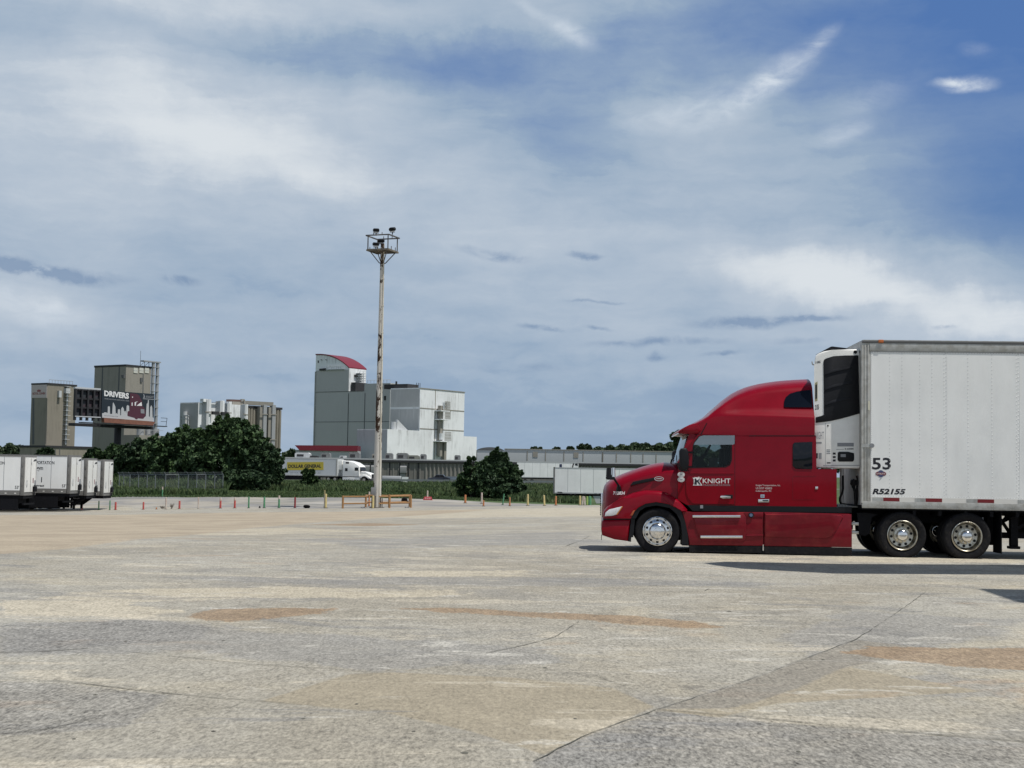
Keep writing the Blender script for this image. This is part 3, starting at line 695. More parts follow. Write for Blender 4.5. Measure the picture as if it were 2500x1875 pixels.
# windscreen: bowed glass between pillars
b0 = T.hit(*c5((726, 762))[0], 1, YC); t0 = T.hit(*c5((792, 530))[0], 1, YC)
b1 = T.hit(*c5((672, 757))[0], 1, WID/2); t1 = T.hit(*c5((752, 530))[0], 1, WID/2)
rows = []
for k in range(9):
    u = k/8; y = YC+.04+(WID-2*YC-.08)*u; w = math.sin(math.pi*u)**.7
    rows.append([(b0.x+(b1.x-b0.x)*w+(t0.x+(t1.x-t0.x)*w-(b0.x+(b1.x-b0.x)*w))*j/4, y, b0.z+(t0.z-b0.z)*j/4) for j in range(5)])
bm = BM(); loft(bm, rows); obj('windscreen', bm, 'glass_wind', TR)
bm = BM()
for yy in (.8, 1.7):
    p = T.hit(*c5((672, 748))[0], 1, yy); bar(bm, (p.x-.02, yy, p.z), (p.x+.05, yy+.55, p.z+.14), .02); tube(bm, (p.x-.05, yy, p.z-.08), (p.x-.02, yy, p.z+.04), .015)
obj('wiper', bm, 'black', TR)

# bonnet
hs = [(106, 1010, 1.00), (110, 975, .80), (120, 945, .62), (138, 921, .50), (165, 902, .43), (205, 878, .38), (265, 853, .35), (330, 829, .33), (390, 808, .31), (450, 790, .29), (505, 776, .27), (560, 765, .25), (620, 758, .23), (710, 766, .20)]
rings = []
for a, b, ys in hs:
    x = T.xz(c5((a, 1000)), ys)[0][0]; zt = T.xz(c5((a, b)), WID/2)[0][1]; zb = T.xz(c5((a, 1212 if a < 330 else (1090 if a < 640 else 1062))), ys)[0][1]
    zs = zt-.30; r = [(x, ys-.02, zb), (x, ys-.02, (zb+zs)/2), (x, ys, zs)]; yc = WID/2
    for k in range(1, 9):
        q = math.pi/2*k/8; r.append((x, yc-(yc-ys)*math.cos(q)**.55, zs+(zt-zs)*math.sin(q)**.8))
    rings.append(r+[(x, WID-y, z) for (_, y, z) in r[-2::-1]])
bm = BM(); loft(bm, rings, cap0=True, cap1=True); hood = obj('bonnet', bm, 'red', TR, sm=50)
bm = BM()
p = T.hit(*c5((103, 1010))[0], 1, .9); q = T.hit(*c5((101, 1205))[0], 1, .9)
box(bm, (p.x-.03, .95, q.z), (p.x+.02, WID-.95, p.z), 0, .02)
for k in range(9): box(bm, (p.x-.045, .99, q.z+.04+k*(p.z-q.z-.08)/9), (p.x-.031, WID-.99, q.z+.06+k*(p.z-q.z-.08)/9), 1)
obj('grille', bm, ['chrome', 'black'], hood)
yv = .27
bm = BM(); poly(bm, T.xz(c5((325, 950), (350, 916), (440, 897), (545, 878), (580, 880), (545, 903), (440, 924)), yv), 1, yv-.012, yv+.05, bev=.005); obj('side_vent', bm, 'black', hood)
bm = BM(); c = T.xz(c5((560, 892)), .24)[0]; poly(bm, ellipse(c[0], c[1], .095, .047), 1, .222, .27, 0); poly(bm, ellipse(c[0], c[1], .08, .035), 1, .217, .2215, 1); poly(bm, [(c[0]-.055, c[1]-.008), (c[0]+.055, c[1]-.008), (c[0]+.055, c[1]+.010), (c[0]-.055, c[1]+.010)], 1, .214, .2165, 0)
obj('badge', bm, ['chrome', 'red'], hood)
bm = BM(); text(bm, '712834', quad5(188, 994, 285, 1022, c5, .33), 1, .31, shear=.18, bold=.05); lt = obj('lettering', bm, 'letter_white', hood, sm=0)
# bonnet mirrors
for yy, s in ((.36, 1), (WID-.36, -1)):
    bm = BM(); a = T.xz(c5((237, 985), (228, 940), (180, 868), (163, 835)), .36); yo = yy
    base, k1, k2, hd = a
    path(bm, [(base[0], yo, base[1]), (k1[0], yo-.10*s, k1[1]), (k2[0], yo-.26*s, k2[1])], .022, mi=0)
    tube(bm, (base[0], yo+.02*s, base[1]-.03), (base[0]-.01, yo-.06*s, base[1]+.09), .065, .035, mi=0)
    for dx, rr in ((-.02, .085), (.07, .07)):
        tube(bm, (hd[0]+dx, yo-.30*s, hd[1]-.10), (hd[0]+dx, yo-.30*s, hd[1]+.08), rr*.55, rr*.42, n=14, mi=(1 if dx > 0 else 0))
    box(bm, (hd[0]-.07, yo-.30*s-.05, hd[1]-.16), (hd[0]+.10, yo-.30*s+.05, hd[1]-.10), 0, .02)
    obj('bonnet_mirror', bm, ['black', 'chrome'], TR)
# wing over the front wheel
wing = c5((106, 1214), (110, 1160), (140, 1122), (185, 1092), (262, 1046), (350, 1007), (450, 987), (560, 990), (625, 1004), (700, 1050), (745, 1092), (792, 1142), (790, 1160), (735, 1150), (700, 1128), (640, 1098), (540, 1080), (450, 1094), (390, 1126), (352, 1168), (332, 1214))
for y0, y1 in ((.015, .62), (WID-.62, WID-.015)):
    bm = BM(); pts = T.xz(wing, .03)
    t_ = bmesh.new(); A = [t_.verts.new((p[0], y0, p[1])) for p in pts]; B = [t_.verts.new((p[0], y1, p[1])) for p in pts]
    t_.faces.new(A); t_.faces.new(B[::-1]); n = len(A)
    for i in range(n): t_.faces.new((A[i], B[i], B[(i+1) % n], A[(i+1) % n]))
    out = A if y0 < 1 else B; es = [e for e in t_.edges if all(v in out for v in e.verts) and all(out.index(v) <= 12 for v in e.verts)]
    bmesh.ops.bevel(t_, geom=es, offset=.11, segments=4, affect='EDGES', profile=.5)
    merge(bm, t_); wg = obj('wing', bm, 'red', TR, sm=40)
    if y0 < 1: near_wing = wg
bm = BM(); arch = T.xz(c5((332, 1214), (352, 1168), (390, 1126), (450, 1094), (540, 1080), (640, 1098), (700, 1128), (738, 1152), (775, 1250), (795, 1350), (800, 1425), (745, 1430), (748, 1340), (735, 1240), (705, 1180), (650, 1130), (540, 1108), (455, 1122), (405, 1152), (372, 1214)), .03)
for y0, y1 in ((.035, .60), (WID-.6, WID-.035)): poly(bm, arch, 1, y0, y1)
poly(bm, T.xz(c5((336, 1216), (366, 1216), (352, 1365), (336, 1368), (334, 1403), (312, 1400)), .05), 1, .06, .55)
obj('wheel_arch_liner', bm, 'black', TR)
# headlamps
for y0, y1 in ((-.004, .10), (WID-.10, WID+.004)):
    bm = BM(); poly(bm, T.xz(c5((120, 1196), (128, 1165), (158, 1140), (262, 1115), (216, 1182), (182, 1192)), .01), 1, y0, y1, bev=.012)
    hl = obj('headlamp', bm, 'lamp_glass', TR)
    bm = BM(); q = T.xz(c5((262, 1115), (216, 1182), (222, 1184), (268, 1117)), .01); poly(bm, q, 1, y0-.003, y1); obj('turn_lamp', bm, 'amber', hl)
bm = BM(); poly(bm, T.xz(c5((326, 1190), (350, 1150), (368, 1145), (346, 1190)), .02), 1, .008, .06, bev=.006); obj('side_marker', bm, mat('dull amber lens', (.35, .07, .02), .3), near_wing)
# bumper, full width
bm = BM(); poly(bm, T.xz(c5((96, 1238), (112, 1222), (333, 1217), (311, 1399), (200, 1384), (97, 1349), (92, 1300)), .05), 1, .045, WID-.045, bev=.07, seg=3)
poly(bm, T.xz(c5((108, 1212), (335, 1212), (335, 1222), (108, 1226)), .05), 1, .07, WID-.07, 1)
bar(bm, T.hit(*c5((95, 1345))[0], 1, .08), T.hit(*c5((93, 1390))[0], 1, .08), .012, mi=1)
obj('bumper', bm, ['red', 'black'], TR)

# door mirror
bm = BM(); ym = -.12
poly(bm, T.xz(c2((112, 1120), (135, 1075), (215, 1065), (245, 1110), (258, 1290), (250, 1380), (205, 1412), (150, 1395), (118, 1340)), ym), 1, ym-.06, ym+.10, bev=.04, seg=3)
for z in ((230, 1130), (230, 1350)): p = T.hit(*c2(z)[0], 1, ym); bar(bm, p, (p.x+.12, YC+.02, p.z), .035)
obj('door_mirror', bm, 'black', TR)
bm = BM(); poly(bm, [(x, z) for x, z in T.xz(c2((112, 1120), (135, 1075), (215, 1065), (245, 1110), (258, 1290), (250, 1380), (205, 1412), (150, 1395), (118, 1340)), ym)], 1, WID+.02, WID+.18, bev=.04)
p = T.hit(*c2((230, 1130))[0], 1, ym); bar(bm, (p.x, WID+.1, p.z), (p.x+.12, WID-YC-.02, p.z), .035); bar(bm, (p.x, WID+.1, p.z-.3), (p.x+.12, WID-YC-.02, p.z-.3), .035)
obj('door_mirror', bm, 'black', TR)
bm = BM(); poly(bm, T.xz(c5((716, 760), (805, 800), (800, 832), (740, 832), (716, 815)), YC), 1, YC-.012, YC-.001); obj('cowl_trim', bm, 'black', TR)

# decals on cowl and door
for (a, b) in ((740, 858), (740, 898)):
    bm = BM(); c = T.xz(c5((a, b)), YC)[0]; poly(bm, ellipse(c[0], c[1], .071, .052), 1, YC-.006, YC-.001, 0); poly(bm, ellipse(c[0], c[1], .058, .041), 1, YC-.008, YC-.0065, 1); poly(bm, ellipse(c[0], c[1], .052, .036), 1, YC-.0095, YC-.0085, 0)
    for k in (-1, 0, 1): poly(bm, [(c[0]-.03, c[1]+k*.012-.003), (c[0]+.03, c[1]+k*.012-.003), (c[0]+.03, c[1]+k*.012+.003), (c[0]-.03, c[1]+k*.012+.003)], 1, YC-.0115, YC-.010, 1)
    obj('sticker', bm, ['letter_white', 'letter_grey'], TR)
YD = YC-.014
bm = BM()
text(bm, 'KNIGHT', quad5(915, 890, 1140, 929, c5, YD), 1, YD, 0, bold=.004)
text(bm, 'TRANSPORTATION', quad5(915, 936, 1135, 951, c5, YD), 1, YD, 1, bold=.004)
obj('lettering', bm, ['letter_white', 'letter_grey'], door, sm=0)
bm = BM()   # emblem: a helmeted head set in a spiked K
poly(bm, T.xz(c5((832, 884), (848, 884), (850, 875), (858, 882), (872, 878), (874, 886), (884, 872), (890, 886), (908, 880), (900, 896), (886, 910), (912, 946), (834, 946), (842, 936), (842, 896)), YD), 1, YD-.001, YC-.0125, 0)
poly(bm, T.xz(c5((848, 892), (860, 888), (868, 896), (866, 908), (878, 900), (888, 890), (896, 890), (880, 910), (900, 940), (886, 940), (870, 918), (866, 924), (868, 940), (846, 940), (846, 925), (850, 910)), YD), 1, YD-.003, YD-.0015, 1)
poly(bm, T.xz(c5((858, 886), (872, 884), (876, 896), (866, 902)), YD), 1, YD-.005, YD-.0035, 0)
obj('emblem', bm, ['letter_white', 'ink'], door, sm=0)
bm = BM()
for s, x1, ya, yb in (('Knight Transportation, Inc.', 1545, 938, 956), ('US DOT 428823', 1475, 961, 977), ('Indianapolis, IN', 1468, 984, 1001)): text(bm, s, quad5(1345, ya, x1, yb, c5, YC), 1, YC-.002, 0, bold=.01)
obj('lettering', bm, mat('pale pink lettering', (.55, .47, .47), .5), TR, sm=0)
bm = BM(); poly(bm, quad5(1383, 1020, 1414, 1046, c5, YC), 1, YC-.003, YC-.0005, 0); poly(bm, quad5(1388, 1025, 1409, 1041, c5, YC), 1, YC-.005, YC-.0035, 1); obj('sticker', bm, [mat('pale blue sticker', (.36, .50, .66), .5), 'letter_grey'], TR)
bm = BM(); poly(bm, quad5(1363, 1058, 1452, 1084, c5, YC), 1, YC-.012, YC-.0005, 0, bev=.004); poly(bm, quad5(1398, 1064, 1446, 1074, c5, YC), 1, YC-.018, YC-.0125, 1); obj('locker_handle', bm, ['chrome', 'black'], TR)
bm = BM(); poly(bm, quad5(1826, 955, 1848, 978, c5, YC), 1, YC-.012, YC-.0005, bev=.004); obj('latch', bm, 'chrome', TR)
bm = BM()
for q in ((1645, 870, 1832, 872), (1645, 1060, 1832, 1062)): poly(bm, quad5(*q, c5, YC), 1, YC-.003, YC-.0005)
poly(bm, quad5(1643, 872, 1646, 1060, c5, YC), 1, YC-.003, YC-.0005); obj('locker_seam', bm, 'red_low', TR)
# sleeper windows
def lean(v):  # follow the leaning fairing side
    return v
yq = YC+.10
up = T.xz(c2((1687, 450), (1690, 400), (1700, 345), (1722, 300), (1790, 245), (1900, 212), (2010, 195), (2110, 186), (2110, 458), (1710, 458)), YC+.12)
zc_ = T.xz(c5((1700, 382)), YC)[0][1]; ztop = T.xz(c5((1700, 93)), WID/2)[0][1]; zs_ = zc_+(ztop-zc_)*.62
LE = .26*min(1, (ztop-zc_)/.9)
for s in (1, -1):
    bm = BM(); poly(bm, up, 1, -.012, .02, warp=lambda v, s=s: (v.x, (YC+.060+LE*max(0, min(1.35, (v.z-zc_-.03)/(zs_-zc_-.03)))+v.y) if s > 0 else WID-(YC+.060+LE*max(0, min(1.35, (v.z-zc_-.03)/(zs_-zc_-.03)))+v.y), v.z))
    obj('sleeper_window', bm, 'glass_dark', fair)
    bm = BM(); q = T.xz(c2((1815, 1012), (1842, 985), (2108, 976), (2108, 1386), (1858, 1380), (1815, 1340)), YC)
    a, b = (YC-.012, YC-.0005) if s > 0 else (WID-YC+.0005, WID-YC+.012); poly(bm, q, 1, a, b, bev=.004 if s > 0 else 0); obj('sleeper_window', bm, 'glass_dark', TR)

# chassis fairings, steps, skirt
YF = .07
bm = BM(); poly(bm, T.xz(c5((788, 1105), (2121, 1122), (2121, 1168), (1408, 1162), (832, 1152)), YC), 1, YF+.06, WID-YF-.06); obj('gap_panel', bm, 'black', TR)
fA = c5((738, 1152), (830, 1162), (1408, 1163), (1408, 1437), (802, 1430), (797, 1350), (775, 1250)); fB = c5((1413, 1163), (2124, 1177), (2124, 1448), (1413, 1438))
ffs = []
for nm, pts in (('side_fairing', fA), ('side_fairing', fB)):
    for y0, y1 in ((YF, YF+.12), (WID-YF-.12, WID-YF)):
        bm = BM(); poly(bm, T.xz(pts, YF), 1, y0, y1, bev=.02 if y0 < 1 else 0); o = obj(nm, bm, 'red_low', TR); ffs.append(o)
bm = BM()
poly(bm, T.xz(c5((838, 1178), (1250, 1174), (1264, 1200), (1262, 1380), (1236, 1404), (905, 1400), (860, 1300)), YF), 1, YF-.018, YF-.001, bev=.014)
obj('step_panel', bm, 'red_low', ffs[0])
bm = BM(); poly(bm, T.xz(c3((622, 545), (1560, 580), (1700, 560), (1740, 600), (1640, 780), (1560, 880), (1490, 900), (622, 880)), YF), 1, YF-.03, YF-.001, bev=.022, seg=3); obj('moulded_panel', bm, 'red_low', ffs[2])
bm = BM(); poly(bm, T.xz(c5((1265, 1345), (1405, 1343), (1405, 1356), (1262, 1362)), YF), 1, YF-.02, YF-.001, bev=.01); poly(bm, T.xz(c5((1245, 1163), (1405, 1164), (1405, 1200), (1265, 1200)), YF), 1, YF-.012, YF-.001, bev=.008); obj('moulding', bm, 'red_low', ffs[0])
for q in ((832, 1187, 1220, 1206), (896, 1352, 1236, 1373)):
    bm = BM(); poly(bm, quad5(*q, c5, YF-.03), 1, YF-.05, YF-.019, bev=.006)
    st_ = obj('step', bm, 'chrome', TR)
bm = BM(); c = T.xz(c5((1305, 1186)), YF)[0]; disc(bm, c[0], c[1], .055, YF-.026, .013, 0, 20); disc(bm, c[0], c[1], .033, YF-.034, .0075, 1, 18); obj('filler_cap', bm, ['black', mat('blue cap', (.10, .14, .24), .4)], ffs[0])
bm = BM(); poly(bm, T.xz(c5((802, 1432), (1408, 1439), (1408, 1494), (805, 1484)), YF), 1, YF+.005, YF+.03); poly(bm, T.xz(c5((1413, 1440), (2124, 1450), (2122, 1515), (1413, 1497)), YF), 1, YF+.005, YF+.03)
poly(bm, T.xz(c5((802, 1432), (2124, 1450), (2122, 1515), (805, 1484)), YF), 1, WID-YF-.03, WID-YF-.005); obj('skirt', bm, 'rubber', TR)
bm = BM(); p = T.hit(*c5((1404, 1450))[0], 1, YF); tube(bm, (p.x, YF, p.z+.06), (p.x, YF, p.z-.06), .012); obj('skirt_clip', bm, 'chrome', ffs[0])
bm = BM(); poly(bm, quad5(893, 1106, 917, 1132, c5, YC), 1, YF+.05, YF+.0595); obj('sticker', bm, 'letter_grey', TR)

# chassis
xs0 = T.hit(1500, 1300, 1, .5).x; xe = T.hit(2430, 1300, 1, .5).x
bm = BM()
for y in (.82, WID-.95): box(bm, (xs0+.2, y, .70), (xe, y+.13, .98))
for x in np.linspace(xs0+.6, xe-.1, 7): box(bm, (x-.06, .951, .74), (x+.06, WID-.951, .94))
box(bm, (T.hit(1790, 1300, 1, .5).x, .30, .36), (T.hit(2075, 1300, 1, .5).x-.02, .819, .95), bev=.1); box(bm, (T.hit(1790, 1300, 1, .5).x, WID-.819, .36), (T.hit(2075, 1300, 1, .5).x-.02, WID-.30, .95), bev=.1)
box(bm, (xs0+.5, .96, .45), (xs0+1.9, WID-.96, 1.35), bev=.1)
obj('chassis', bm, 'chassis', TR)
bm = BM(); fx = T.hit(2285, 1250, 1, .5).x; box(bm, (fx-.55, .75, .985), (fx+.55, WID-.75, 1.09), bev=.03); obj('fifth_wheel', bm, 'chassis', TR)
bm = BM()
for k in range(4): box(bm, (T.hit(2050, 1240, 1, .5).x+.05*k-.02, .6, 1.005+.0*k), (T.hit(2050, 1240, 1, .5).x+.05*k+.015, WID-.6, 1.03))
box(bm, (T.hit(2046, 1240, 1, .5).x, .55, .985), (T.hit(2120, 1240, 1, .5).x, WID-.55, 1.004)); obj('deck_plate', bm, 'alu_dull', TR)
bm = BM()
for k, (a, b) in enumerate(((1862, 690), (1862, 815))): p = T.hit(*c3((a, b))[0], 1, .25); box(bm, (p.x-.02, .22, p.z-.03), (p.x+.13, .62, p.z+.03), bev=.01)
obj('rear_step', bm, 'alu', TR)

# wheels
def wheel(kind, cx, cz, r, yo, parent, sgn=1):
    y = lambda d: d
    bm = BM(); k = r/.455
    lathe(bm, cx, cz, [(.285*k, .05), (.30*k, .022), (.33*k, .012), (.40*k, .002), (.425*k, .006), (.445*k, .03), (.455*k, .055), (.455*k, .235), (.445*k, .262), (.40*k, .285), (.30*k, .275), (.285*k, .24)], 48, 0, yo, sgn)
    tt = obj('wheel', bm, 'rubber', parent, sm=50)
    bm = BM(); ri = .29*k
    if kind == 'steer':
        lathe(bm, cx, cz, [(ri, .06), (ri, .012), (ri-.012, .004), (ri-.026, .014), (ri-.04, .03), (.235*k, .012), (.19*k, -.012), (.165*k, -.02)], 48, 0, yo, sgn)
        lathe(bm, cx, cz, [(.168*k, -.018), (.165*k, -.04), (.13*k, -.075), (.075*k, -.088), (.07*k, -.12), (.03*k, -.128), (0, -.128)], 10, 0, yo, sgn)
        for j in range(10):
            a = R(18+36*j); hx, hz = cx+.212*k*math.cos(a), cz+.212*k*math.sin(a)
            lathe(bm, hx, hz, [(.027, .012), (.027, -.008), (.022, -.0085), (0, -.0085)], 12, 1, yo, sgn)
        ob = obj('rim', bm, ['chrome', 'black'], tt, sm=40)
    else:
        lathe(bm, cx, cz, [(ri, .06), (ri, .010), (ri-.012, .002), (ri-.028, .016), (ri-.034, .05), (.238*k, .12), (.225*k, .135), (.15*k, .142), (.145*k, .10), (.125*k, .095), (.105*k, .09)], 48, 0, yo, sgn)
        lathe(bm, cx, cz, [(.104*k, .12), (.102*k, .0), (.09*k, -.02), (.05*k, -.034), (0, -.036)], 32, 2, yo, sgn)
        for j in range(10):
            a = R(9+36*j); hx, hz = cx+.19*k*math.cos(a), cz+.19*k*math.sin(a)
            lathe(bm, hx, hz, [(.028, .15), (.028, .128), (0, .128)], 12, 1, yo, sgn)
            a = R(27+36*j); hx, hz = cx+.132*k*math.cos(a), cz+.132*k*math.sin(a); tube(bm, (hx, yo+sgn*.10, hz), (hx, yo+sgn*.055, hz), .013, n=6, mi=2)
        ob = obj('rim', bm, ['wheel_alu', 'black', 'chrome'], tt, sm=40)
    return tt
sc_ = T.hit(1605, 1296, 1, .05); wheel('steer', sc_.x, .455, .455, .045, TR); wheel('steer', sc_.x, .455, .455, WID-.045, TR, -1)
for px in (2203.5, 2361):
    x = T.hit(px, 1306, 1, .04).x
    for yo, s in ((.03, 1), (WID-.03, -1)):
        wheel('drive', x, .468, .468, yo, TR, s); bm = BM()
        lathe(bm, x, .468, [(.28, .34), (.40, .315), (.45, .35), (.468, .38), (.468, .55), (.40, .60), (.28, .58)], 40, 0, yo, s); obj('inner_tyre', bm, 'rubber', TR, sm=50)
    bm = BM(); tube(bm, (x, .4, .468), (x, WID-.4, .468), .11, n=14); tube(bm, (x, 1.1, .468), (x, 1.5, .468), .24, n=18); obj('axle', bm, 'chassis', TR)
bm = BM(); tube(bm, (sc_.x, .3, .455), (sc_.x, WID-.3, .455), .06); obj('axle', bm, 'chassis', TR)
bm = BM()
for y0 in (.05, WID-.65):
    x = T.hit(2445, 1306, 1, .04).x; box(bm, (x, y0, .14), (x+.012, y0+.6, .95))
    x = T.hit(2120, 1306, 1, .04).x; poly(bm, T.xz(cb((60, 800), (200, 800), (330, 820), (250, 860), (232, 940), (225, 1060), (160, 1100), (80, 1060)), .3), 1, y0+.2, y0+.55)
obj('mudguard', bm, 'chassis', TR)

# ------------------------------------------------------------------ white refrigerated trailer
TL = T.root('reefer_trailer', 'white riveted refrigerated trailer numbered R52155 behind the red tractor', 'trailer')
ztp = T.hit(2110, 829.8, 1, 0).z; zrail = T.hit(2125, 1240.5, 1, 0).z; zskin0 = T.hit(2125, 1213, 1, 0).z; zskin1 = T.hit(2125, 857, 1, 0).z
LEN = 15.9
x0 = .10; xp = T.hit(2125.5, 1000, 1, 0).x
bm = BM(); box(bm, (x0, .02, zrail+.05), (LEN, WID-.02, ztp-.015)); obj('box_core', bm, 'white_clean', TL)
bm = BM(); poly(bm, [(xp, zskin0), (LEN-.05, zskin0), (LEN-.05, zskin1), (xp, zskin1)], 1, .0, .0195)
def rivet_col(px, y=0.0):
    x = T.hit(px, 1000, 1, 0).x; return x
rx = [T.hit(p, 1030, 1, 0).x for p in (2172, 2202, 2245.5, 2275.5, 2305, 2363.5, 2422, 2482)]
step = rx[-1]-rx[-2]; k = rx[-1]
while k+step < LEN-.1: k += step; rx.append(k)
obj('side_panel', bm, 'white', TL)
bm = BM()
def rivet(x, z, y, r=.009):
    a = [bm.verts.new((x+r*math.cos(i*math.pi/3), y, z+r*math.sin(i*math.pi/3))) for i in range(6)]; c = bm.verts.new((x, y-.006, z))
    for i in range(6): bm.faces.new((a[i], a[(i+1) % 6], c))
for j, x in enumerate(rx):
    n = 38; dbl = (abs(x-rx[4]) < .01 or j in (7, 10, 13, 16))
    for i in range(n): rivet(x, zskin0+.05+(zskin1-zskin0-.1)*i/(n-1), -.001)
    if dbl:
        for i in range(n): rivet(x+.035, zskin0+.085+(zskin1-zskin0-.12)*i/(n-1), -.001)
for i in range(300): rivet(xp+.03+i*.0525, zskin1-.022, -.001, .007); rivet(xp+.03+i*.0525, zskin0+.020, -.001, .007)
for i in range(75): rivet(xp+.014, zskin0+.03+(zskin1-zskin0-.06)*i/74, -.001, .007)
riv = obj('rivets', bm, mat('rivet heads', (.42, .43, .44), .4, .3), TL); riv['kind'] = 'stuff'
bm = BM()
for j, x in enumerate(rx):
    if abs(x-rx[4]) < .01 or j in (7, 10, 13, 16): box(bm, (x+.055, -.003, zskin0+.002), (x+.062, -.0003, zskin1-.002))
obj('panel_lap', bm, 'white_dirty', TL)
bm = BM()                                                       # rails, posts
box(bm, (xp-.02, -.012, zskin1), (LEN, .0195, ztp-.06), 0, .006); box(bm, (.0, -.020, ztp-.058), (LEN, .05, ztp-.01), 1, .008); box(bm, (.0, WID-.05, ztp-.058), (LEN, WID+.02, ztp-.01), 1)
box(bm, (xp, -.010, zskin1-.012), (LEN, -.0005, zskin1-.001), 2)
obj('top_rail', bm, ['alu_dull', mat('dark roof edge', (.12, .12, .12), .5), 'letter_grey'], TL)
bm = BM(); box(bm, (.0, -.014, zrail), (LEN, .0195, zskin0-.088), 0, .005); box(bm, (xp, -.008, zskin0-.0875), (LEN, .0195, zskin0-.001), 1); box(bm, (.02, .03, zrail-.03), (LEN, WID-.03, zrail+.045), 2)
box(bm, (.0, WID-.0195, zrail), (LEN, WID+.014, zskin0-.001), 0)
for (a, b) in ((400, 715), (515, 715), (690, 712), (845, 718), (1005, 722), (1140, 725), (1360, 730), (1600, 735), (1830, 740), (2070, 745)):
    p = T.hit(*cb((a, b))[0], 1, 0)
    for dx in (-.045, 0.0, .045)[:(3 if a in (690, 845, 1005, 1600) else 2)]:
        for dz in (-.028, .028): tube(bm, (p.x+dx, -.0145, p.z+dz), (p.x+dx, -.024, p.z+dz), .010, n=6, mi=3)
x = 4.0
while x < LEN-.3:
    for dx in (-.03, .03):
        for dz in (-.028, .028): tube(bm, (x+dx, -.0145, zrail+.09+dz), (x+dx, -.024, zrail+.09+dz), .010, n=6, mi=3)
    x += .6
obj('bottom_rail', bm, ['alu_dull', 'tape_white', 'chassis', 'alu'], TL)
tp = [('tape_red', 402, 610), ('tape_red', 945, 1157), ('tape_red', 1612, 1826), ('alu', 262, 398), ('alu', 806, 940), ('alu', 1472, 1608), ('alu', 2130, 2212)]
bm = BM(); bw = BM()
for mm, a, b in tp:
    q = T.xz(cb((a, 600), (b, 600)), 0); (poly)(bm if mm == 'tape_red' else bw, [(q[0][0], zskin0-.080), (q[1][0], zskin0-.080), (q[1][0], zskin0-.010), (q[0][0], zskin0-.010)], 1, -.011, -.0085)
x = T.hit(*cb((2260, 600))[0], 1, 0).x
while x < LEN-.6: poly(bm, [(x, zskin0-.080), (x+.21, zskin0-.080), (x+.21, zskin0-.010), (x, zskin0-.010)], 1, -.011, -.0085); x += .66
obj('reflective_tape', bm, 'tape_red', TL); obj('rail_plate', bw, 'alu', TL)
# front corner post and front wall
bm = BM(); box(bm, (0.0, .0, zrail+.001), (xp-.004, .0195, ztp-.06), 0, .004); box(bm, (.045, -.012, zrail+.03), (.075, -.0005, ztp-.10), 0, .004); box(bm, (.105, -.012, zrail+.03), (.13, -.0005, ztp-.10), 0, .004)
box(bm, (0.0, WID-.0195, zrail+.001), (xp-.004, WID, ztp-.06), 0, .004)
box(bm, (0.0, .02, ztp-.20), (.02, WID-.02, ztp-.02), 0); tube(bm, (.0, .0, zrail+.1), (.0, .0, ztp-.1), .03, n=10)
post = obj('corner_post', bm, 'alu_dull', TL)
bm = BM(); box(bm, (.03, .025, zrail+.05), (.0995, WID-.025, ztp-.21), 0)
for y in (.12, .3, WID-.3, WID-.12): box(bm, (.015, y, zrail+.06), (.0295, y+.03, ztp-.22), 0)
obj('front_wall', bm, mat('front wall paint', (.52, .52, .50), .5, var=.12, vscale=2), TL)
bm = BM(); box(bm, (.02, .0, ztp-.0145), (LEN, WID, ztp+.004)); obj('roof', bm, 'alu_dull', TL)
bm = BM(); a = T.hit(*cb((115, -150))[0], 1, 0); q = T.xz(ct((118, 1382), (285, 1382), (285, 1440), (118, 1440)), 0)
poly(bm, [(q[0][0], q[3][1]+.01), (q[1][0]-.02, q[3][1]+.01), (q[1][0]-.02, q[0][1]-.01), (q[0][0], q[0][1]-.01)], 1, -.03, -.0145, 0); c = ((q[1][0]-.05), (q[0][1]+q[2][1])/2); disc(bm, c[0], c[1], .045, -.05, .019, 1, 14)
obj('hinge_strap', bm, ['alu', 'letter_grey'], TL)
bm = BM(); q = T.xz(ct((205, 838), (228, 838), (228, 955), (205, 955)), 0); poly(bm, q, 1, -.016, -.0125); q = T.xz(ct((122, 1485), (134, 1485), (134, 1570), (122, 1570)), 0); poly(bm, q, 1, -.016, -.0125); obj('reflector', bm, mat('cream reflector', (.62, .60, .48), .4), post)
bm = BM(); p = T.hit(*ct((372, 70))[0], 1, 0); box(bm, (p.x-.055, -.055, p.z-.035), (p.x+.045, -.021, p.z+.03), bev=.012); obj('marker_lamp', bm, mat('orange lamp', (.50, .14, .035), .35), TL)
bm = BM(); text(bm, '53', T.xz(cb((258, 245), (500, 245), (500, 92), (258, 92)), 0), 1, -.002, bold=.022); text(bm, 'R52155', T.xz(cb((262, 562), (690, 566), (690, 494), (262, 488)), 0), 1, -.002, shear=.22, bold=.045); obj('lettering', bm, 'ink', TL, sm=0)
bm = BM(); c = T.xz(cb((371, 298)), 0)[0]
poly(bm, ellipse(c[0], c[1], .105, .052), 1, -.003, -.0005, 0); poly(bm, ellipse(c[0], c[1], .062, .070), 1, -.0045, -.0032, 1); poly(bm, [(c[0]-.1, c[1]-.022), (c[0]+.1, c[1]-.022), (c[0]+.1, c[1]+.022), (c[0]-.1, c[1]+.022)], 1, -.006, -.0047, 0)
text(bm, 'UTILITY', [(c[0]-.085, c[1]-.013), (c[0]+.085, c[1]-.013), (c[0]+.085, c[1]+.013), (c[0]-.085, c[1]+.013)], 1, -.0075, 2, bold=.01)
obj('badge', bm, [mat('badge red', (.20, .05, .06), .4), mat('badge blue', (.06, .07, .16), .4), 'letter_white'], TL)
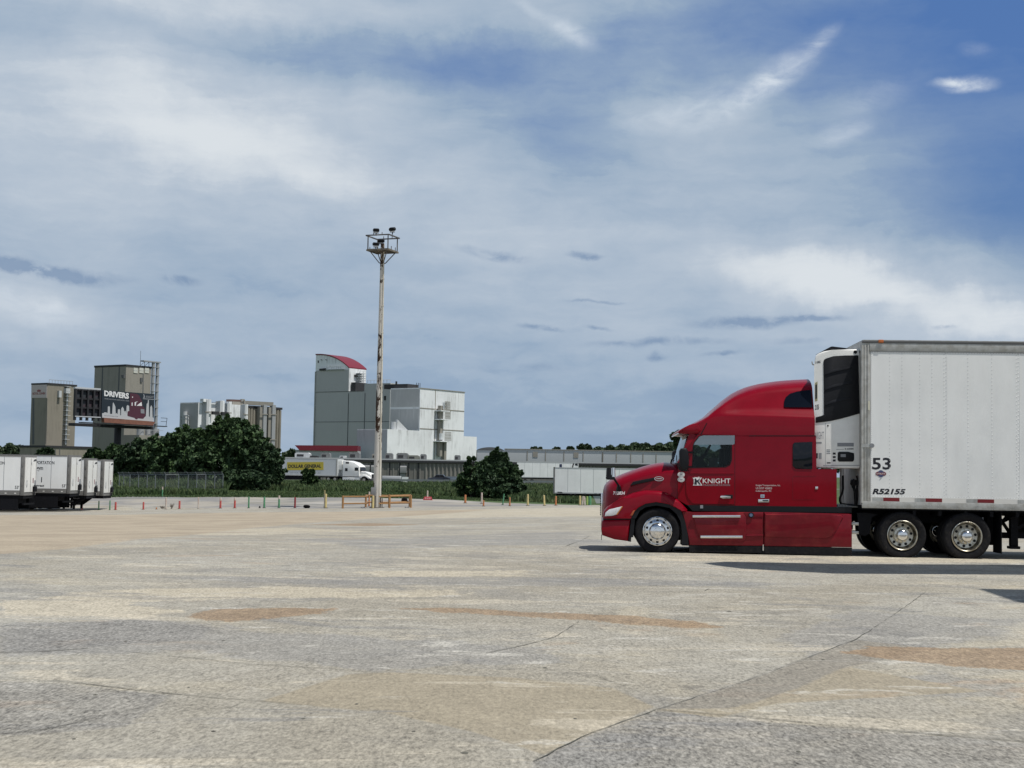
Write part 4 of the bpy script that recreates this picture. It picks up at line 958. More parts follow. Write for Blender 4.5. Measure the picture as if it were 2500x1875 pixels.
bm = BM(); q = T.xz(cb((350, 380), (356, 380), (380, 356), (372, 352)), 0); poly(bm, q, 1, -.003, -.0005); obj('scuff', bm, 'letter_grey', TL)

# refrigeration unit
YR = .26
prof = c4p((92, 1598), (90, 1040), (92, 300), (100, 230), (112, 195), (150, 166), (215, 142), (330, 124), (640, 115), (664, 128), (672, 165), (674, 1600), (664, 1628), (110, 1617))
bm = BM(); pr = T.xz(prof, YR); x_b = T.hit(2100.5, 1000, 1, YR).x
pr = [(min(x, .0145), z) for x, z in pr]
YU = WID-1.0; poly(bm, pr, 1, YR, YU, bev=.025, seg=3)
xm = sum(p[0] for p in pr)/len(pr)
for v in bm.verts:
    if v.co.x < -.1: v.co.x += min(.40*max(0, v.co.y-YR)/(YU-YR), -.02-v.co.x)
unit = obj('refrigeration_unit', bm, 'white_clean', TL, sm=40)
dk = c4p((217, 950), (207, 280), (218, 250), (240, 234), (335, 205), (480, 196), (652, 194), (668, 930), (540, 968), (420, 1000), (300, 1026), (200, 1040), (112, 1050), (112, 978), (180, 962))
bm = BM(); dq = T.xz(dk, YR); poly(bm, dq, 1, YR-.012, YR-.0005, bev=.006); gr = obj('grille_panel', bm, 'black', unit)
bm = BM()
for yy in (0, 192, 385):
    o_ = T.xz(c4p((228, 420+yy), (330, 376+yy), (450, 352+yy), (560, 340+yy), (560, 362+yy), (450, 380+yy), (330, 408+yy), (228, 446+yy)), YR); poly(bm, o_, 1, YR-.028, YR-.0125, bev=.006)
obj('louvre', bm, mat('grey louvre', (.012, .013, .017), .5, spec=.2), gr)
bm = BM(); c = T.xz(c4p((612, 152)), YR)[0]; disc(bm, c[0], c[1], .035, YR-.006, .0055, 0); obj('vent_plug', bm, 'black', unit); bm = BM(); c = T.xz(c4p((265, 1085)), YR)[0]; disc(bm, c[0], c[1], .016, YR-.006, .0055, 0); obj('vent_plug', bm, 'black', unit); bm = BM()
poly(bm, T.xz(c4p((390, 1425), (410, 1415), (520, 1415), (596, 1432), (596, 1520), (580, 1540), (405, 1540), (388, 1520)), YR), 1, YR-.014, YR-.0005, 0, bev=.005)
bs = BM(); poly(bs, T.xz(c4p((425, 1445), (490, 1445), (490, 1482), (425, 1482)), YR), 1, YR-.017, YR-.0145, 1)
obj('control_panel', bm, ['black', 'letter_grey', 'chassis'], unit); obj('display', bs, ['black', 'letter_grey'], unit)
bm = BM()
poly(bm, T.xz(c4p((385, 1302), (592, 1302), (592, 1348), (385, 1348)), YR), 1, YR-.003, YR-.0005, 1)
text(bm, 'PRECEDENT', T.xz(c4p((395, 1342), (582, 1342), (582, 1312), (395, 1312)), YR), 1, YR-.0045, 2)
text(bm, 'S-600M', T.xz(c4p((480, 1388), (588, 1388), (588, 1368), (480, 1368)), YR), 1, YR-.0015, 0, bold=.03)
poly(bm, T.xz(c4p((372, 1384), (470, 1380), (470, 1385), (372, 1389)), YR), 1, YR-.003, YR-.0005, 1)
for z in (1425, 1470, 1512): poly(bm, T.xz(c4p((328, z), (364, z), (364, z+26), (328, z+26)), YR), 1, YR-.003, YR-.0005, 0)
for z in range(3): poly(bm, T.xz(c4p((248, 1385+z*22), (296, 1385+z*22), (296, 1396+z*22), (248, 1396+z*22)), YR), 1, YR-.003, YR-.0005, 1)
poly(bm, T.xz(c4p((252, 1548), (300, 1548), (300, 1562), (252, 1562)), YR), 1, YR-.003, YR-.0005, 0)
FY = lambda *p: T.xz(c4p(*p), YR)
poly(bm, FY((108, 1432), (138, 1432), (138, 1498), (108, 1498)), 1, YR-.004, YR-.0005, 0); poly(bm, FY((150, 1430), (186, 1430), (186, 1505), (150, 1505)), 1, YR-.003, YR-.0005, 1)
text(bm, 'NIGHT', FY((104, 1255), (216, 1255), (216, 1160), (104, 1160)), 1, YR-.002, 2, bold=.0)
poly(bm, FY((108, 1290), (186, 1290), (186, 1312), (108, 1312)), 1, YR-.003, YR-.0005, 1)
text(bm, '2155', FY((102, 885), (152, 880), (152, 815), (102, 822)), 1, YR-.002, 0, bold=.03)
text(bm, 'O KING', FY((104, 300), (172, 292), (172, 258), (104, 275)), 1, YR-.002, 0, bold=.03)
poly(bm, FY((102, 545), (134, 525), (134, 770), (102, 778)), 1, YR-.003, YR-.0005, 3); poly(bm, FY((106, 570), (128, 560), (128, 740), (106, 750)), 1, YR-.0045, YR-.0032, 0)
obj('lettering', bm, ['ink', 'letter_grey', mat('silver lettering', (.30, .31, .33), .5), mat('olive label', (.30, .28, .16), .5)], unit, sm=0)
bm = BM()
poly(bm, T.xz(c4p((232, 1050), (236, 1050), (236, 1585), (232, 1585)), YR), 1, YR-.002, YR-.0004); poly(bm, T.xz(c4p((205, 1583), (668, 1583), (668, 1591), (205, 1591)), YR), 1, YR-.003, YR-.0004)
obj('panel_seam', bm, 'letter_grey', unit)
bm = BM(); poly(bm, T.xz(c4p((150, 165), (280, 96), (300, 92), (470, 112), (500, 122), (330, 124), (215, 142)), YR+.5), 1, YR+.3, YU-.3); obj('top_deflector', bm, 'black', unit)
bm = BM(); p = T.hit(*c4p((70, 310))[0], 1, YR+.05); tube(bm, (p.x, YR+.05, p.z), (p.x+.08, YR+.05, p.z-.02), .012); tube(bm, (p.x, YR+.05, p.z), (p.x-.01, YR+.05, p.z+.06), .012); obj('hook', bm, 'alu_dull', unit)
bm = BM()                                                       # air lines
for pts, r in ((((1735, 5), (1735, 200), (1722, 260), (1692, 320), (1690, 370), (1708, 405)), .022), (((1850, 110), (1880, 150), (1905, 230), (1912, 330), (1920, 430)), .03), (((1930, 5), (1945, 100), (1932, 200), (1940, 300), (1925, 420)), .02), (((1900, 60), (1870, 120), (1885, 170)), .035)):
    path(bm, [T.hit(*c3(q)[0], 1, .45+.1*i/5) for i, q in enumerate(pts)], r, 8)
box(bm, (T.hit(*c3((1840, 60))[0], 1, .5).x, .45, T.hit(*c3((1840, 150))[0], 1, .5).z), (T.hit(*c3((1930, 60))[0], 1, .5).x, .55, T.hit(*c3((1840, 60))[0], 1, .5).z), bev=.03)
obj('air_line', bm, 'black', TL)
# running gear: landing legs, bogie far back beyond the frame
bm = BM()
lx = T.hit(2470, 1300, 1, .4).x
for y in (.45, WID-.6):
    box(bm, (lx, y, .28), (lx+.14, y+.15, zrail)); box(bm, (lx-.03, y-.05, .22), (lx+.17, y+.2, .275), bev=.01); bar(bm, (lx+.07, y+.07, .6), (lx+.8, y+.07, zrail-.02), .06)
box(bm, (lx-.42, .62, .30), (lx-.32, .72, zrail)); box(bm, (lx+.42, .62, .34), (lx+.54, .74, zrail)); box(bm, (lx+.95, .5, .20), (lx+1.1, .65, zrail)); box(bm, (lx-.5, .66, .42), (lx+2.2, .72, .54)); bar(bm, (lx+.07, .6, .45), (lx+.07, WID-.6, 1.0), .05); bar(bm, (lx+.07, .6, 1.0), (lx+.07, WID-.6, .45), .05)
obj('landing_gear', bm, 'chassis', TL)
bm = BM()
for x in np.arange(1.0, 15.4, .5): box(bm, (x, .05, zrail-.13), (x+.06, WID-.05, zrail-.031))
for y in (.75, WID-.85): box(bm, (8.5, y, zrail-.30), (15.4, y+.1, zrail-.131))
box(bm, (4.6, .10, .42), (4.62, .12, zrail-.03)); obj('underframe', bm, 'chassis', TL)
bm = BM(); box(bm, (lx-.75, .75, .42), (lx-.15, WID-.75, zrail-.14), bev=.03); box(bm, (lx+.4, .55, .50), (lx+2.6, WID-.55, zrail-.14), bev=.03); box(bm, (lx-.72, .5, .30), (lx-.66, 1.9, .36)); bar(bm, (lx-.70, .6, .33), (lx-.70, .6, .6), .05); obj('dark_filler', bm, 'chassis', TL)  # added dark blocks standing in for the deep shade under the trailer
bm = BM(); path(bm, [(lx-.62, .2, zrail-.14), (lx-.60, .2, .62), (lx-.55, .2, .45), (lx-.53, .2, .34)], .014); obj('crank_handle', bm, 'letter_grey', TL)
for wx in (13.2, 14.45):
    for yo, s in ((.03, 1), (WID-.03, -1)): wheel('drive', wx, .468, .468, yo, TL, s)
    bm = BM(); tube(bm, (wx, .3, .468), (wx, WID-.3, .468), .1); obj('axle', bm, 'chassis', TL)
bm = BM()
for s in (0, 1):
    y0 = .1+s*1.21; box(bm, (LEN+.001, y0, zrail+.06), (LEN+.03, y0+1.19, ztp-.12))
obj('rear_door', bm, 'white_clean', TL)

# ------------------------------------------------------------------ parked box trailers at the left
def seam_lines(bm, x0, x1, n, y, z0, z1, w=.02):
    for k in range(1, n): x = x0+(x1-x0)*k/n; box(bm, (x-w/2, y-.004, z0), (x+w/2, y-.0005, z1))
M['frame_grey'] = mat('grey trailer frame', (.19, .185, .178), .5, .2, var=.12, vscale=3)
def van_trailer(px, Y, zground, label, words, door_extra, xk=-.5):
    """rear corner of the near side stands at photo column px; body runs to the left of it, doors face right"""
    p = at(px, 1200, Y); fr = Frame((p.x, Y, zground), 0.0)
    t_ = fr.root('box_trailer', label, 'trailer', 'white box trailers parked at the left'); L = 16.0; Wd = 2.55; zf, zt = 1.17, 4.08
    bm = BM(); box(bm, (-L, .01, zf+.16), (-.30, Wd-.01, zt-.02)); obj('box_body', bm, 'white_dirty', t_)
    bm = BM(); seam_lines(bm, -L, -.3, 13, .01, zf+.35, zt-.12, .03); obj('panel_seam', bm, 'letter_grey', t_)
    bm = BM(); box(bm, (-L, -.01, zf), (-.301, Wd+.01, zf+.345)); box(bm, (-L, -.005, zt-.10), (-.301, Wd+.005, zt)); obj('rail', bm, 'frame_grey', t_)
    bm = BM()
    for k in range(22): x = -.6-k*.7; box(bm, (x-.09, -.018, zf+.10), (x+.05, -.0105, zf+.17))
    obj('marker_strip', bm, 'tape_white', t_)
    bm = BM(); box(bm, (-.26, -.02, zf-.02), (0, .08, zt+.02), bev=.01); box(bm, (-.30, Wd-.06, zf-.02), (0, Wd+.02, zt+.02)); box(bm, (-.30, .081, zt-.14), (0, Wd-.061, zt+.02)); box(bm, (-.30, .081, zf-.02), (0, Wd-.061, zf+.22))
    for z in (1.9, 2.6, 3.3): box(bm, (-.18, -.05, z), (-.08, -.0205, z+.22))
    obj('rear_frame', bm, 'frame_grey', t_)
    bm = BM(); box(bm, (-.02, .085, zf+.225), (.03, 1.22, zt-.145)); d1 = obj('rear_door', bm, 'white_clean', t_)
    bm = BM(); box(bm, (-.02, 1.23, zf+.225), (.03, Wd-.065, zt-.145)); d2 = obj('rear_door', bm, 'white_clean', t_)
    def on(lo, hi, m, nm, th=.012, par=d1): b = BM(); box(b, (.0305, lo[0], lo[1]), (.0305+th, hi[0], hi[1])); return obj(nm, b, m, par)
    b = BM(); poly(b, [(.30, 2.0), (.52, 2.32), (.74, 2.0), (.52, 1.68)], 0, .0305, .036, 0); poly(b, [(.38, 2.0), (.52, 2.2), (.66, 2.0), (.52, 1.80)], 0, .0365, .040, 1); obj('placard', b, ['letter_grey', 'white_clean'], d1)
    b = BM(); poly(b, [(1.30, 3.35), (1.42, 3.62), (1.54, 3.35), (1.48, 3.35), (1.42, 3.5), (1.36, 3.35)], 0, .0305, .034, 0); obj('emblem', b, 'letter_grey', d2)
    b = BM(); box(b, (.0305, 1.75, 2.05), (.045, 1.98, 2.42)); obj('vent', b, mat('door vent pink', (.33, .24, .25), .6), d2)
    b = BM(); box(b, (.0305, 2.15, 1.9), (.06, 2.40, 2.25)); obj('document_box', b, 'letter_grey', d2)
    b = BM(); box(b, (.0305, 1.80, 1.40), (.16, 2.44, 1.80), bev=.03); tube(b, (.10, 1.95, 1.36), (.10, 1.95, 1.1), .06); box(b, (.05, 2.0, 1.82), (.14, 2.4, 1.88)); obj('tail_lift', b, 'chassis', d2)
    b = BM(); poly(b, [(1.75, 3.66), (2.0, 3.80), (2.35, 3.82), (2.40, 3.70), (2.1, 3.66)], 0, .0305, .04); obj('emblem', b, 'ink', d2)
    b = BM()
    for y in (1.26, 2.42): tube(b, (.05, y, zf+.25), (.05, y, zt-.2), .015, n=6)
    obj('lock_rod', b, 'alu', d1)
    b = BM(); box(b, (-L+.2, .1, zf-.25), (-.05, Wd-.1, zf-.005)); box(b, (-13, .04, .10), (xk, .10, zf-.26)); box(b, (-13, Wd-.10, .10), (xk, Wd-.04, zf-.26)); box(b, (-4.9, .5, .55), (xk-.1, Wd-.5, zf-.26)); obj('underframe', b, 'chassis', t_)  # chassis, with black skirts carried on to stand for the shadow below
    b = BM()
    for y in (.25, Wd-.35):
        if not door_extra: continue
        for x in (-1.15, -1.95): box(b, (x, y, .08), (x+.16, y+.1, zf-.26))
        bar(b, (-1.85, y+.05, .45), (-1.1, y+.05, zf-.3), .10); bar(b, (-1.85, y+.05, zf-.3), (-1.1, y+.05, .45), .10); bar(b, (-1.95, y+.05, .40), (-1.0, y+.05, .40), .10)
        poly(b, [(-1.0, zf-.26), (-.2, zf-.26), (-.4, zf-.42), (-.95, .35)], 1, y, y+.1)
    if not door_extra and xk < -1: box(b, (xk-.2, .1, .55), (xk, Wd-.1, zf-.26)); obj('rear_bulkhead', b, 'chassis', t_)
    else: box(b, (min(xk+.36, -.14) if not door_extra else -1.2, .1, .45), (min(xk+.5, .0) if not door_extra else -1.06, Wd-.1, .58)); obj('underride_guard', b, 'chassis', t_)
    b = BM()
    for x in (-4.4, -5.7):
        for y0, s in ((.05, 1), (Wd-.05, -1)): lathe(b, x, .50, [(0, .08), (.28, .08), (.30, .03), (.42, .0), (.5, .06), (.5, .26), (.3, .3), (0, .3)], 24, 0, y0, s)
    obj('wheel', b, 'rubber', t_)
    b = BM()
    for s, x0, x1, z0, z1 in words: text(b, s, [(x0, z0), (x1, z0), (x1, z1), (x0, z1)], 1, .0065, bold=.02)
    obj('lettering', b, 'ink', t_, sm=0)
    return t_
def zg(px, Y): p = at(px, 1240, Y); return tz(p.x, Y)
van_trailer(58, 104, zg(58, 104)+.10, 'white box trailer nearest at the far left, its side lettering ending in ON', [("53'", -.66, -.36, 1.62, 1.86), ('TRANSPORTATION', -3.6, -1.47, 3.38, 3.61)], 0, -.4)
van_trailer(171, 109, zg(171, 109)+.25, 'white box trailer second in the parked row, with RTATION visible on its side', [("53'", -.64, -.34, 1.62, 1.86), ('TRANSPORTATION', -3.45, -1.28, 3.36, 3.61), ('gym', -2.62, -2.13, 2.82, 3.14), ('over great', -3.2, -2.0, 1.58, 1.80), ('|', -2.25, -2.18, 1.98, 2.38)], 0, -.95)
van_trailer(212, 112.5, zg(212, 112.5)+.10, 'white box trailer third in the parked row, a braced dark frame under its rear', [("53'", -1.05, -.5, 1.75, 2.0)], 1, -2.1)
t4 = van_trailer(252.5, 116, zg(252.5, 116)+.05, 'white box trailer farthest back in the parked row, its whole rear door in view', [("53'", -1.05, -.5, 1.75, 2.0)], 0, -3.6)

# ------------------------------------------------------------------ marker posts along the edge of the lot
PC = {'red': mat('red post', (.42, .055, .05), .5, col2=(.50, .12, .10), vscale=6), 'green': mat('green post', (.06, .22, .10), .5, col2=(.12, .30, .17), vscale=5), 'white': mat('chalky post', (.55, .50, .44), .6, col2=(.45, .33, .28), vscale=5),
      'orange': mat('orange post', (.50, .17, .05), .55, col2=(.42, .22, .12), vscale=6), 'yellow': mat('cream yellow post', (.62, .50, .22), .55, col2=(.50, .40, .20), vscale=4), 'lime': mat('lime post', (.32, .48, .12), .55), 'maroon': mat('dark red post', (.24, .03, .035), .5), 'black': M['black']}
def post(px, ytop, ybase, Y, colr, label, w=.065, cap=None, lean=0.0, collar=False, group='marker posts along the far edge of the lot', name='marker_post', cat='post'):
    p = at(px, ybase, Y); z0 = tz(p.x, Y); h = (ybase-ytop)*Y/F; h = max(h, .15)
    if abs(z0-p.z) > .5: pass
    t_ = empty(name, (p.x, Y, z0), 0, label, cat, group)
    bm = BM(); tube(bm, (0, 0, -.1), (lean, 0, h*.98), w, w*.92, 12); tube(bm, (lean, 0, h*.98), (lean, 0, h), w*.92, w*.4, 12)
    body = obj('shaft', bm, PC[colr], t_)
    if cap:
        bm = BM(); tube(bm, (lean*.7, 0, h*.72), (lean, 0, h*1.0), w*1.06, w*1.0, 12); obj('reflective_sleeve', bm, PC[cap], t_)
    bm = BM(); tube(bm, (0, 0, 0), (0, 0, .045), w*2.0, w*1.7, 12); obj('base', bm, 'rubber', t_)
    return t_
Yp = 116.5
post(200, 1224, 1244, Yp, 'red', 'red marker post at the left end, just right of the braced trailer undercarriage', .07)
post(241, 1220, 1243, Yp, 'green', 'dark green marker post below the farthest parked white trailer, left one of two', .055)
post(268, 1219, 1243, Yp, 'green', 'dark green marker post below the farthest parked white trailer, right one of two', .055)
post(282, 1223, 1243, Yp, 'red', 'bright red marker post close beside a green post at the corner of the parked trailers', .085)
post(350, 1222.5, 1242, Yp, 'red', 'short red marker post standing alone left of a tall whitish post', .075)
post(382, 1236.5, 1242, Yp, 'orange', 'broken stub of an orange marker post', .06)
post(396, 1196, 1221, 142, 'green', 'slim green marker post set back by the grass in front of the chain link fence', .065, cap='white')
post(405, 1213, 1242, Yp, 'white', 'tall whitish marker post beside dry weeds, below the chain link fence', .075)
post(438, 1221, 1241.5, Yp, 'red', 'red marker post right of the tall whitish post and dry weeds', .085)
post(484, 1213, 1241.5, Yp, 'white', 'faded pinkish white marker post between two red ones', .06)
post(538, 1214.5, 1241, Yp, 'red', 'red marker post with a white top, left one of a pair below the big tree', .085, cap='white')
post(573, 1214.5, 1241, Yp, 'red', 'red marker post with a white top, right one of a pair below the big tree', .085, cap='white')
post(607, 1213, 1241, Yp, 'green', 'green marker post next to the white topped red pair', .07)
post(634, 1235.5, 1241, Yp, 'black', 'short black stub post between two green posts', .06)
post(645, 1213, 1240.5, Yp, 'green', 'green marker post just right of a short black stub', .08)
post(681, 1210, 1240.5, Yp, 'green', 'pale topped green marker post left of the dark red one', .08, cap='white')
post(720, 1213.5, 1240, Yp, 'maroon', 'dark red marker post near the tyre lying on the lot edge', .08)
post(792, 1198.5, 1240, 118, 'white', 'thin whitish post rising just behind the big yellow bollard', .055, cap='yellow')
post(795, 1205, 1240, Yp-.6, 'yellow', 'thick pale yellow bollard left of the orange pipe barrier', .10, name='bollard', cat='bollard', group='yellow bollards')
post(910.5, 1207, 1238.5, 113.5, 'yellow', 'pale yellow bollard standing in the gap of the orange pipe barrier', .095, name='bollard', cat='bollard', group='yellow bollards')
post(901, 1200, 1236, 119, 'orange', 'orange post with pale top behind the pipe barrier', .07, cap='white')
post(1043.5, 1197, 1219, 139, 'white', 'clean white post standing behind the low red barrier', .075)
post(1136, 1204, 1224.5, 128, 'orange', 'orange marker post in front of the dark bush, left of a tall white one', .10)
post(1176, 1199, 1226, 127, 'white', 'tall white marker post in front of the middle of the dark bush', .085)
post(1180.5, 1220, 1235, Yp, 'orange', 'orange and black short marker post close by the tall white one', .07)
post(1227, 1200.5, 1227.5, 122, 'green', 'leaning green marker post in front of the dark bush', .06, lean=.12)
post(1244.5, 1212.5, 1234, Yp, 'orange', 'thin orange marker post in front of the right part of the dark bush', .065)
post(1288.5, 1201, 1229, 118, 'yellow', 'cream post with a dark foot left of the near white trailer', .085)
post(1329.5, 1208, 1234, 117, 'yellow', 'cream post leaning slightly, midway between bush and near white trailer', .08, lean=-.06)
post(1357, 1208, 1231, 118, 'orange', 'brownish orange post under the rear corner of the near white trailer', .08)
post(1416, 1210, 1233.5, 118, 'yellow', 'cream post at the left of the cluster under the near white trailer', .085, group='cluster of posts under the white trailer')
post(1421, 1211, 1233.5, 117.6, 'white', 'whitish leaning post second in the cluster under the near white trailer', .075, lean=.08, group='cluster of posts under the white trailer')
post(1428, 1211.5, 1233.5, 117.2, 'white', 'dull cream post in the middle of the cluster under the near white trailer', .07, lean=-.05, group='cluster of posts under the white trailer')
post(1433.5, 1211.5, 1233.5, 118, 'lime', 'lime green post in the cluster under the near white trailer', .07, group='cluster of posts under the white trailer')
post(1440, 1211, 1233.5, 117.5, 'green', 'thick green post at the right of the cluster under the near white trailer', .13, group='cluster of posts under the white trailer')

# low red barrier, tyres, debris
p = on_ground(1046, 137); t_ = empty('barrier', (p.x, p.y, p.z), 0, 'low red plastic barrier with pale panels on the asphalt', 'barrier')
bm = BM(); poly(bm, [(-.46, 0), (.46, 0), (.40, .12), (.34, .33), (-.34, .33), (-.40, .12)], 1, -.22, .22, bev=.03); obj('body', bm, mat('red plastic', (.42, .04, .06), .5), t_)
bm = BM(); [box(bm, (x-.07, -.235, .10), (x+.07, -.2205, .26)) for x in (-.2, .0, .2)]; obj('reflector', bm, mat('pink reflector', (.55, .28, .28), .4), t_)
def torus(bm, R0, r0, n=28, m_=12, mi=0):
    V_ = [[bm.verts.new(((R0+r0*math.cos(2*math.pi*j/m_))*math.cos(2*math.pi*i/n), 1.0*r0*math.sin(2*math.pi*j/m_), (R0+r0*math.cos(2*math.pi*j/m_))*math.sin(2*math.pi*i/n))) for j in range(m_)] for i in range(n)]
    for i in range(n):
        for j in range(m_): bm.faces.new((V_[i][j], V_[(i+1) % n][j], V_[(i+1) % n][(j+1) % m_], V_[i][(j+1) % m_]))
for px, Y, tilt, lab in ((751, 116, R(72), 'black tyre lying flat on the lot edge in a long shadow'), (989, 126, R(10), 'black tyre standing behind the orange pipe barrier')):
    p = on_ground(px, Y); t_ = empty('tyre', (p.x, p.y, p.z), 0, lab, 'tyre'); bm = BM(); torus(bm, .20, .085)
    for v in bm.verts: v.co = Matrix.Rotation(tilt, 3, 'X')@v.co
    zmin = min(v.co.z for v in bm.verts)
    for v in bm.verts: v.co.z -= zmin
    obj('tread', bm, 'rubber', t_)
    bm = BM(); tube(bm, (0, -.05, 0), (0, .05, 0), .125, n=20)
    for v in bm.verts: v.co = Matrix.Rotation(tilt, 3, 'X')@v.co; v.co.z -= zmin
    obj('rim', bm, 'chassis', t_)
def dry_weed(px, Y, lab, hh):
    p = on_ground(px, Y); bm = BM()
    for k in range(9):
        a = random.uniform(0, 6.28); d = random.uniform(.02, .2); h = random.uniform(.4, 1)*hh
        tube(bm, (d*.3*math.cos(a), d*.3*math.sin(a), -.03), (d*math.cos(a)*2, d*math.sin(a)*2, h), .012, .006, 5)
        for q in range(4): z = h*(.4+.15*q); tube(bm, (d*math.cos(a)*2*z/h, d*math.sin(a)*2*z/h, z), (d*math.cos(a)*2*z/h+random.uniform(-.15, .15), random.uniform(-.1, .1), z+.1), .012, .004, 4)
    o = obj('dry_weed', bm, mat('dry stem', (.085, .06, .04), .9), loc=p); tag(o, lab, 'plant')
dry_weed(421, 117, 'dead brown weed stalks by the tall whitish post', .55); dry_weed(398, 117.5, 'small dead weed tuft left of the tall whitish post', .25)

# ------------------------------------------------------------------ pipe barrier round the mast
M['pipe'] = mat('orange painted pipe', (.34, .18, .07), .55, col2=(.24, .13, .06), vscale=4, lo=.5, hi=.7, var=.1)
mb = at(920, 1238, 115); mbz = tz(mb.x, 115)
bt = empty('pipe_barrier', (mb.x, mb.y, mbz), 0, 'orange brown pipe barrier round the foot of the light mast', 'barrier')
def bx(px, dY): return at(px, 1230, 115+dY).x-mb.x
fl = [bx(837, -1.6), bx(897, -1.6), bx(951, -1.6), bx(1003, -1.6)]; PH = 1.0; dz = lambda x, dy: tz(mb.x+x, 115+dy)-mbz
pts = [(fl[0], -1.6), (fl[2], -1.6), (fl[3], -1.6), (bx(893, 2.2), 2.2), (bx(1000, 2.2), 2.2), (bx(950, 2.2), 2.2)]
for (x, y) in pts:
    bm = BM(); tube(bm, (x, y, dz(x, y)-.1), (x, y, dz(x, y)+PH+.05), .085, n=12); obj('post', bm, 'pipe', bt)
bm = BM()
for z in (PH-.03, .42):
    for a, b in ((0, 1), (2, 3)):
        x0, x1 = fl[a], (fl[1] if b == 1 else fl[3]); path(bm, [(x0, -1.6, z+dz(x0, -1.6)), (x1, -1.6, z+dz(x1, -1.6))], .06, 10)
    path(bm, [(fl[3], -1.6, z+dz(fl[3], -1.6)), (bx(1000, 2.2), 2.2, z+dz(fl[3], 2.2)), (bx(950, 2.2), 2.2, z+dz(0, 2.2)), (bx(893, 2.2), 2.2, z+dz(0, 2.2))], .06, 10)
    path(bm, [(fl[1], -1.6, z+dz(0, -1.6)), (bx(893, 2.2), 2.2, z+dz(0, 2.2))], .06, 10); path(bm, [(fl[2], -1.6, z+dz(0, -1.6)), (fl[1]+.9, -1.6, z+dz(0, -1.6))], .05, 10)
obj('rail', bm, 'pipe', bt)

# ------------------------------------------------------------------ light mast
m = mkmat('peeling mast paint', lambda t, P: t.mix(t.ramp(t.math('ADD', t.noise(t.mapping(P, scale=(1, 1, .45)), 1.5, 7, .72, .5), t.math('MULTIPLY', t.math('SUBTRACT', t.noise(t.mapping(P, scale=(1, 1, .12)), .8, 2, .5), .5), .35)), .53, .56), t.mix(t.noise(P, 2.5, 5, .6), (.60, .575, .53), (.48, .45, .41)), (.045, .027, .018)))
M['mast'] = m
mt = empty('light_mast', (mb.x, mb.y, mbz), 0, 'tall rusty light mast with peeling pale paint and a railed lamp platform', 'light mast')
H = 22.3; zt0 = 0
ztop = at(934, 611, 115).z-mbz
bm = BM(); n = 8
prof = [(0, .34), (1.2, .33), (4, .30), (9, .25), (14, .21), (ztop-.3, .165), (ztop+.55, .16)]
for (z0, r0), (z1, r1) in zip(prof[:-1], prof[1:]): tube(bm, (0, 0, z0-.02), (0, 0, z1), r0, r1, 12, caps=True)
obj('pole', bm, 'mast', mt)
bm = BM(); tube(bm, (.22, -.26, 0), (.12, -.14, ztop), .075, .05, 10)
for z in np.arange(1, ztop, 2.2): box(bm, (.05, -.30+z*.005, z), (.30-z*.004, -.12, z+.05))
obj('conduit', bm, mat('cream conduit', (.60, .57, .49), .5, col2=(.42, .38, .31), vscale=1.2, vstretch=(1, 1, .4)), mt)
bm = BM(); e = at(912, 1199, 114.5); box(bm, (e.x-mb.x-.20, -.62, at(912, 1208, 114.5).z-mbz), (e.x-mb.x+.20, -.36, at(912, 1190, 114.5).z-mbz), bev=.02); bar(bm, (e.x-mb.x, -.35, e.z-mbz), (0, -.1, e.z-mbz), .08); obj('electric_box', bm, mat('grey steel box', (.21, .215, .22), .5), mt)
bm = BM(); tube(bm, (0, 0, -.12), (0, 0, .10), .62, .60, 16); obj('base', bm, mat('mast footing', (.12, .105, .09), .9, var=.3), mt)
bm = BM()
for k in range(6): a = R(60*k+15); bar(bm, (.42*math.cos(a), .42*math.sin(a), .1), (.42*math.cos(a), .42*math.sin(a), random.uniform(.3, 1.1)), .07)
obj('anchor_bolt', bm, mat('rusted steel', (.05, .035, .025), .8), mt)
a0 = R(24.8); rr = 1.36; CN = [(rr*math.cos(a0+k*math.pi/2), rr*math.sin(a0+k*math.pi/2)) for k in range(4)]
M['deck'] = mat('weathered deck steel', (.10, .092, .085), .7, col2=(.20, .165, .12), vscale=2)
M['frame_steel'] = mat('dark weathered frame', (.075, .07, .07), .6, col2=(.22, .18, .13), vscale=1.5, lo=.5, hi=.7)
bm = BM(); poly(bm, CN, 2, ztop-.06, ztop)
for k in range(4): bar(bm, (*CN[k], ztop-.10), (*CN[(k+1) % 4], ztop-.10), .10)
bar(bm, (*CN[0], ztop-.11), (*CN[2], ztop-.11), .1); bar(bm, (*CN[1], ztop-.11), (*CN[3], ztop-.11), .1); obj('platform', bm, 'deck', mt)
bm = BM(); hz = ztop+1.10
for k in range(4):
    bar(bm, (CN[k][0]*.93, CN[k][1]*.93, ztop), (CN[k][0]*.93, CN[k][1]*.93, hz), .085); A, B = CN[k], CN[(k+1) % 4]
    bar(bm, (A[0]*1.06, A[1]*1.06, hz), (B[0]*1.06, B[1]*1.06, hz), .09)
    for f in (.3, .7): x, y = A[0]+(B[0]-A[0])*f, A[1]+(B[1]-A[1])*f; tube(bm, (x, y, hz), (x, y, hz+.22), .03, n=6) if (k+int(f*10)) % 2 else tube(bm, (x, y, ztop), (x, y, ztop+.25), .03, n=6)
obj('guard_frame', bm, 'frame_steel', mt)
bm = BM()
for k in range(4): path(bm, [(CN[k][0]*.86, CN[k][1]*.86, ztop-.06), (CN[k][0]*.2, CN[k][1]*.2, ztop-1.05), (0, 0, ztop-1.12)], .04, 8)
obj('brace', bm, 'frame_steel', mt)
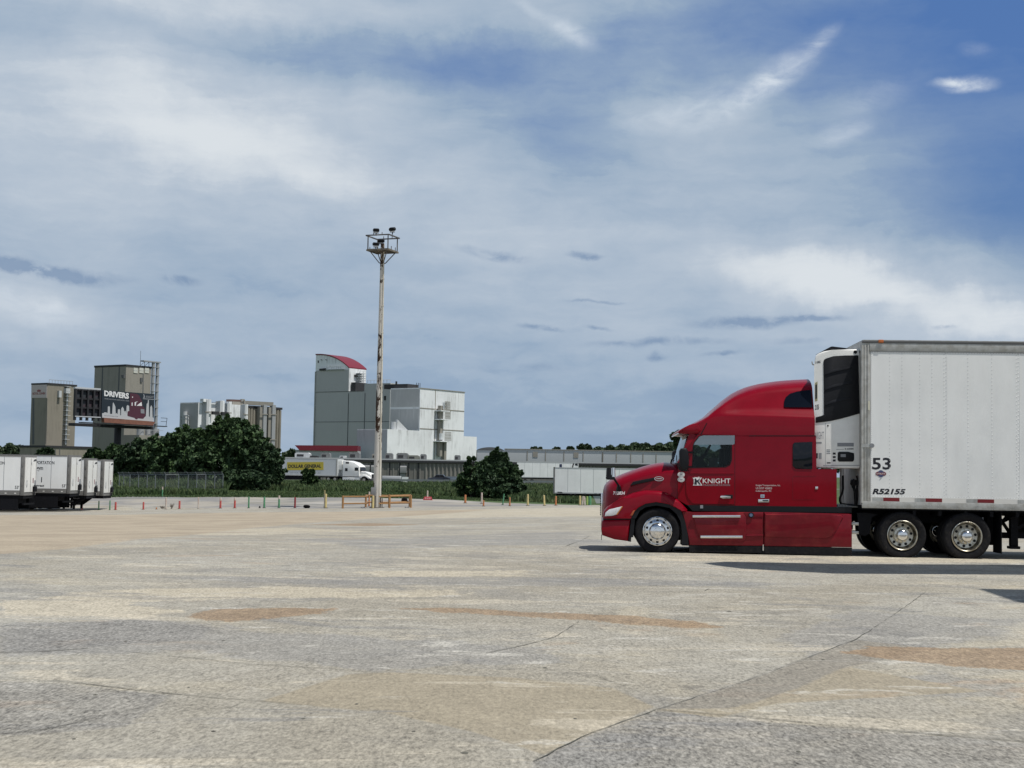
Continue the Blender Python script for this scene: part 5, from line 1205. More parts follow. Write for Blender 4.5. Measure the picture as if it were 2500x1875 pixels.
def flood(px, py, dx, rot, tilt):
    q = at(px, py, 115); c = Vector((q.x-mb.x, dx, q.z-mbz)); Mx = Matrix.Rotation(rot, 3, 'Z')@Matrix.Rotation(tilt, 3, 'X')
    bm = BM(); poly(bm, [(-.25, -.10), (.25, -.10), (.27, .05), (.20, .15), (-.20, .15), (-.27, .05)], 1, -.14, .14, bev=.03)
    for v in bm.verts: v.co = c+Mx@v.co
    h = obj('floodlight', bm, 'black', mt)
    b2 = BM(); box(b2, (-.20, -.13, -.19), (.20, .10, -.101), bev=.015)
    for v in b2.verts: v.co = c+Mx@v.co
    obj('lens', b2, 'lamp_glass', h)
    b3 = BM(); tube(b3, c+Mx@Vector((0, .05, -.1)), (c.x, c.y+.08, c.z-.42), .04); box(b3, c+Vector((-.2, .03, -.24)), c+Vector((.2, .08, -.20))); obj('bracket', b3, 'black', h)
flood(920, 565.5, -.6, R(6), R(16)); flood(957, 558.5, .3, R(-24), R(22)); flood(918.5, 598, -.3, R(14), R(12)); flood(930, 588, .2, R(-8), R(16))

# ------------------------------------------------------------------ chain-link fence
M['wire'] = mat('chain-link mesh', (.22, .25, .27), .6, alpha=.13)
M['galv'] = mat('galvanised post', (.20, .22, .23), .5, .4)
fpx = [(292, 156), (303, 156), (318, 156), (339, 156), (360, 156), (380, 156), (405, 156), (437, 157), (460, 157), (481, 157), (503, 158), (525, 158), (545, 158)]
g = [on_ground(px, Y) for px, Y in fpx]; FH = 1.95
ft = empty('chain_link_fence', g[0], 0, 'grey chain link fence with barbed wire arms in front of the trees', 'fence')
rel = [p-g[0] for p in g]
for p in rel: bm = BM(); tube(bm, (p.x, p.y, p.z-.1), (p.x, p.y, p.z+FH), .045, n=8); tube(bm, (p.x, p.y, p.z+FH), (p.x-.18, p.y-.1, p.z+FH+.30), .03, n=6); obj('post', bm, 'galv', ft)
bm = BM(); path(bm, [(p.x, p.y, p.z+FH) for p in rel], .035); path(bm, [(p.x-.15, p.y-.08, p.z+FH+.24) for p in rel], .012, 5); path(bm, [(p.x-.08, p.y-.04, p.z+FH+.13) for p in rel], .012, 5); obj('top_rail', bm, 'galv', ft)
bm = BM()
for a, b in zip(rel[:-1], rel[1:]): bm.faces.new([bm.verts.new(v) for v in ((a.x, a.y, a.z), (b.x, b.y, b.z), (b.x, b.y, b.z+FH), (a.x, a.y, a.z+FH))])
obj('mesh_panel', bm, 'wire', ft)

# ------------------------------------------------------------------ trees and weeds
def leaf_mat(name, a, b, c):
    m = bpy.data.materials.new(name); m.use_nodes = True; t = NT(m.node_tree); bs = t.n['Principled BSDF']
    P = t.node('ShaderNodeNewGeometry'); r = P.outputs['Random Per Island']
    col = t.mix(r, a, b); col = t.mix(t.math('MULTIPLY', t.ramp(t.noise(P.outputs['Position'], .55, 4, .6), .42, .68), .7), col, c)
    t.link(col, bs.inputs['Base Color']); bs.inputs['Roughness'].default_value = .65; bs.inputs['Specular IOR Level'].default_value = .25
    return m
M['leaf'] = leaf_mat('foliage', (.022, .048, .020), (.050, .090, .034), (.070, .118, .040))
M['leaf_dark'] = leaf_mat('dark foliage', (.018, .039, .020), (.040, .070, .030), (.050, .088, .034))
M['leaf_far'] = leaf_mat('distant foliage', (.026, .045, .024), (.045, .068, .034), (.055, .085, .035))
M['weed'] = leaf_mat('tall weeds', (.030, .056, .022), (.062, .100, .034), (.092, .115, .046))
M['bark'] = mat('bark', (.050, .040, .032), .9, var=.3, vscale=4)
def leaves_obj(name, cen, size, mat_, parent, nrm=None, seed=0, aspect=1.5):
    rg = np.random.default_rng(seed); n = len(cen)
    u = rg.normal(size=(n, 3)); u /= np.linalg.norm(u, axis=1, keepdims=True)
    v = rg.normal(size=(n, 3)); v -= (v*u).sum(1, keepdims=True)*u; v /= np.linalg.norm(v, axis=1, keepdims=True)
    s = size*rg.uniform(.55, 1.3, (n, 1)); w = np.cross(u, v)
    a = cen-u*s*aspect*.5; b = cen+v*s*.5+w*s*.15; c = cen+u*s*aspect*.5; d = cen-v*s*.5+w*s*.15
    co = np.stack([a, b, c, d], 1).reshape(-1, 3)
    me = bpy.data.meshes.new(name); me.vertices.add(4*n); me.vertices.foreach_set('co', co.astype(np.float32).ravel())
    me.loops.add(4*n); me.loops.foreach_set('vertex_index', np.arange(4*n, dtype=np.int32)); me.polygons.add(n); me.polygons.foreach_set('loop_start', np.arange(0, 4*n, 4, dtype=np.int32)); me.polygons.foreach_set('loop_total', np.full(n, 4, dtype=np.int32))
    me.update(calc_edges=True); me.materials.append(mat_); o = bpy.data.objects.new(name, me); COL.objects.link(o); o.parent = parent; return o
def tree(name, label, cat, px, Y, lobes, size, n, mat_='leaf', group=None, seed=1, trunk_px=None, zbase=None):
    """lobes: (px, py, rx px, ry px) measured at this tree's own distance; each becomes a round cluster of leaf sprays"""
    rg = np.random.default_rng(seed); b = on_ground(px, Y)
    if zbase is not None: b.z = zbase
    t_ = empty(name, b, 0, label, cat, group); k = Y/F; cs = []
    lobes = list(lobes)
    for (lx, ly, rx, ry) in list(lobes):
        for q in range(3): a = rg.uniform(-.35, math.pi+.35); lobes.append((lx+rx*math.cos(a)*rg.uniform(.75, 1.02), ly-ry*math.sin(a)*rg.uniform(.75, 1.05), rx*rg.uniform(.18, .34), ry*rg.uniform(.2, .36)))
    wts = np.array([l[2]*l[3] for l in lobes], float); wts = wts/wts.sum()
    br = []
    for (lx, ly, rx, ry), w in zip(lobes, wts):
        c = at(lx, ly, Y)-b; c.y += rg.uniform(-.5, .5)*rx*k; rad = np.array([rx*k, rx*k*.9, ry*k]); br.append(c)
        m = max(8, int(n*w/34)); d = rg.normal(size=(m, 3)); d /= np.linalg.norm(d, axis=1, keepdims=True)
        sub = np.array(c)+d*rad*rg.uniform(.25, 1.0, (m, 1))**.55
        for sc in sub:
            q = rg.normal(size=(34, 3)); q /= np.linalg.norm(q, axis=1, keepdims=True); cs.append(sc+q*rg.uniform(.1, 1, (34, 1))**.5*np.array([.20, .20, .15])*max(rad.min(), .4*rad.max())*1.15)
    cen = np.concatenate(cs); cen = cen[cen[:, 2] > -.1]
    leaves_obj('crown', cen, size, M[mat_], t_, seed=seed)
    bm = BM(); hgt = max(c.z for c in br); r0 = .05*hgt*.5+.03; tube(bm, (0, 0, -.2), (0, 0, hgt*.45), r0, r0*.7, 8)
    for c in br: tube(bm, (0, 0, hgt*.3), c, r0*.5, r0*.12, 6)
    obj('trunk', bm, 'bark', t_); return t_
G1 = 'trees of the clump beside the billboard'
tree('tree', 'big dark green tree in the middle of the clump, tallest of it', 'tree', 560, 172, [(560, 1070, 62, 48), (520, 1085, 50, 50), (600, 1080, 52, 46), (560, 1130, 75, 48), (625, 1115, 45, 46), (505, 1125, 52, 45), (548, 1040, 30, 22), (585, 1046, 26, 22), (610, 1165, 40, 30), (530, 1168, 45, 28)], .34, 30000, 'leaf', G1, 1)
tree('tree', 'wide dark tree left of the tallest one, nearer the billboard post', 'tree', 440, 176, [(440, 1098, 60, 44), (400, 1110, 55, 42), (475, 1108, 40, 46), (430, 1145, 75, 36), (455, 1065, 30, 24), (385, 1092, 36, 28), (480, 1150, 40, 36)], .34, 21000, 'leaf', G1, 2)
tree('tree', 'low broad tree directly right of the billboard post', 'tree', 345, 182, [(345, 1115, 52, 34), (318, 1125, 36, 36), (375, 1120, 36, 36), (345, 1148, 60, 24), (350, 1090, 26, 18)], .34, 14000, 'leaf_dark', G1, 3)
tree('tree', 'rounded tree at the right end of the clump before the long white trailer', 'tree', 655, 170, [(655, 1120, 36, 28), (640, 1150, 40, 34), (672, 1148, 26, 34), (650, 1178, 38, 20), (648, 1098, 20, 14)], .33, 12500, 'leaf_dark', G1, 4)
tree('tree', 'small tree left of the billboard post, over the parked trailers', 'tree', 250, 190, [(250, 1125, 40, 28), (225, 1130, 30, 24), (280, 1118, 26, 36), (250, 1150, 48, 20), (232, 1108, 20, 12)], .34, 11000, 'leaf', G1, 5)
tree('shrub', 'low bush peeping over the nearest parked trailers', 'shrub', 108, 190, [(108, 1112, 22, 12), (118, 1106, 14, 9), (100, 1122, 30, 12)], .4, 2500, 'leaf_dark', None, 6)
tree('tree', 'dark undergrowth tree below the clump, in front of the fence end', 'tree', 590, 166, [(575, 1172, 45, 24), (625, 1176, 45, 20), (540, 1180, 40, 16)], .38, 7000, 'leaf_dark', G1, 7)
tree('sapling', 'small sapling in front of the white trailer with the yellow panel', 'tree', 752, 176, [(752, 1164, 12, 11), (745, 1153, 7, 6), (761, 1155, 7, 6), (752, 1180, 18, 14), (765, 1172, 9, 9)], .34, 2400, 'leaf', None, 8)
G2 = 'bushes at the right of the lot edge'
tree('shrub', 'tall dark conical bush with a pointed top right of the light mast', 'shrub', 1215, 160, [(1213, 1106, 8, 14), (1218, 1118, 15, 14), (1222, 1134, 25, 20), (1205, 1140, 32, 26), (1235, 1160, 36, 30), (1200, 1170, 50, 32), (1240, 1195, 38, 28), (1208, 1200, 52, 24), (1256, 1178, 18, 24), (1231, 1112, 5, 9), (1203, 1116, 5, 10)], .30, 20000, 'leaf_dark', G2, 9)
tree('shrub', 'paler spreading bush leaning against the left of the tall dark one', 'shrub', 1152, 163, [(1155, 1140, 22, 18), (1145, 1165, 30, 24), (1165, 1165, 28, 26), (1140, 1192, 32, 22), (1170, 1198, 34, 24), (1150, 1122, 10, 6)], .30, 11000, 'leaf', G2, 10)
tree('tree', 'sprig of a small tree showing behind the windscreen of the red truck', 'tree', 1662, 150, [(1652, 1066, 12, 12), (1662, 1082, 14, 16), (1668, 1110, 16, 20), (1664, 1150, 20, 26)], .38, 1500, 'leaf', None, 11)
# distant trees: single crowns one can tell apart, then the wooded ridge behind them
GD = 'distant trees behind the grey building'
for i, (px, py, rx, ry, lab) in enumerate(((1427, 1093, 17, 9, 'round distant tree standing above the grey flat building'), (1310, 1096, 13, 5, 'low distant tree line crown at the left over the grey building'), (1360, 1097, 10, 4, 'small distant crown between two others over the grey building'), (1393, 1096, 8, 5, 'narrow distant crown just left of the round one'))):
    tree('tree', lab, 'tree', px, 640, [(px, py, rx, ry), (px-rx*.4, py+2, rx*.6, ry), (px+rx*.4, py+2, rx*.6, ry), (px, py+12, rx*.7, 12)], .8, 1600, 'leaf_far', GD, 20+i)
def ridge(name, x0, x1, Y, tops, seed, size=1.6, n=9000):
    rg = np.random.default_rng(seed); px = rg.uniform(x0, x1, n); yt = np.interp(px, [a for a, b in tops], [b for a, b in tops])
    yt = yt+3.0*np.sin(px*.21)+2.2*np.sin(px*.083+1)+rg.normal(0, .8, n); yb = 1152; f = rg.uniform(0, 1, n)**1.8
    cen = np.array([tuple(at(a, b+(yb-b)*c, Y+rg.uniform(-15, 15))) for a, b, c in zip(px, yt, f)])
    o = leaves_obj(name, cen, size, M['leaf_far'], None, seed=seed, aspect=1.2); o['kind'] = 'stuff'
    tag(o, 'far wooded ridge closing the horizon', 'trees')
ridge('treeline', 1440, 1720, 700, [(1440, 1094), (1480, 1096), (1520, 1088), (1570, 1086), (1620, 1086), (1665, 1088), (1720, 1096)], 31)
ridge('treeline', -60, 60, 700, [(-60, 1088), (5, 1090), (25, 1086), (45, 1092), (60, 1096)], 32, 1.5, 5000)
ridge('treeline', 225, 240, 800, [(225, 1115), (240, 1115)], 33, 1.6, 900)
ridge('treeline', 690, 740, 800, [(690, 1104), (718, 1102), (740, 1108)], 34, 1.6, 2200)
ridge('treeline', 1100, 1450, 900, [(1100, 1110), (1450, 1106)], 35, 2, 4000)
ridge('treeline', 1700, 2700, 900, [(1700, 1100), (2200, 1112), (2700, 1118)], 36, 2.2, 9000)
ridge('treeline', -900, 0, 900, [(-900, 1075), (-300, 1085), (0, 1092)], 37, 2.2, 8000)
# tall weeds of the swale
rg = np.random.default_rng(5)
def weeds(name, spec, seed):
    rg = np.random.default_rng(seed); C, Sz = [], []
    vs, fs = [], []
    for (x0, x1, Y0, Y1, n, h0, h1) in spec:
        px = rg.uniform(x0, x1, n); Ys = rg.uniform(Y0, Y1, n)
        X = (px-1250)/F*Ys; Z = terr(X, Ys); clump = np.clip(.5+sum(np.sin(X*math.cos(a_)*f_+Ys*math.sin(a_)*f_+p_)*.2 for a_, f_, p_ in ((.3, .31, 1), (1.1, .53, 2), (2.0, .23, .4), (2.7, .83, 3), (.8, 1.4, 5), (1.7, 1.9, 1.2))), 0, 1.3)
        h = rg.uniform(h0, h1, n)*(.55+.6*clump); w = rg.uniform(.05, .13, n); a = rg.uniform(0, math.pi, n); lx = rg.normal(0, .18, n)*h; ly = rg.normal(0, .18, n)*h
        dx, dy = np.cos(a)*w, np.sin(a)*w
        A = np.stack([X-dx, Ys-dy, Z-.03], -1); B = np.stack([X+dx, Ys+dy, Z-.03], -1); Cc = np.stack([X+lx+dx*.5, Ys+ly+dy*.5, Z+h*.8], -1); D = np.stack([X+lx*1.6, Ys+ly*1.6, Z+h], -1)
        vs.append(np.stack([A, B, Cc, D], 1).reshape(-1, 3))
    co = np.concatenate(vs); n = len(co)//4
    me = bpy.data.meshes.new(name); me.vertices.add(4*n); me.vertices.foreach_set('co', co.astype(np.float32).ravel()); me.loops.add(4*n); me.loops.foreach_set('vertex_index', np.arange(4*n, dtype=np.int32))
    me.polygons.add(n); me.polygons.foreach_set('loop_start', np.arange(0, 4*n, 4, dtype=np.int32)); me.polygons.foreach_set('loop_total', np.full(n, 4, dtype=np.int32)); me.update(calc_edges=True)
    me.materials.append(M['weed']); o = bpy.data.objects.new(name, me); COL.objects.link(o); tag(o, 'tall green weeds and grass between the lot and the highway', 'grass', kind='stuff')
weeds('grass', [(280, 560, 158, 178, 16000, .5, 1.35), (560, 1130, 166, 205, 30000, .25, .75), (285, 560, 148, 158, 9000, .15, .8), (280, 1700, 180, 244, 46000, .25, .7), (1250, 1420, 142, 200, 14000, .25, .7), (280, 1400, 141, 168, 26000, .05, .16), (0, 300, 150, 220, 9000, .4, 1.0)], 6)
# ------------------------------------------------------------------ billboard
BY = 190
M['bb_dark'] = mat('billboard navy', (.012, .020, .030), .5); M['bb_steel'] = mat('billboard steel', (.018, .018, .022), .7, var=.2)
pc = at(249, 986, 190); q = at(375.5, 996, 198)
ang = math.atan2(q.y-pc.y, q.x-pc.x); BF = Frame((pc.x, pc.y, 0), ang); WB = math.hypot(q.x-pc.x, q.y-pc.y)
pm = at(288, 1040, 195); bz = tz(pm.x, 195)
bb = empty('billboard', (pc.x, pc.y, 0), ang, 'large two sided roadside billboard reading DRIVERS on a dark single post', 'billboard')
def c2b(*p): return [(180+.1085*a, 880+.1085*b) for a, b in p]
def bq(*p): return BF.xz(c2b(*p), 0)
zb0, zb1 = BF.hit(*c2b((640, 1285))[0]).z, BF.hit(*c2b((640, 668))[0]).z
bm = BM(); box(bm, (-.05, .0, zb0), (WB+.05, .25, zb1)); face = obj('face_panel', bm, 'bb_dark', bb)
bm = BM(); L_ = lambda *p: poly(bm, bq(*p), 1, -.02, -.002, 0)
sk = [(640, 1285), (636, 1190), (680, 1180), (700, 1165), (762, 1180), (766, 1045), (785, 1030), (812, 1040), (815, 1200), (862, 1205), (878, 960), (892, 945), (935, 1040), (942, 1200), (965, 1185), (985, 1210), (992, 1110), (1020, 1095), (1042, 1110), (1046, 1235), (1062, 1235), (1066, 1090), (1098, 1040), (1125, 1090), (1132, 1150), (1165, 1135), (1180, 1190), (1188, 1030), (1215, 1003), (1245, 1030), (1250, 1260), (1380, 1300), (1560, 1310), (1620, 1255), (1640, 980), (1662, 960), (1668, 890), (1688, 890), (1690, 1260), (1710, 1270), (1718, 1060), (1745, 1005), (1765, 1060), (1772, 1280), (1795, 1290), (1795, 1372)]
L_(*sk); sky_o = obj('skyline_print', bm, mat('print white', (.44, .455, .47), .5), face, sm=0)
bm = BM(); text(bm, 'DRIVERS', bq((686, 800), (1240, 868), (1240, 735), (686, 672)), 1, -.01, bold=.045); obj('lettering', bm, 'letter_white', face, sm=0)
bm = BM(); text(bm, 'HOME LOCATION DEDICATED LANES', bq((690, 870), (1245, 925), (1245, 900), (690, 848)), 1, -.01, bold=.02); text(bm, 'KNIGHTDRIVERS.COM', bq((685, 1250), (990, 1275), (990, 1252), (685, 1230)), 1, -.024, 1, bold=.02)
text(bm, 'KNIGHT', bq((1625, 838), (1800, 855), (1800, 800), (1625, 790)), 1, -.01, 0, bold=.01); poly(bm, bq((1556, 750), (1590, 770), (1602, 840), (1560, 845), (1575, 800)), 1, -.012, -.002, 0); poly(bm, bq((1555, 852), (1803, 872), (1803, 888), (1555, 868)), 1, -.012, -.002, 0)
obj('lettering', bm, [mat('print grey', (.26, .27, .29), .5), 'letter_grey'], face, sm=0)
bm = BM()
poly(bm, bq((1265, 735), (1420, 752), (1470, 790), (1500, 860), (1535, 915), (1540, 1030), (1580, 1060), (1612, 1140), (1608, 1250), (1560, 1312), (1440, 1300), (1425, 1325), (1385, 1318), (1370, 1290), (1230, 1255), (1205, 1240), (1208, 1150), (1255, 1130)), 1, -.035, -.0215, 0)
poly(bm, bq((1410, 1020), (1520, 935), (1532, 1022)), 1, -.045, -.0355, 1); poly(bm, bq((1368, 940), (1440, 920), (1400, 945), (1388, 1020), (1366, 1015)), 1, -.045, -.0355, 1)
poly(bm, bq((1500, 1090), (1582, 1100), (1588, 1195), (1505, 1188)), 1, -.045, -.0355, 2); poly(bm, bq((1300, 950), (1320, 945), (1318, 1020), (1298, 1020)), 1, -.045, -.0355, 1); poly(bm, bq((1308, 815), (1328, 812), (1328, 840), (1308, 838)), 1, -.045, -.0355, 1)
obj('truck_print', bm, [mat('print maroon', (.075, .020, .035), .5), 'letter_white', 'letter_grey'], face, sm=0)
bm = BM(); a = bq((640, 1292), (1790, 1380), (1750, 1470), (650, 1395)); poly(bm, a, 1, -.35, .2); obj('apron', bm, mat('orange apron', (.20, .085, .055), .6, var=.2, vscale=1), bb)
bm = BM(); z = BF.hit(*c2b((640, 1412))[0]).z; box(bm, (-4.2, -1.1, z-.12), (WB+1.6, -.36, z)); box(bm, (-4.2, .3, z-.5), (WB+.4, 1.6, z-.121))
for x in np.arange(-4, WB+1.6, 2.2): tube(bm, (x, -1.05, z), (x, -1.05, z+.02), .02, n=6)
x = WB+1.55; path(bm, [(WB+.4, -1.05, z+1.1), (x, -1.05, z+1.1), (x-.15, -1.05, z)], .035); path(bm, [(WB+.4, -1.05, z+.6), (x-.05, -1.05, z+.6)], .03); obj('catwalk', bm, 'bb_steel', bb)
# the other face, seen from behind: frame and stringers
pl = at(181, 990, 187); v1 = BF.mi@(Vector((pl.x, pl.y, 0))-BF.O); v0 = Vector((-.15, .25, 0)); dd = (v1-v0).normalized(); nn = Vector((-dd.y, dd.x, 0))
if nn.y < 0: nn = -nn
bm = BM()
def pan(u0, u1, z0, z1, d0, d1, mi=0):
    c = [v0+dd*u+nn*d for u, d in ((u0, d0), (u1, d0), (u1, d1), (u0, d1))]; poly(bm, [(p.x, p.y) for p in c], 2, z0, z1, mi)
LB = (v1-v0).length; zz0, zz1 = zb0-.1, zb1+.1
pan(0, LB, zz0+.2, zz1-.15, .12, .2, 1)
for u in np.linspace(.1, LB-.1, 5): pan(u-.12, u+.12, zz0-.4, zz1-.18, -.25, .1, 0)
for z in np.linspace(zz0, zz1-.3, 4): pan(0, LB, z, z+.22, -.12, .05, 0)
pan(0, LB, zz1-.149, zz1+.12, -.12, .3, 2); pan(0, LB, zz0+.05, zz0+.17, -.32, -.26, 2)
obj('rear_frame', bm, ['bb_steel', mat('billboard back', (.030, .036, .045), .7, col2=(.045, .03, .04), vscale=.5, lo=.45, hi=.55), mat('light edge', (.5, .52, .54), .5)], bb)
bm = BM(); pw = BF.mi@(Vector((pm.x, pm.y, 0))-BF.O); tube(bm, (pw.x, pw.y, bz-.3), (pw.x, pw.y, z-.3), .50, .46, 20); obj('post', bm, 'bb_steel', bb)

# ------------------------------------------------------------------ industrial buildings
def stain(name, base, dirt, amt=.6, sc=.25, st=(1, 1, .10), rough=.75, blotch=.15):
    def fn(t, P):
        v = t.mapping(P, scale=st); f = t.ramp(t.noise(v, sc*4, 6, .65), .42, .68); g_ = t.ramp(t.noise(P, sc*.6, 5, .6), .35, .7)
        c = t.mix(t.math('MULTIPLY', t.math('MULTIPLY', f, g_), amt), base, dirt)
        return t.mix(t.math('MULTIPLY', t.ramp(t.noise(P, sc*.35, 4, .6), .4, .7), blotch), c, dirt)
    m = mkmat(name, fn); m.node_tree.nodes['Principled BSDF'].inputs['Roughness'].default_value = rough; return m
M['b_white'] = stain('white wall with grime', (.74, .76, .775), (.22, .22, .215), .62)
M['b_grey'] = stain('grey cladding', (.43, .43, .425), (.36, .36, .36), .4)
M['b_tan'] = stain('tan concrete', (.245, .224, .185), (.14, .13, .108), .6)
M['b_dgrey'] = stain('grey concrete', (.265, .25, .22), (.155, .148, .13), .6)
M['b_red'] = mat('red cladding', (.16, .008, .022), .5, var=.08)
M['b_dark'] = mat('dark trim', (.022, .022, .025), .7)
M['b_line'] = mat('panel joint', (.09, .095, .10), .8)
M['b_pipe'] = mat('galvanised duct', (.30, .31, .32), .6, .1, var=.15)
M['b_ltgrey'] = stain('light grey wall', (.47, .485, .495), (.32, .325, .33), .5)
M['hvac'] = mat('rooftop unit grey', (.16, .165, .165), .6, .2, var=.2, vscale=.6)
ZB = -3.5
def qd(px, py): d = ray(px, py); return d.x/d.y
def solve(C, dirv, px, py):
    q_ = qd(px, py); return (q_*C.y-C.x)/(dirv.x-q_*dirv.y)
class Blk:
    """building corner nearest the camera at (px,py of its top), at depth D; right wall runs along +x, left wall along +y"""
    def __init__(s, px, py, D, phi, xl, xr, dl=None, dr=None):
        p = at(px, py, D); s.top = p.z; s.fr = Frame((p.x, p.y, 0), phi); s.C = Vector((p.x, p.y, 0))
        u = Vector((math.cos(phi), math.sin(phi), 0)); v = Vector((-math.sin(phi), math.cos(phi), 0))
        s.wr = dr if dr else solve(s.C, u, xr, py); s.wl = dl if dl else solve(s.C, v, xl, py)
    def root(s, *a): return empty(a[0], s.C, s.fr.a, *a[1:])
    def R(s, pts, val=0.0): return s.fr.xz(pts, val)     # pixels on the right wall -> (x,z)
    def L(s, pts, val=0.0): return s.fr.yz(pts, val)     # pixels on the left wall -> (y,z)
PHI = R(56)
def k1(*p): return [(0+.26515*a, 820+.26522*b) for a, b in p]      # left towers crop
def k2(*p): return [(420+.13562*a, 960+.13559*b) for a, b in p]    # middle plant crop
def k3(*p): return [(740+.16272*a, 860+.16275*b) for a, b in p]    # mill crop
def k4(*p): return [(940+.15672*a, 920+.15672*b) for a, b in p]    # white plant crop
def k5(*p): return [(180+.1085*a, 880+.1085*b) for a, b in p]

# concrete tower with sign panel
B = Blk(116.3, 934.5, 420, PHI, 78, 187); t_ = B.root('concrete_tower', 'tan concrete silo tower at the far left with a crown sign panel at its top', 'tower')
bm = BM(); box(bm, (0, 0, ZB), (B.wr, B.wl, B.top-.5)); obj('wall', bm, 'b_tan', t_)
bm = BM(); box(bm, (-.15, -.15, B.top-.499), (B.wr+.15, B.wl+.15, B.top)); obj('roof', bm, 'b_dark', t_)
bm = BM(); q = B.L(k1((292, 452), (436, 448), (432, 570), (290, 572))); poly(bm, [(max(.05, y), z) for y, z in q], 0, -.12, -.005); sg = obj('sign_panel', bm, mat('pale pink sign', (.50, .43, .42), .6, var=.08), t_)
bm = BM(); y0, y1 = max(p[0] for p in q), .05; w = y0-y1
text(bm, 'ROYAL CANIN', [(y1+w*.90, q[0][1]-3.3*.9), (y1+w*.10, q[0][1]-3.3*.9), (y1+w*.10, q[0][1]-2.5*.9), (y1+w*.90, q[0][1]-2.5*.9)], 0, -.14, bold=.03)
cx, cz = y1+w*.5, q[0][1]-1.75; poly(bm, [(cx+.75, cz-.35), (cx-.75, cz-.35), (cx-.95, cz+.25), (cx-.45, cz), (cx-.35, cz+.5), (cx, cz+.1), (cx+.35, cz+.5), (cx+.45, cz), (cx+.95, cz+.25)], 0, -.14, -.125)
obj('lettering', bm, mat('faded red lettering', (.24, .045, .05), .6), sg, sm=0)
bm = BM(); q = B.L(k1((300, 575), (316, 575), (316, 1000), (296, 1000))); poly(bm, q, 0, -.02, -.005); poly(bm, B.L(k1((432, 575), (436, 575), (425, 1000), (420, 1000))), 0, -.02, -.005); obj('joint', bm, 'b_line', t_)
bm = BM(); p = B.R(k1((612, 470), (612, 1000), (600, 520), (540, 530)), 0)
bar(bm, (p[0][0], -.5, p[0][1]), (p[0][0], -.5, p[1][1]), .35, .35)
for k in range(12): z = p[0][1]+(p[1][1]-p[0][1])*k/12; box(bm, (p[0][0]-.9, -1.2, z), (p[0][0]+.9, -.01, z+.12))
box(bm, (p[2][0]-.6, -1.2, p[2][1]-.3), (p[2][0]+.9, -.05, p[2][1]+1.2)); box(bm, (p[3][0]-.5, -.9, p[3][1]-1.2), (p[3][0]+.4, -.05, p[3][1]+.8)); obj('stair_shaft', bm, 'b_ltgrey', t_)
bm = BM(); [tube(bm, (x, .6, B.top), (x, .6, B.top+1.0), .05, n=5) for x in np.linspace(1, B.wr-1, 9)]; path(bm, [(1, .6, B.top+1), (B.wr-1, .6, B.top+1)], .05, 5); obj('roof_railing', bm, 'b_dgrey', t_)
# its low wing
B2 = Blk(113, 1087.5, 405, PHI, 49, 226); t_ = B2.root('low_wing', 'low tan wing with dark roof edge at the foot of the crown signed tower', 'building')
bm = BM(); box(bm, (0, 0, ZB), (B2.wr, B2.wl, B2.top-.6)); obj('wall', bm, 'b_tan', t_); bm = BM(); box(bm, (-.2, -.2, B2.top-.599), (B2.wr+.2, B2.wl+.2, B2.top)); obj('roof', bm, 'b_dark', t_)
bm = BM(); [poly(bm, B2.R(k1((x, 1040), (x+8, 1040), (x+8, 1110), (x, 1110))), 1, -.05, -.005) for x in (436, 468, 505, 545)]; obj('louvre', bm, 'b_line', t_)
# tall tower behind the billboard
B = Blk(308, 889.5, 450, PHI, 231.5, 369.5); t_ = B.root('concrete_tower', 'taller grey brown concrete tower behind the billboard, three square windows near its top', 'tower')
bm = BM(); box(bm, (0, 0, ZB), (B.wr, B.wl, B.top-.6)); obj('wall', bm, 'b_dgrey', t_)
bm = BM(); box(bm, (-.15, -.15, B.top-.599), (B.wr+.15, B.wl+.15, B.top)); obj('roof', bm, 'b_dark', t_)
for x in (1342, 1472, 1596):
    bm = BM(); q = B.R(k5((x, 165), (x+92, 172), (x+92, 290), (x, 280))); poly(bm, q, 1, -.15, -.005); wdw = obj('window', bm, mat('pale window', (.52, .52, .47), .4), t_)
    bm = BM(); zc = (q[0][1]+q[2][1])/2; box(bm, (q[0][0]+.05, -.19, zc-.06), (q[1][0]-.05, -.155, zc+.06)); obj('mullion', bm, 'b_ltgrey', wdw)
bm = BM()
for y in (640, 1015): poly(bm, B.L(k5((y, 130), (y+26, 130), (y+6, 700), (y-22, 700))), 0, -.02, -.005)
poly(bm, B.R(k5((1555, 130), (1575, 130), (1568, 760), (1545, 760))), 1, -.02, -.005); obj('joint', bm, 'b_line', t_)
bm = BM(); poly(bm, B.L(k5((1100, 335), (1165, 330), (1160, 405), (1120, 400))), 0, -.7, -.005); q = B.R(k5((1490, 390), (1535, 390), (1535, 490), (1490, 490))); poly(bm, q, 1, -.3, -.005); obj('vent', bm, 'b_line', t_)
bm = BM(); z1 = at(376, 880, 455).z
for x in (.6, 2.4): tube(bm, (B.wr+x, -.3, ZB), (B.wr+x, -.3, z1), .55, n=10)
for k in range(16): z = z1-2-k*2.6; box(bm, (B.wr+.1, -.9, z), (B.wr+2.9, .2, z+.15))
box(bm, (B.wr-4, -1.0, z1-.4), (B.wr+3.2, .6, z1)); obj('elevator_leg', bm, 'b_pipe', t_)
bm = BM(); x0 = B.wr-4.6
for x in (x0, x0+1.8, x0+3.6): bar(bm, (x, 0, B.top), (x, 0, z1-.4), .12)
bar(bm, (x0, 0, B.top), (x0+1.8, 0, z1-.4), .1); bar(bm, (x0+1.8, 0, B.top), (x0+3.6, 0, z1-.4), .1); bar(bm, (x0, 0, B.top), (x0, 0, z1+3), .08); obj('roof_truss', bm, 'b_line', t_)
B3 = Blk(340, 1062, 430, PHI, 300, 420); t_ = B3.root('low_wing', 'low pale block with tanks half hidden at the foot of the taller tower', 'building')
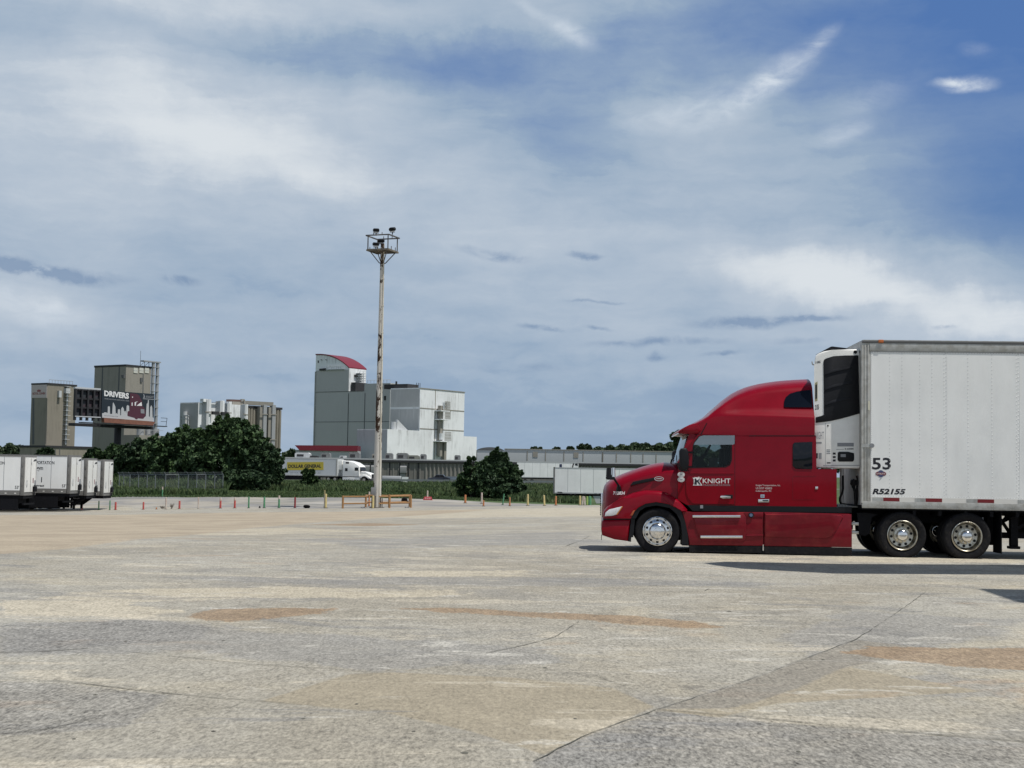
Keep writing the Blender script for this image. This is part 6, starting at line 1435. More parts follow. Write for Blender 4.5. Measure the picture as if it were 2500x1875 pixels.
bm = BM(); box(bm, (0, 0, ZB), (B3.wr, B3.wl, B3.top)); obj('wall', bm, 'b_dgrey', t_)
bm = BM(); [tube(bm, (x, 3, B3.top), (x, 3, B3.top+h), r, n=12) for x, h, r in ((3, 2.4, 1.1), (6, 3.4, .8), (9, 2.2, 1.2))]; box(bm, (2, 1.6, B3.top+1.6), (11, 1.7, B3.top+1.7)); obj('tank', bm, 'b_pipe', t_)
B4 = Blk(426, 1056, 440, PHI, 417.5, 434); t_ = B4.root('small_shed', 'small green shed roof peeping over the trees left of the white plant', 'building')
bm = BM(); box(bm, (0, 0, ZB), (B4.wr, B4.wl, B4.top)); obj('wall', bm, mat('green shed', (.035, .075, .06), .6), t_)

# white plant with ducts, and the ribbed dark block
B = Blk(485, 982, 480, PHI, 440.5, 604); t_ = B.root('process_plant', 'white and grey process block wrapped in vertical ducts above the big trees', 'building')
bm = BM(); box(bm, (0, 0, ZB), (B.wr, B.wl, B.top)); obj('wall', bm, ['b_white'], t_)
bm = BM(); poly(bm, [(.02, ZB), (B.wl-.02, ZB), (B.wl-.02, B.top-.3), (.02, B.top-.3)], 0, -.12, -.005); obj('grey_wall', bm, 'b_grey', t_)
bm = BM()
for x0, x1, yt in ((590, 635, 112), (830, 880, 140), (960, 1005, 180), (1275, 1305, 210)):
    q = B.R(k2((x0, yt), (x1, yt), (x1, 900), (x0, 900)), -1.2); box(bm, (q[0][0], -2.2, q[2][1]-2), (q[1][0], -.01, q[0][1]), 0)
for x0, x1, yt in ((640, 690, 110), (880, 930, 132), (1005, 1060, 150), (1310, 1352, 200)):
    q = B.R(k2((x0, yt), (x1, yt), (x1, 900), (x0, 900)), -1.2); box(bm, (q[0][0], -1.7, q[2][1]-2), (q[1][0], -.01, q[0][1]), 1)
for x0, y0, x1, y1 in ((690, 112, 710, 430), (735, 160, 860, 176), (1060, 425, 1130, 640)):
    q = B.R(k2((x0, y0), (x1, y0), (x1, y1), (x0, y1)), -.8); box(bm, (q[0][0], -.8, q[2][1]), (q[1][0], -.3, q[0][1]), 2)
for x0, x1, y in ((590, 1060, 335), (1275, 1352, 372)):
    q = B.R(k2((x0, y), (x1, y+22)), -2); bar(bm, (q[0][0], -2.2, q[0][1]), (q[1][0], -2.2, q[1][1]), .35, .35, 2)
for x, y in ((770, 360), (940, 370)): q = B.R(k2((x, y)), -2.4)[0]; box(bm, (q[0]-1.5, -3.0, q[1]-.5), (q[0]+1.5, -2.25, q[1]+.6), 3)
q = B.R(k2((545, 100), (630, 100), (630, 160), (545, 160)), -1.3); box(bm, (q[0][0], -1.9, q[2][1]), (q[1][0], -.3, q[0][1]), 1)
obj('duct', bm, ['b_ltgrey', 'b_white', 'b_dgrey', 'b_dark'], t_)
bm = BM(); q = B.R(k2((1030, 110), (1230, 118), (1230, 150), (1030, 150)), 3); poly(bm, q, 1, 2.5, 4.5); obj('hood', bm, mat('rusty hood', (.12, .07, .06), .7), t_)
bm = BM(); q = B.R(k2((1060, 190), (1300, 200)), 2); bar(bm, (q[0][0], 2, q[0][1]), (q[1][0], 2, q[1][1]), 1.6, 1.6, 0); q = B.R(k2((1300, 120), (1300, 240), (1240, 118)), 1); bar(bm, (q[0][0], 1, q[0][1]), (q[0][0], 1, q[1][1]), .5); bar(bm, (q[0][0], 1, q[0][1]), (q[2][0], 1, q[2][1]), .5); obj('pipe', bm, 'b_dgrey', t_)
bm = BM(); q = B.L(k2((150, 400), (300, 405), (300, 700), (150, 700)), -.6)
for z in (400, 460, 560, 630): p = B.L(k2((150, z), (300, z+5)), -1.4); bar(bm, (-1.4, p[0][0], p[0][1]), (-1.4, p[1][0], p[1][1]), .35)
for y in (160, 220, 290): p = B.L(k2((y, 400), (y, 700)), -1.4); bar(bm, (-1.4, p[0][0], p[0][1]), (-1.4, p[1][0], p[1][1]), .25)
p = B.L(k2((235, 330), (235, 720)), -.8); tube(bm, (-.8, p[0][0], p[1][1]), (-.8, p[0][0], p[0][1]), .8, n=10); obj('stair_shaft', bm, 'b_ltgrey', t_)
_far = (B.C+Vector((math.cos(PHI), math.sin(PHI), 0))*B.wr).y+1.5
B = Blk(606, 990, _far, PHI, 598, 685.5); t_ = B.root('ribbed_silo', 'dark vertically ribbed silo block with two pale ducts right of the white process block', 'silo')
bm = BM(); box(bm, (0, 0, ZB), (B.wr, 14, B.top-.8))
q = [B.R(k2((x, 300)), 0)[0][0] for x in np.linspace(1375, 1940, 13)]
for x in q: tube(bm, (x, -.1, ZB), (x, -.1, B.top-1.0), abs(q[1]-q[0])*.42, n=10)
obj('ribbed_wall', bm, 'b_tan', t_)
bm = BM(); box(bm, (-.2, -.6, B.top-.799), (B.wr+.3, 14.2, B.top)); obj('roof', bm, 'b_dark', t_)
for x0, x1, yt in ((1632, 1692, 175), (1790, 1850, 180)):
    bm = BM(); p = B.R(k2((x0, yt), (x1, yt)), -2.4); box(bm, (p[0][0], -3.0, ZB), (p[1][0], -1.6, p[0][1]-.6), 0); box(bm, (p[0][0]-1.3, -2.4, ZB), (p[0][0]-.005, -1.2, p[0][1]-1.5), 1)
    bar(bm, ((p[0][0]+p[1][0])/2, -2.3, p[0][1]-.3), ((p[0][0]+p[1][0])/2-8, 3, p[0][1]-.1), 1.6, 1.3, 1)
    for k in range(3): z = p[0][1]-4-k*9; bar(bm, (p[0][0]-2.0, -3.1, z), (p[1][0]+.3, -3.1, z), .25, .3, 1)
    obj('duct', bm, ['b_pipe', 'b_dgrey'], t_)

# the mill with the red curved roof
PH2 = R(56); Bm = Blk(851.5, 955, 640, PH2, 769, 893); t_ = Bm.root('feed_mill', 'tall grey mill with red curved roof top left of the white plant', 'building')
topz = at(851, 899, 640).z; left_top = Bm.L([(771, 867)], 0)[0][1]; lowz = Bm.top
wl = Bm.wl; wr = Bm.wr
bm = BM()   # curved top: profile on the left wall, extruded along the right wall
arc = [(wl*(1-u), topz+(left_top-topz)*(1-(max(0, u-.02)/.98)**2.3)) for u in np.linspace(0, 1, 16)]
poly(bm, [(0, lowz-.5)]+[(wl, lowz-.5)]+arc, 0, .06, wr-.06, 0); obj('head_house', bm, 'b_white', t_)
bm = BM(); rt = [(y, z+.05) for y, z in arc]+[(y, z+.55) for y, z in arc[::-1]]; poly(bm, rt, 0, -.3, wr+.3); obj('roof', bm, 'b_red', t_)
bm = BM(); poly(bm, [(0.1, lowz), (wl-.6, lowz), (wl-.6, topz-.6), (.1, topz-.6)], 0, -.12, .05); poly(bm, [(wl-.55, ZB), (wl+.05, ZB), (wl+.05, topz-1), (wl-.55, topz-1)], 0, -.35, .05, 1); obj('grey_wall', bm, ['b_grey', mat('tan pilaster', (.30, .31, .30), .7)], t_)
Bl = solve(Bm.C, -Vector((-math.sin(PH2), math.cos(PH2), 0)), 953, 945)    # the wall plane continues to the right
z2 = at(935, 936, 630).z
bm = BM(); box(bm, (0, -Bl, ZB), (22, wl, lowz)); box(bm, (0.02, -Bl, lowz), (20, -Bl*.38, z2)); obj('lower_wall', bm, 'b_grey', t_)
bm = BM()
for yf in (0.02, -Bl*.40): box(bm, (-.10, yf-.18, ZB), (-.005, yf+.18, lowz-1))
for zf in (.27, .55): z = ZB+(lowz-ZB)*zf+4; box(bm, (-.08, -Bl+.1, z), (-.005, wl-.7, z+.22))
box(bm, (-.10, -Bl*.38, lowz-.25), (-.005, wl-.7, lowz-.02)); obj('joint', bm, 'b_line', t_)
bm = BM(); q = Bm.R(k3((765, 335), (800, 340), (800, 370), (765, 368)), 0); poly(bm, q, 1, -.8, -.005); q = Bm.R(k3((735, 530), (910, 530), (910, 575), (735, 575)), -1); box(bm, (q[0][0], -3, lowz+.02), (q[1][0], -.4, lowz+4)); q = Bm.L(k3((255, 250), (345, 240), (345, 275), (255, 275)), 0); poly(bm, q, 0, -.7, -.13); obj('vent', bm, 'b_dark', t_)
bm = BM()
for y in (275, 345): q = Bm.L(k3((y-12, 105), (y+14, 112), (y+14, 124), (y-12, 116)), 0); poly(bm, q, 0, -.02, .055)
q = Bm.L(k3((218, 122), (238, 122), (238, 160), (218, 160)), 0); poly(bm, q, 0, -.02, .055); obj('window', bm, 'b_line', t_)
bm = BM(); p = Bm.R(k3((875, 290), (875, 560)), -1.5)
for dx in (-1.2, 1.2): bar(bm, (p[0][0]+dx, -1.6, lowz), (p[0][0]+dx, -1.6, p[0][1]), .25)
for k in range(5): z = lowz+4+k*(p[0][1]-lowz-4)/5; box(bm, (p[0][0]-2.2, -2.6, z), (p[0][0]+2.2, -.05, z+.25)); bar(bm, (p[0][0]-2.2, -2.5, z+1.1), (p[0][0]+2.2, -2.5, z+1.1), .14)
obj('stair_tower', bm, 'b_ltgrey', t_)
bm = BM(); [tube(bm, (1.0, y, z2), (1.0, y, z2+1.6), .09, n=5) for y in np.linspace(-Bl+1, -Bl*.42, 8)]; path(bm, [(1, -Bl+1, z2+1.6), (1, -Bl*.42, z2+1.6)], .09, 5); tube(bm, (6, -Bl*.6, z2), (6, -Bl*.6, z2+4), .15, n=6); obj('roof_railing', bm, 'b_ltgrey', t_)
bm = BM(); z = topz-.2; [tube(bm, (-.7, y, z), (-.7, y, z+1.4), .07, n=5) for y in np.linspace(wl*.15, wl*.62, 8)]; path(bm, [(-.7, wl*.15, z+1.4), (-.7, wl*.62, z+1.4)], .07, 5); box(bm, (-.9, wl*.12, z-.3), (-.13, wl*.65, z)); obj('walkway', bm, 'b_ltgrey', t_)
q = Bm.L(k3((1215, 655), (1245, 655), (1245, 720), (1215, 720)), 0); bm = BM(); poly(bm, q, 0, -.12, -.005); obj('window', bm, 'b_dark', t_)
# white plant in front of it
Bw = Blk(1026, 946.5, 560, PHI, 954, 1134.5); t_ = Bw.root('white_plant', 'weather stained white plant block with an outside stair on its right wall', 'building')
bm = BM(); box(bm, (0, 0, ZB), (Bw.wr, Bw.wl, Bw.top)); q = Bw.R(k4((1240, 880), (1430, 905)), 0); box(bm, (Bw.wr+.003, .0, ZB), (q[1][0], 10, q[0][1]-1.2)); obj('wall', bm, 'b_white', t_)
bm = BM(); q = Bw.L(k4((92, 195), (530, 175), (530, 465), (92, 470)), 0); a = [(p[0]) for p in q]; ylo, yhi = min(a), max(a)
M['b_grime'] = stain('grey streaked panel', (.42, .42, .42), (.56, .56, .56), .8, .3)
zA, zB_ = q[0][1], q[2][1]; box(bm, (-.06, ylo, zB_), (-.003, yhi, zA)); q = Bw.L(k4((92, 505), (530, 505), (530, 825), (92, 800)), 0); box(bm, (-.06, ylo, q[2][1]), (-.003, yhi, q[0][1])); obj('grey_panel', bm, 'b_grime', t_)
bm = BM(); x = Bw.R(k4((785, 300)), 0)[0][0]; box(bm, (x-.2, -.06, ZB), (x+.2, -.003, Bw.top-.2))
for z in (495, 815): q = Bw.R(k4((560, z-8), (1225, z+32)), 0); box(bm, (.1, -.07, q[0][1]-.2), (Bw.wr-.1, -.003, q[0][1]+.2))
box(bm, (-.2, -.2, Bw.top-.3), (Bw.wr+.2, -.003, Bw.top+.02)); obj('joint', bm, 'b_dgrey', t_)
bm = BM(); q = Bw.R(k4((865, 450), (865, 1240), (900, 400), (900, 500)), -1.2)
bar(bm, (q[0][0], -1.2, q[1][1]), (q[0][0], -1.2, q[0][1]), 1.6, 1.4, 1)
tube(bm, (q[2][0], -2.2, q[3][1]), (q[2][0], -2.2, q[2][1]), .9, n=10, mi=0)
for z0, x0, x1 in ((520, 830, 970), (655, 835, 975), (995, 815, 985)):
    p = Bw.R(k4((x0, z0), (x1, z0)), -2); box(bm, (p[0][0], -3.4, p[0][1]-.4), (p[1][0], -.02, p[0][1]), 0)
    for k in range(7): x = p[0][0]+(p[1][0]-p[0][0])*(.45+.55*k/6); bar(bm, (x, -3.3, p[0][1]), (x, -3.3, p[0][1]+3.6), .14, .14, 1)
    for h in (1.2, 2.4, 3.6): bar(bm, (p[0][0]+(p[1][0]-p[0][0])*.45, -3.3, p[0][1]+h), (p[1][0], -3.3, p[0][1]+h), .16, .16, 1)
p = Bw.R(k4((885, 880), (885, 980)), -2.2); tube(bm, (p[0][0], -2.2, p[1][1]), (p[0][0], -2.2, p[0][1]), 1.1, n=10, mi=0)
p = Bw.R(k4((925, 1010), (925, 1245)), -1.2); bar(bm, (p[0][0], -1.2, p[1][1]-3), (p[0][0], -1.2, p[0][1]), 1.5, 1.2, 1); obj('outside_stair', bm, ['b_white', 'b_dgrey'], t_)
bm = BM(); [tube(bm, (x, 2, Bw.top), (x, 2, Bw.top+2), .12, n=5) for x in (-.3+.5, 1.4, 2.4)]; box(bm, (2, 8, Bw.top), (9, 20, Bw.top+1.8)); obj('roof_vent', bm, 'b_dark', t_)
bm = BM(); p = at(968, 918, 600); q = Bw.fr.mi@(p-Bw.fr.O); tube(bm, (q.x, q.y, Bw.top-3), (q.x, q.y, at(968, 931, 600).z), .4, n=8); obj('stack', bm, 'b_dark', t_)
Bx = Blk(946, 1047.5, 535, PHI, 872, 1026); t_ = Bx.root('white_annex', 'lower white annex at the foot of the stained white plant', 'building')
bm = BM(); box(bm, (0, 0, ZB), (Bx.wr, Bx.wl, Bx.top)); obj('wall', bm, 'b_white', t_)
bm = BM(); box(bm, (-.06, 0.05, ZB), (-.003, Bx.wl-.05, Bx.top-.3)); obj('grey_wall', bm, 'b_ltgrey', t_)
bm = BM(); p = Bx.R(k4((170, 700), (170, 790)), 2); tube(bm, (p[0][0], 3, Bx.top), (p[0][0], 3, p[0][1]), 1.0, n=10); poly(bm, [(p[0][0]+1, Bx.top), (p[0][0]+8, Bx.top), (p[0][0]+1.5, Bx.top+4)], 1, 2.4, 3.2); obj('roof_vent', bm, 'b_ltgrey', t_)
# low front with red fascia
p0 = at(722, 1087, 520); Bf = Frame((p0.x, p0.y, 0), R(2)); t_ = empty('low_hall', (p0.x, p0.y, 0), R(2), 'low hall with a long red fascia in front of the curved roof mill', 'building')
w = (at(873, 1087, 520)-p0).length; zt_ = p0.z; z1 = at(722, 1098, 520).z
bm = BM(); box(bm, (0, 0, ZB), (w, 16, z1)); obj('wall', bm, 'b_ltgrey', t_); bm = BM(); poly(bm, [(-.3, zt_), (w, zt_+.2), (w, z1-.2), (1.5, z1-.2)], 1, -.6, 15.5); obj('fascia', bm, 'b_red', t_)

# long corrugated warehouse
WY = 400; z_roof = at(900, 1121.5, WY).z; xl_, xr_ = at(640, 1121, WY).x, at(1640, 1125, WY).x; p0 = Vector((xl_, WY, 0))
t_ = empty('warehouse', p0, 0, 'long low warehouse with dark roof edge and vertical concrete ribs behind the highway', 'warehouse'); WW = xr_-xl_; wf = Frame(p0, 0)
def wx(px, py=1150): return wf.hit(px, py, 1, 0).x
bm = BM(); box(bm, (0, 0, ZB), (WW, 60, z_roof-.75)); obj('wall', bm, stain('brown grey precast', (.17, .162, .15), (.09, .088, .085), .6), t_)
bm = BM(); box(bm, (-.3, -.5, z_roof-.749), (WW+.3, 60.3, z_roof-.1), 0); box(bm, (-.3, -.3, z_roof-.099), (WW+.3, 60.3, z_roof+.25), 1); obj('roof_edge', bm, ['b_dark', mat('pale roof gravel stop', (.42, .43, .44), .7)], t_)
bm = BM(); x = wx(1040)
while x < wx(1180): tube(bm, (x, .1, ZB), (x, .1, z_roof-.9), .38, n=8); x += 1.15
x = wx(1450)
for px in np.linspace(1412, 1450, 6): tube(bm, (wx(px), .1, ZB), (wx(px), .1, z_roof-.9), .35, n=8)
x = wx(700)
while x < wx(1035): bar(bm, (x, -.06, ZB), (x, -.06, z_roof-.9), .35, .12); x += 1.5
obj('rib', bm, stain('precast ribs', (.215, .205, .19), (.11, .108, .105), .6), t_)
bm = BM()
for px in (908, 951, 976, 998, 1021): box(bm, (wx(px)-.18, -.16, ZB), (wx(px)+.18, -.005, z_roof-.8))
obj('downpipe', bm, 'b_dark', t_)
for px in (895, 914, 985):
    bm = BM(); x = wx(px); z = z_roof-2.2; poly(bm, [(-.02, z+.7), (-.9, z+.2), (-1.0, z-.9), (-.9, z-1.5), (-.02, z-1.5)], 0, x-.9, x+.9); box(bm, (x-.9, -.5, z-3.3), (x+.6, -.17, z-1.6)); obj('vent_hood', bm, mat('grey hood', (.21, .215, .22), .6), t_)
# rooftop units
def hv(px, w_, h_, lab, D=408, d_=4, m='hvac', cap=True):
    p = at(px, 1121, D); o = empty('rooftop_unit', (p.x, D, z_roof+.25), 0, lab, 'rooftop unit', 'units on the warehouse roof'); k = D/F; w2, h2 = w_*k, h_*k
    bm = BM(); poly(bm, [(-w2/2, 0), (w2/2, 0), (w2/2, h2*.75), (w2*.38, h2), (-w2*.38, h2), (-w2/2, h2*.8)], 1, -d_/2, d_/2); b_ = obj('casing', bm, m, o)
    bm = BM(); box(bm, (-w2*.36, -d_/2-.06, h2*.2), (w2*.1, -d_/2-.005, h2*.65)); obj('louvre', bm, 'b_dark', b_)
    return o
hv(866, 26, 15, 'grey rooftop unit left of the mast, below the red fascia right end', m='hvac'); hv(796, 22, 12, 'small dark rooftop unit mid way below the red fascia', m='hvac'); hv(740, 36, 12, 'pale angled rooftop unit at the left, over the yellow panelled trailer', m='b_ltgrey')
hv(768, 18, 5, 'flat dark rooftop box beside the pale angled unit', m='b_dark'); hv(838, 14, 6, 'low rooftop unit with a white fan left of the grey one', m='b_ltgrey')
hv(950, 18, 14, 'sloping grey rooftop unit right beside the mast'); hv(983, 28, 15, 'large grey rooftop unit with a pale end in front of the white annex'); hv(1010, 28, 10, 'low wide olive rooftop unit in front of the white plant', m=mat('olive unit', (.16, .165, .14), .6)); hv(1034, 14, 13, 'boxy grey rooftop unit under the white plant corner'); hv(1117, 14, 12, 'boxy grey rooftop unit standing alone near the right end of the white plant')
hv(915, 10, 12, 'small caged rooftop unit just left of the mast', m='b_dgrey')

# grey flat building at right
GY = 470; p0 = at(1165, 1098.5, GY); pr_ = at(1655, 1097, GY); t_ = empty('flat_building', (p0.x, GY, 0), 0, 'wide flat grey building with dark window slits behind the warehouse at right', 'building'); wf2 = Frame((p0.x, GY, 0), 0); GW = pr_.x-p0.x; zt_ = at(1400, 1098.5, GY).z
bm = BM(); box(bm, (9, 0, ZB), (GW, 50, zt_)); box(bm, (0, -2, ZB), (8.9, 20, at(1180, 1099, GY).z)); obj('wall', bm, stain('blue grey cladding', (.42, .44, .45), (.36, .38, .39), .5), t_)
bm = BM(); hx = [(0, at(1180, 1099, GY).z+.0)]+[(8.9*u, at(1180, 1099, GY).z+1.0*math.sin(math.pi*u)**.6) for u in np.linspace(.02, .98, 10)]+[(8.9, at(1180, 1099, GY).z)]; poly(bm, hx, 1, -2.2, 20); obj('curved_roof', bm, 'b_line', t_)
bm = BM()
for cxp in (243, 925, 1172, 1420, 1680, 1940): x = wf2.hit(1120+cxp/5.53, 1108, 1, 0).x; box(bm, (x-.14, -.1, ZB), (x+.14, -.005, zt_-.6))
for cxp in (1000, 1550): x = wf2.hit(1120+cxp/5.53, 1108, 1, 0).x; box(bm, (x, -.12, zt_-2.6), (x+1.6, -.005, zt_-.8))
for px in (1472, 1505, 1540, 1570, 1602): x = wf2.hit(px, 1108, 1, 0).x; box(bm, (x-.14, -.1, ZB), (x+.14, -.005, zt_-.8))
obj('joint', bm, 'b_dgrey', t_)
bm = BM(); box(bm, (9, -.25, zt_-.15), (GW+.2, 50.2, zt_+.1)); obj('roof_edge', bm, 'b_dgrey', t_)
# dark cable across the right: sagging roof edge of a canopy
# ------------------------------------------------------------------ highway traffic
RY = 252
def road_z(X, Y=RY): return tz(X, Y)+.05
# long-haul white truck
pk = at(905, 1176, RY); ANG = R(-20)
DX = Frame((pk.x, pk.y, road_z(pk.x)), ANG)
D_ = DX.root('semi_tractor', 'small white sleeper semi tractor far away on the highway, facing right', 'semi truck')
Wt = 2.4
def cy(bm, pts, y0=0.0, y1=Wt, bev=.12, mi=0): poly(bm, pts, 1, y0, y1, mi, bev=0)
bm = BM(); poly(bm, [(-5.6, 1.0), (-5.6, 3.85), (-4.6, 3.82), (-3.3, 3.5), (-2.4, 2.95), (-2.25, 2.75), (-2.25, 1.0)], 1, 0, Wt, bev=.12); bm2 = BM(); obj('cab', bm, 'white_clean', D_)
bm = BM(); poly(bm, [(-2.25, 1.0), (-2.25, 2.02), (-1.2, 1.85), (-.35, 1.6), (-.12, 1.35), (-.10, .75), (-.6, .72)], 1, .30, Wt-.30, bev=.12); obj('bonnet', bm, 'white_clean', D_)
for y0, y1 in ((-.05, .45), (Wt-.45, Wt+.05)): bm = BM(); poly(bm, [(-2.25, .8), (-2.1, 1.25), (-1.7, 1.42), (-1.1, 1.38), (-.6, 1.15), (-.25, .95), (-.1, .72), (-.55, .70), (-.75, 1.0), (-1.2, 1.18), (-1.65, 1.08), (-1.9, .75)], 1, y0, y1, bev=.04); obj('wing', bm, 'white_clean', D_)
bm = BM(); box(bm, (-.11, .55, .78), (-.06, Wt-.55, 1.5)); obj('grille', bm, 'black', D_); bm = BM(); box(bm, (-.55, -.02, .32), (.02, Wt+.02, .72), bev=.06); obj('bumper', bm, mat('dark bumper', (.05, .05, .055), .5), D_)
bm = BM(); poly(bm, [(-2.32, 2.05), (-1.98, 2.05), (-2.22, 2.72), (-2.36, 2.72)], 1, .2, Wt-.2); obj('windscreen', bm, 'glass_dark', D_)
bm = BM(); poly(bm, [(-3.2, 2.05), (-2.35, 2.05), (-2.4, 2.6), (-2.75, 2.66), (-3.2, 2.62)], 1, -.03, -.002); obj('side_window', bm, 'glass_dark', D_); bm = BM(); poly(bm, rrect(-5.1, 1.95, -4.6, 2.5, .08), 1, -.03, -.002); obj('sleeper_window', bm, 'glass_dark', D_); bm = BM(); poly(bm, rrect(-5.0, 3.3, -4.35, 3.6, .06), 1, -.03, -.002); obj('sleeper_window', bm, 'glass_dark', D_)
bm = BM(); box(bm, (-5.6, .06, .35), (-2.2, Wt-.06, .92), bev=.03); obj('side_fairing', bm, 'white_clean', D_); bm = BM(); box(bm, (-5.6, .02, .925), (-2.0, Wt-.02, .995)); obj('trim', bm, 'black', D_)
bm = BM(); box(bm, (-2.35, -.30, 2.0), (-2.2, -.08, 2.5), bev=.03); bar(bm, (-2.3, -.1, 2.3), (-2.35, .05, 2.3), .06); obj('door_mirror', bm, 'white_clean', D_)
def simple_wheel(par, x, yo, s, z=.5):
    b = BM(); lathe(b, x, z, [(.27, .05), (.30, .02), (.42, 0), (.5, .06), (.5, .26), (.3, .3), (.27, .2)], 28, 0, yo, s); w_ = obj('wheel', b, 'rubber', par)
    b = BM(); lathe(b, x, z, [(.29, .04), (.28, .02), (.2, .06), (.1, .0), (0, -.02)], 20, 0, yo, s); obj('rim', b, 'wheel_alu', w_)
for x in (-1.35, -7.1, -8.4):
    for yo, s in ((.0, 1), (Wt, -1)): simple_wheel(D_, x, yo, s)
bm = BM(); box(bm, (-9.2, .7, .7), (-.8, Wt-.7, 1.0)); obj('chassis', bm, 'chassis', D_)
T2 = DX.root('box_trailer', 'long white trailer with a yellow panel reading DOLLAR GENERAL on the highway', 'trailer'); xb = -22.5
bm = BM(); box(bm, (xb, -.05, 1.15), (-6.6, Wt+.05, 4.05)); obj('box_body', bm, mat('greyish white skin', (.55, .57, .58), .5, var=.06), T2)  # even greyish white base colour, slightly varied
fr2 = DX
def k6(*p): return [(680+a*.12658, 1110+b*.12658) for a, b in p]
q = fr2.xz(k6((165, 145), (868, 140), (868, 296), (165, 300)), -.06)
bm = BM(); poly(bm, q, 1, -.075, -.052); yp = obj('yellow_panel', bm, mat('yellow panel', (.50, .40, .045), .5), T2)
bm = BM(); text(bm, 'DOLLAR GENERAL', fr2.xz(k6((190, 258), (825, 252), (825, 185), (190, 190)), -.06), 1, -.080, bold=.04); obj('lettering', bm, 'ink', yp, sm=0)
bm = BM(); text(bm, 'Save time. Save money. Every day!', fr2.xz(k6((215, 360), (820, 365), (820, 338), (215, 335)), -.06), 1, -.056, bold=.02); obj('lettering', bm, 'letter_grey', T2, sm=0)
bm = BM(); box(bm, (xb, -.08, 1.0), (-6.6, Wt+.08, 1.149)); box(bm, (xb, -.06, 4.0), (-6.6, -.0505, 4.06)); box(bm, (-6.9, -.07, 1.15), (-6.6, -.0505, 4.0)); obj('rail', bm, 'alu_dull', T2)
bm = BM(); box(bm, (xb+.3, .3, .75), (-6.8, Wt-.3, .999)); box(bm, (-17.5, .1, .3), (-10, .14, .99)); obj('underframe', bm, 'chassis', T2)
for x in (-20.0, -21.3):
    for yo, s in ((.0, 1), (Wt, -1)): simple_wheel(T2, x, yo, s)
bm = BM(); box(bm, (-6.599, .4, 2.2), (-5.9, Wt-.4, 3.9), bev=.06); obj('refrigeration_unit', bm, 'white_clean', T2)

# guard rail along the road
zr = lambda x: tz(x, 245.6); gx_ = [at(px, 1178, 245.6).x for px in (930, 958, 1020, 1085, 1150, 1290, 1400, 1520, 1650)]
gt = empty('guard_rail', (gx_[0], 245.6, zr(gx_[0])), 0, 'grey steel crash barrier along the near edge of the highway', 'crash barrier')
bm = BM()
for a, b in zip(gx_[:-1], gx_[1:]): box(bm, (a-gx_[0], -.05, zr((a+b)/2)-zr(gx_[0])+.45), (b-gx_[0], .05, zr((a+b)/2)-zr(gx_[0])+.78))
obj('beam', bm, 'galv', gt)
for k, x in enumerate(np.arange(gx_[0], gx_[-1], 4.6)): bm = BM(); box(bm, (x-gx_[0]-.08, .055, zr(x)-zr(gx_[0])-.1), (x-gx_[0]+.08, .2, zr(x)-zr(gx_[0])+.8)); obj('post', bm, 'galv', gt)
# dark pickup
pv = at(1072, 1178, 254); vz = road_z(pv.x, 254); V_ = Frame((pv.x, 254, vz), 0); vt = V_.root('pickup', 'dark blue pickup behind the crash barrier, in front of the ribbed warehouse', 'car')
bm = BM(); poly(bm, [(-2.0, .45), (-2.0, .85), (-1.75, .95), (-.95, 1.02), (-.45, 1.55), (.75, 1.58), (1.15, 1.05), (2.0, 1.0), (2.05, .5)], 1, -.9, .9, bev=.08); obj('body', bm, mat('dark blue paint', (.012, .017, .03), .3, coat=.6), vt)
bm = BM(); poly(bm, [(-.80, 1.06), (-.42, 1.48), (.1, 1.50), (.1, 1.06)], 1, -.915, -.902); poly(bm, [(.16, 1.06), (.16, 1.50), (.70, 1.50), (1.0, 1.06)], 1, -.915, -.902); obj('window', bm, 'glass_dark', vt)
for x in (-1.3, 1.3):
    for yo, s in ((-.92, 1), (.92, -1)): bm = BM(); lathe(bm, x, .36, [(0, .04), (.2, .03), (.3, 0), (.36, .04), (.36, .2), (0, .22)], 20, 0, yo, s); obj('wheel', bm, 'rubber', vt)
pv = at(1112, 1176, 258); zf = road_z(pv.x, 258); t_ = empty('flat_trailer', (pv.x, 258, zf), 0, 'low pale blue flatbed trailer to the right of the dark pickup', 'trailer')
bm = BM(); box(bm, (-1.8, -1.1, .62), (4.5, 1.1, 1.15), bev=.05); obj('bed', bm, mat('pale blue grey', (.17, .21, .25), .5), t_); bm = BM(); box(bm, (-1.8, -1.12, 1.151), (4.5, -.95, 1.3)); obj('side_rail', bm, 'galv', t_)
for x in (.6, 1.6):
    for yo, s in ((-1.0, 1), (1.0, -1)): bm = BM(); lathe(bm, x, .4, [(0, .04), (.3, 0), (.4, .05), (.4, .2), (0, .22)], 18, 0, yo, s); obj('wheel', bm, 'rubber', t_)
pv = at(962, 1163, 262); t_ = empty('flat_trailer', (pv.x, 263, tz(pv.x, 263)), 0, 'pale flat trailer parked just right of the mast beyond the crash barrier', 'trailer')
bm = BM(); box(bm, (-2.2, -1, .75), (1.2, 1, 1.3), bev=.05); obj('bed', bm, 'b_ltgrey', t_)
for x in (-1.2, -.3): bm = BM(); lathe(bm, x, .4, [(0, .04), (.3, 0), (.4, .05), (.4, .2), (0, .22)], 18, 0, -.95, 1); lathe(bm, x, .4, [(0, .04), (.3, 0), (.4, .05), (.4, .2), (0, .22)], 18, 0, .95, -1); obj('wheel', bm, 'rubber', t_)
pv = at(990, 1168, 300); t_ = empty('loading_ramp', (pv.x, 300, tz(pv.x, 300)), 0, 'white sloping concrete ramp wall against the ribbed warehouse', 'ramp wall')
bm = BM(); poly(bm, [(-.9, -.3), (.5, -.3), (.6, 1.2), (-.7, 1.2)], 1, -.4, .4); obj('wall', bm, 'b_white', t_)
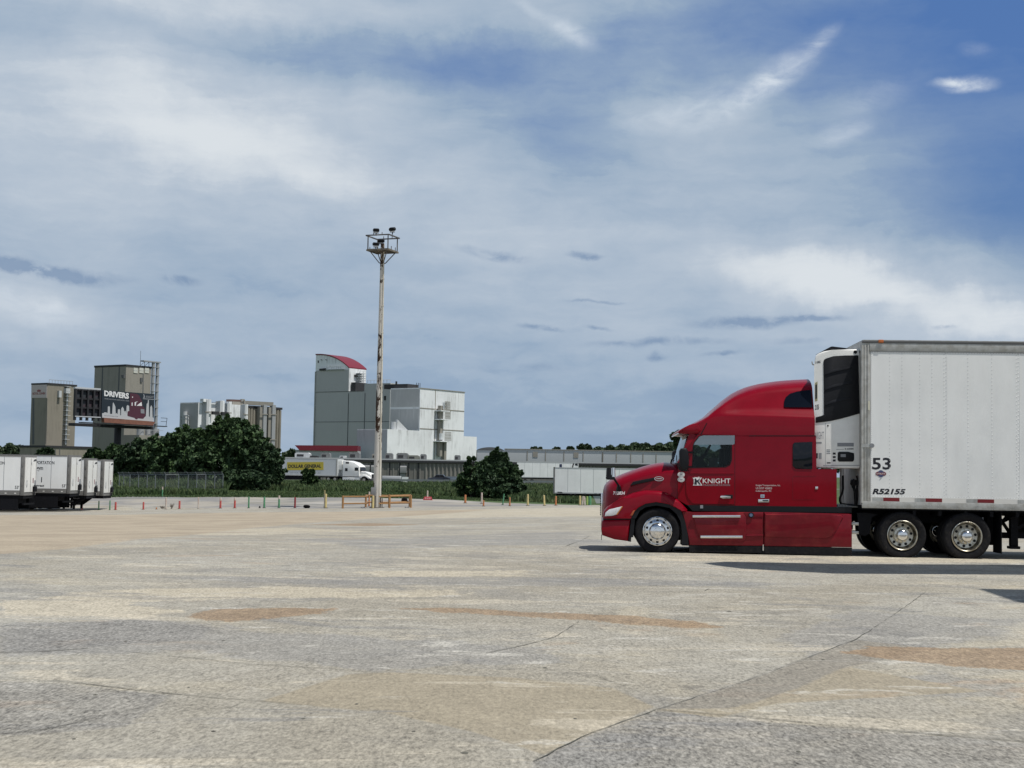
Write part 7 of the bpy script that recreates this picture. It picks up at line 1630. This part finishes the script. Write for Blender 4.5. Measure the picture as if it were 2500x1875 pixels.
# parked white trailers at right
def side_trailer(px0, px1, Y, ybot_px, label, panels, floor=1.15, ht=4.05, tag_=None, wheels=(), legs=None, zdrop=0.0, Ln=None):
    a, b = at(px0, 1160, Y), at(px1, 1160, Y); zt_ = at((px0+px1)/2, ybot_px, Y).z; z0 = tz(a.x, Y); Lg = Ln if Ln else b.x-a.x
    H_ = zt_-z0; f_ = H_-(ht-floor)
    t_ = empty('box_trailer', (a.x, Y, z0), 0, label, 'trailer')
    bm = BM(); box(bm, (0.0, 0, f_), (Lg, 2.5, H_)); obj('box_body', bm, 'white_dirty', t_)
    bm = BM(); seam_lines(bm, 0, Lg, panels, 0, f_+.12, H_-.12, .05); box(bm, (0, -.02, H_-.11), (Lg, -.0045, H_)); box(bm, (0, -.02, f_-.06), (Lg, -.0045, f_+.08)); obj('rail', bm, 'b_ltgrey', t_)
    bm = BM(); box(bm, (.2, .3, f_-.3), (Lg-.2, 2.2, f_-.061)); obj('underframe', bm, 'chassis', t_)
    for x in wheels:
        for yo, s in ((.02, 1), (2.48, -1)): simple_wheel(t_, x, yo, s)
    if legs:
        bm = BM(); [box(bm, (legs, y, .0), (legs+.14, y+.14, f_-.06)) for y in (.4, 1.9)]; obj('landing_leg', bm, 'chassis', t_)
    return t_, f_, H_
t_, f_, H_ = side_trailer(1262, 1412, 270, 1128.5, 'white trailer by the highway with a dark blue square and black mark on its end', 8, wheels=(1.6, 2.9), legs=9.0)
bm = BM(); sfr = Frame((t_.location.x, 270, t_.location.z), 0); poly(bm, sfr.xz([(1366, 1133), (1372, 1133), (1372, 1141), (1366, 1141)], 0), 1, -.03, -.002, 0)
poly(bm, sfr.xz([(1399, 1131), (1402, 1131), (1399, 1142), (1396, 1142)], 0), 1, -.03, -.002, 1); poly(bm, sfr.xz([(1404, 1132), (1410, 1131), (1411, 1137), (1404, 1136)], 0), 1, -.03, -.002, 1); obj('emblem', bm, [mat('navy square', (.02, .03, .08), .5), 'ink'], t_)
t_, f_, H_ = side_trailer(1355, 1700, 162, 1143.5, 'white panelled box trailer parked behind the nose of the red truck', 11, legs=9.0, wheels=(13.4, 14.7))
sfr = Frame((t_.location.x, 162, t_.location.z), 0)
bm = BM(); poly(bm, sfr.xz([(1361, 1200), (1373, 1201), (1373, 1204), (1361, 1203)], 0), 1, -.02, -.002)
for px in (1394, 1404, 1428, 1454, 1465): poly(bm, sfr.xz([(px-3, 1204), (px+3, 1204), (px+3, 1206), (px-3, 1206)], 0), 1, -.024, -.0205)
obj('lettering', bm, 'letter_grey', t_)
bm = BM(); q = sfr.xz([(1448, 1211), (1500, 1211), (1500, 1229), (1456, 1229)], 0); poly(bm, q, 1, .1, .5); obj('side_skirt', bm, 'b_ltgrey', t_)
bm = BM(); box(bm, (-.12, .0, f_-.1), (-.002, 2.5, H_+.02)); obj('rear_frame', bm, 'frame_grey', t_)

# ------------------------------------------------------------------ added overhead shadow caster outside the frame, made up to lay shadow bands before the trailer
M['caster'] = mat('bridge steel', (.20, .20, .20), .6, var=.2)
zb_ = 10.4
def up(px, py):  # point at height zb_ whose shadow falls on this place of the lot
    g_ = ground_pt(px, py); return g_+S*((zb_-g_.z)/S.z)
sh = [up(*p) for p in ((1727, 1380), (1785, 1376), (2079, 1382), (2500, 1383.5), (2500, 1408), (2038, 1405), (1825, 1394), (1760, 1386))]
e1 = Vector((sh[3].x+16, sh[3].y-.6, 0)); e2 = Vector((sh[4].x+16, sh[4].y-.6, 0))
o0 = Vector((e1.x, e1.y, 0)); br = empty('shadow_caster', (o0.x, o0.y, 0), 0, 'added out-of-view shadow caster high over the lot at the right', 'shadow caster')
outl = [(p.x-o0.x, p.y-o0.y) for p in sh[:4]]+[(0, 0), (e2.x-o0.x, e2.y-o0.y)]+[(p.x-o0.x, p.y-o0.y) for p in sh[4:]]
bm = BM(); poly(bm, outl, 2, zb_, zb_+.25); obj('deck', bm, 'caster', br)  # added slab, outlined to cast the long shadow band
bm = BM(); sx = sh[3].x-o0.x
for x in (sx+7, sx+14):
    for y in (.3, -1.6): bar(bm, (x, sh[3].y-o0.y+y-.6, 0), (x, sh[3].y-o0.y+y-.6, zb_), .25)
obj('column', bm, 'caster', br)
sh = [up(*p) for p in ((2404, 1444), (2500, 1445.5), (2500, 1477))]
bm = BM(); e = sh[1]; poly(bm, [(sh[0].x-o0.x, sh[0].y-o0.y), (sh[1].x-o0.x, sh[1].y-o0.y), (sh[1].x-o0.x+10, sh[1].y-o0.y-.3), (sh[1].x-o0.x+10, sh[2].y-o0.y-2.0), (sh[2].x-o0.x+1.0, sh[2].y-o0.y-2.0), (sh[2].x-o0.x, sh[2].y-o0.y)], 2, zb_, zb_+.25); obj('side_caster', bm, 'caster', br)  # second added slab, casting the smaller shadow patch
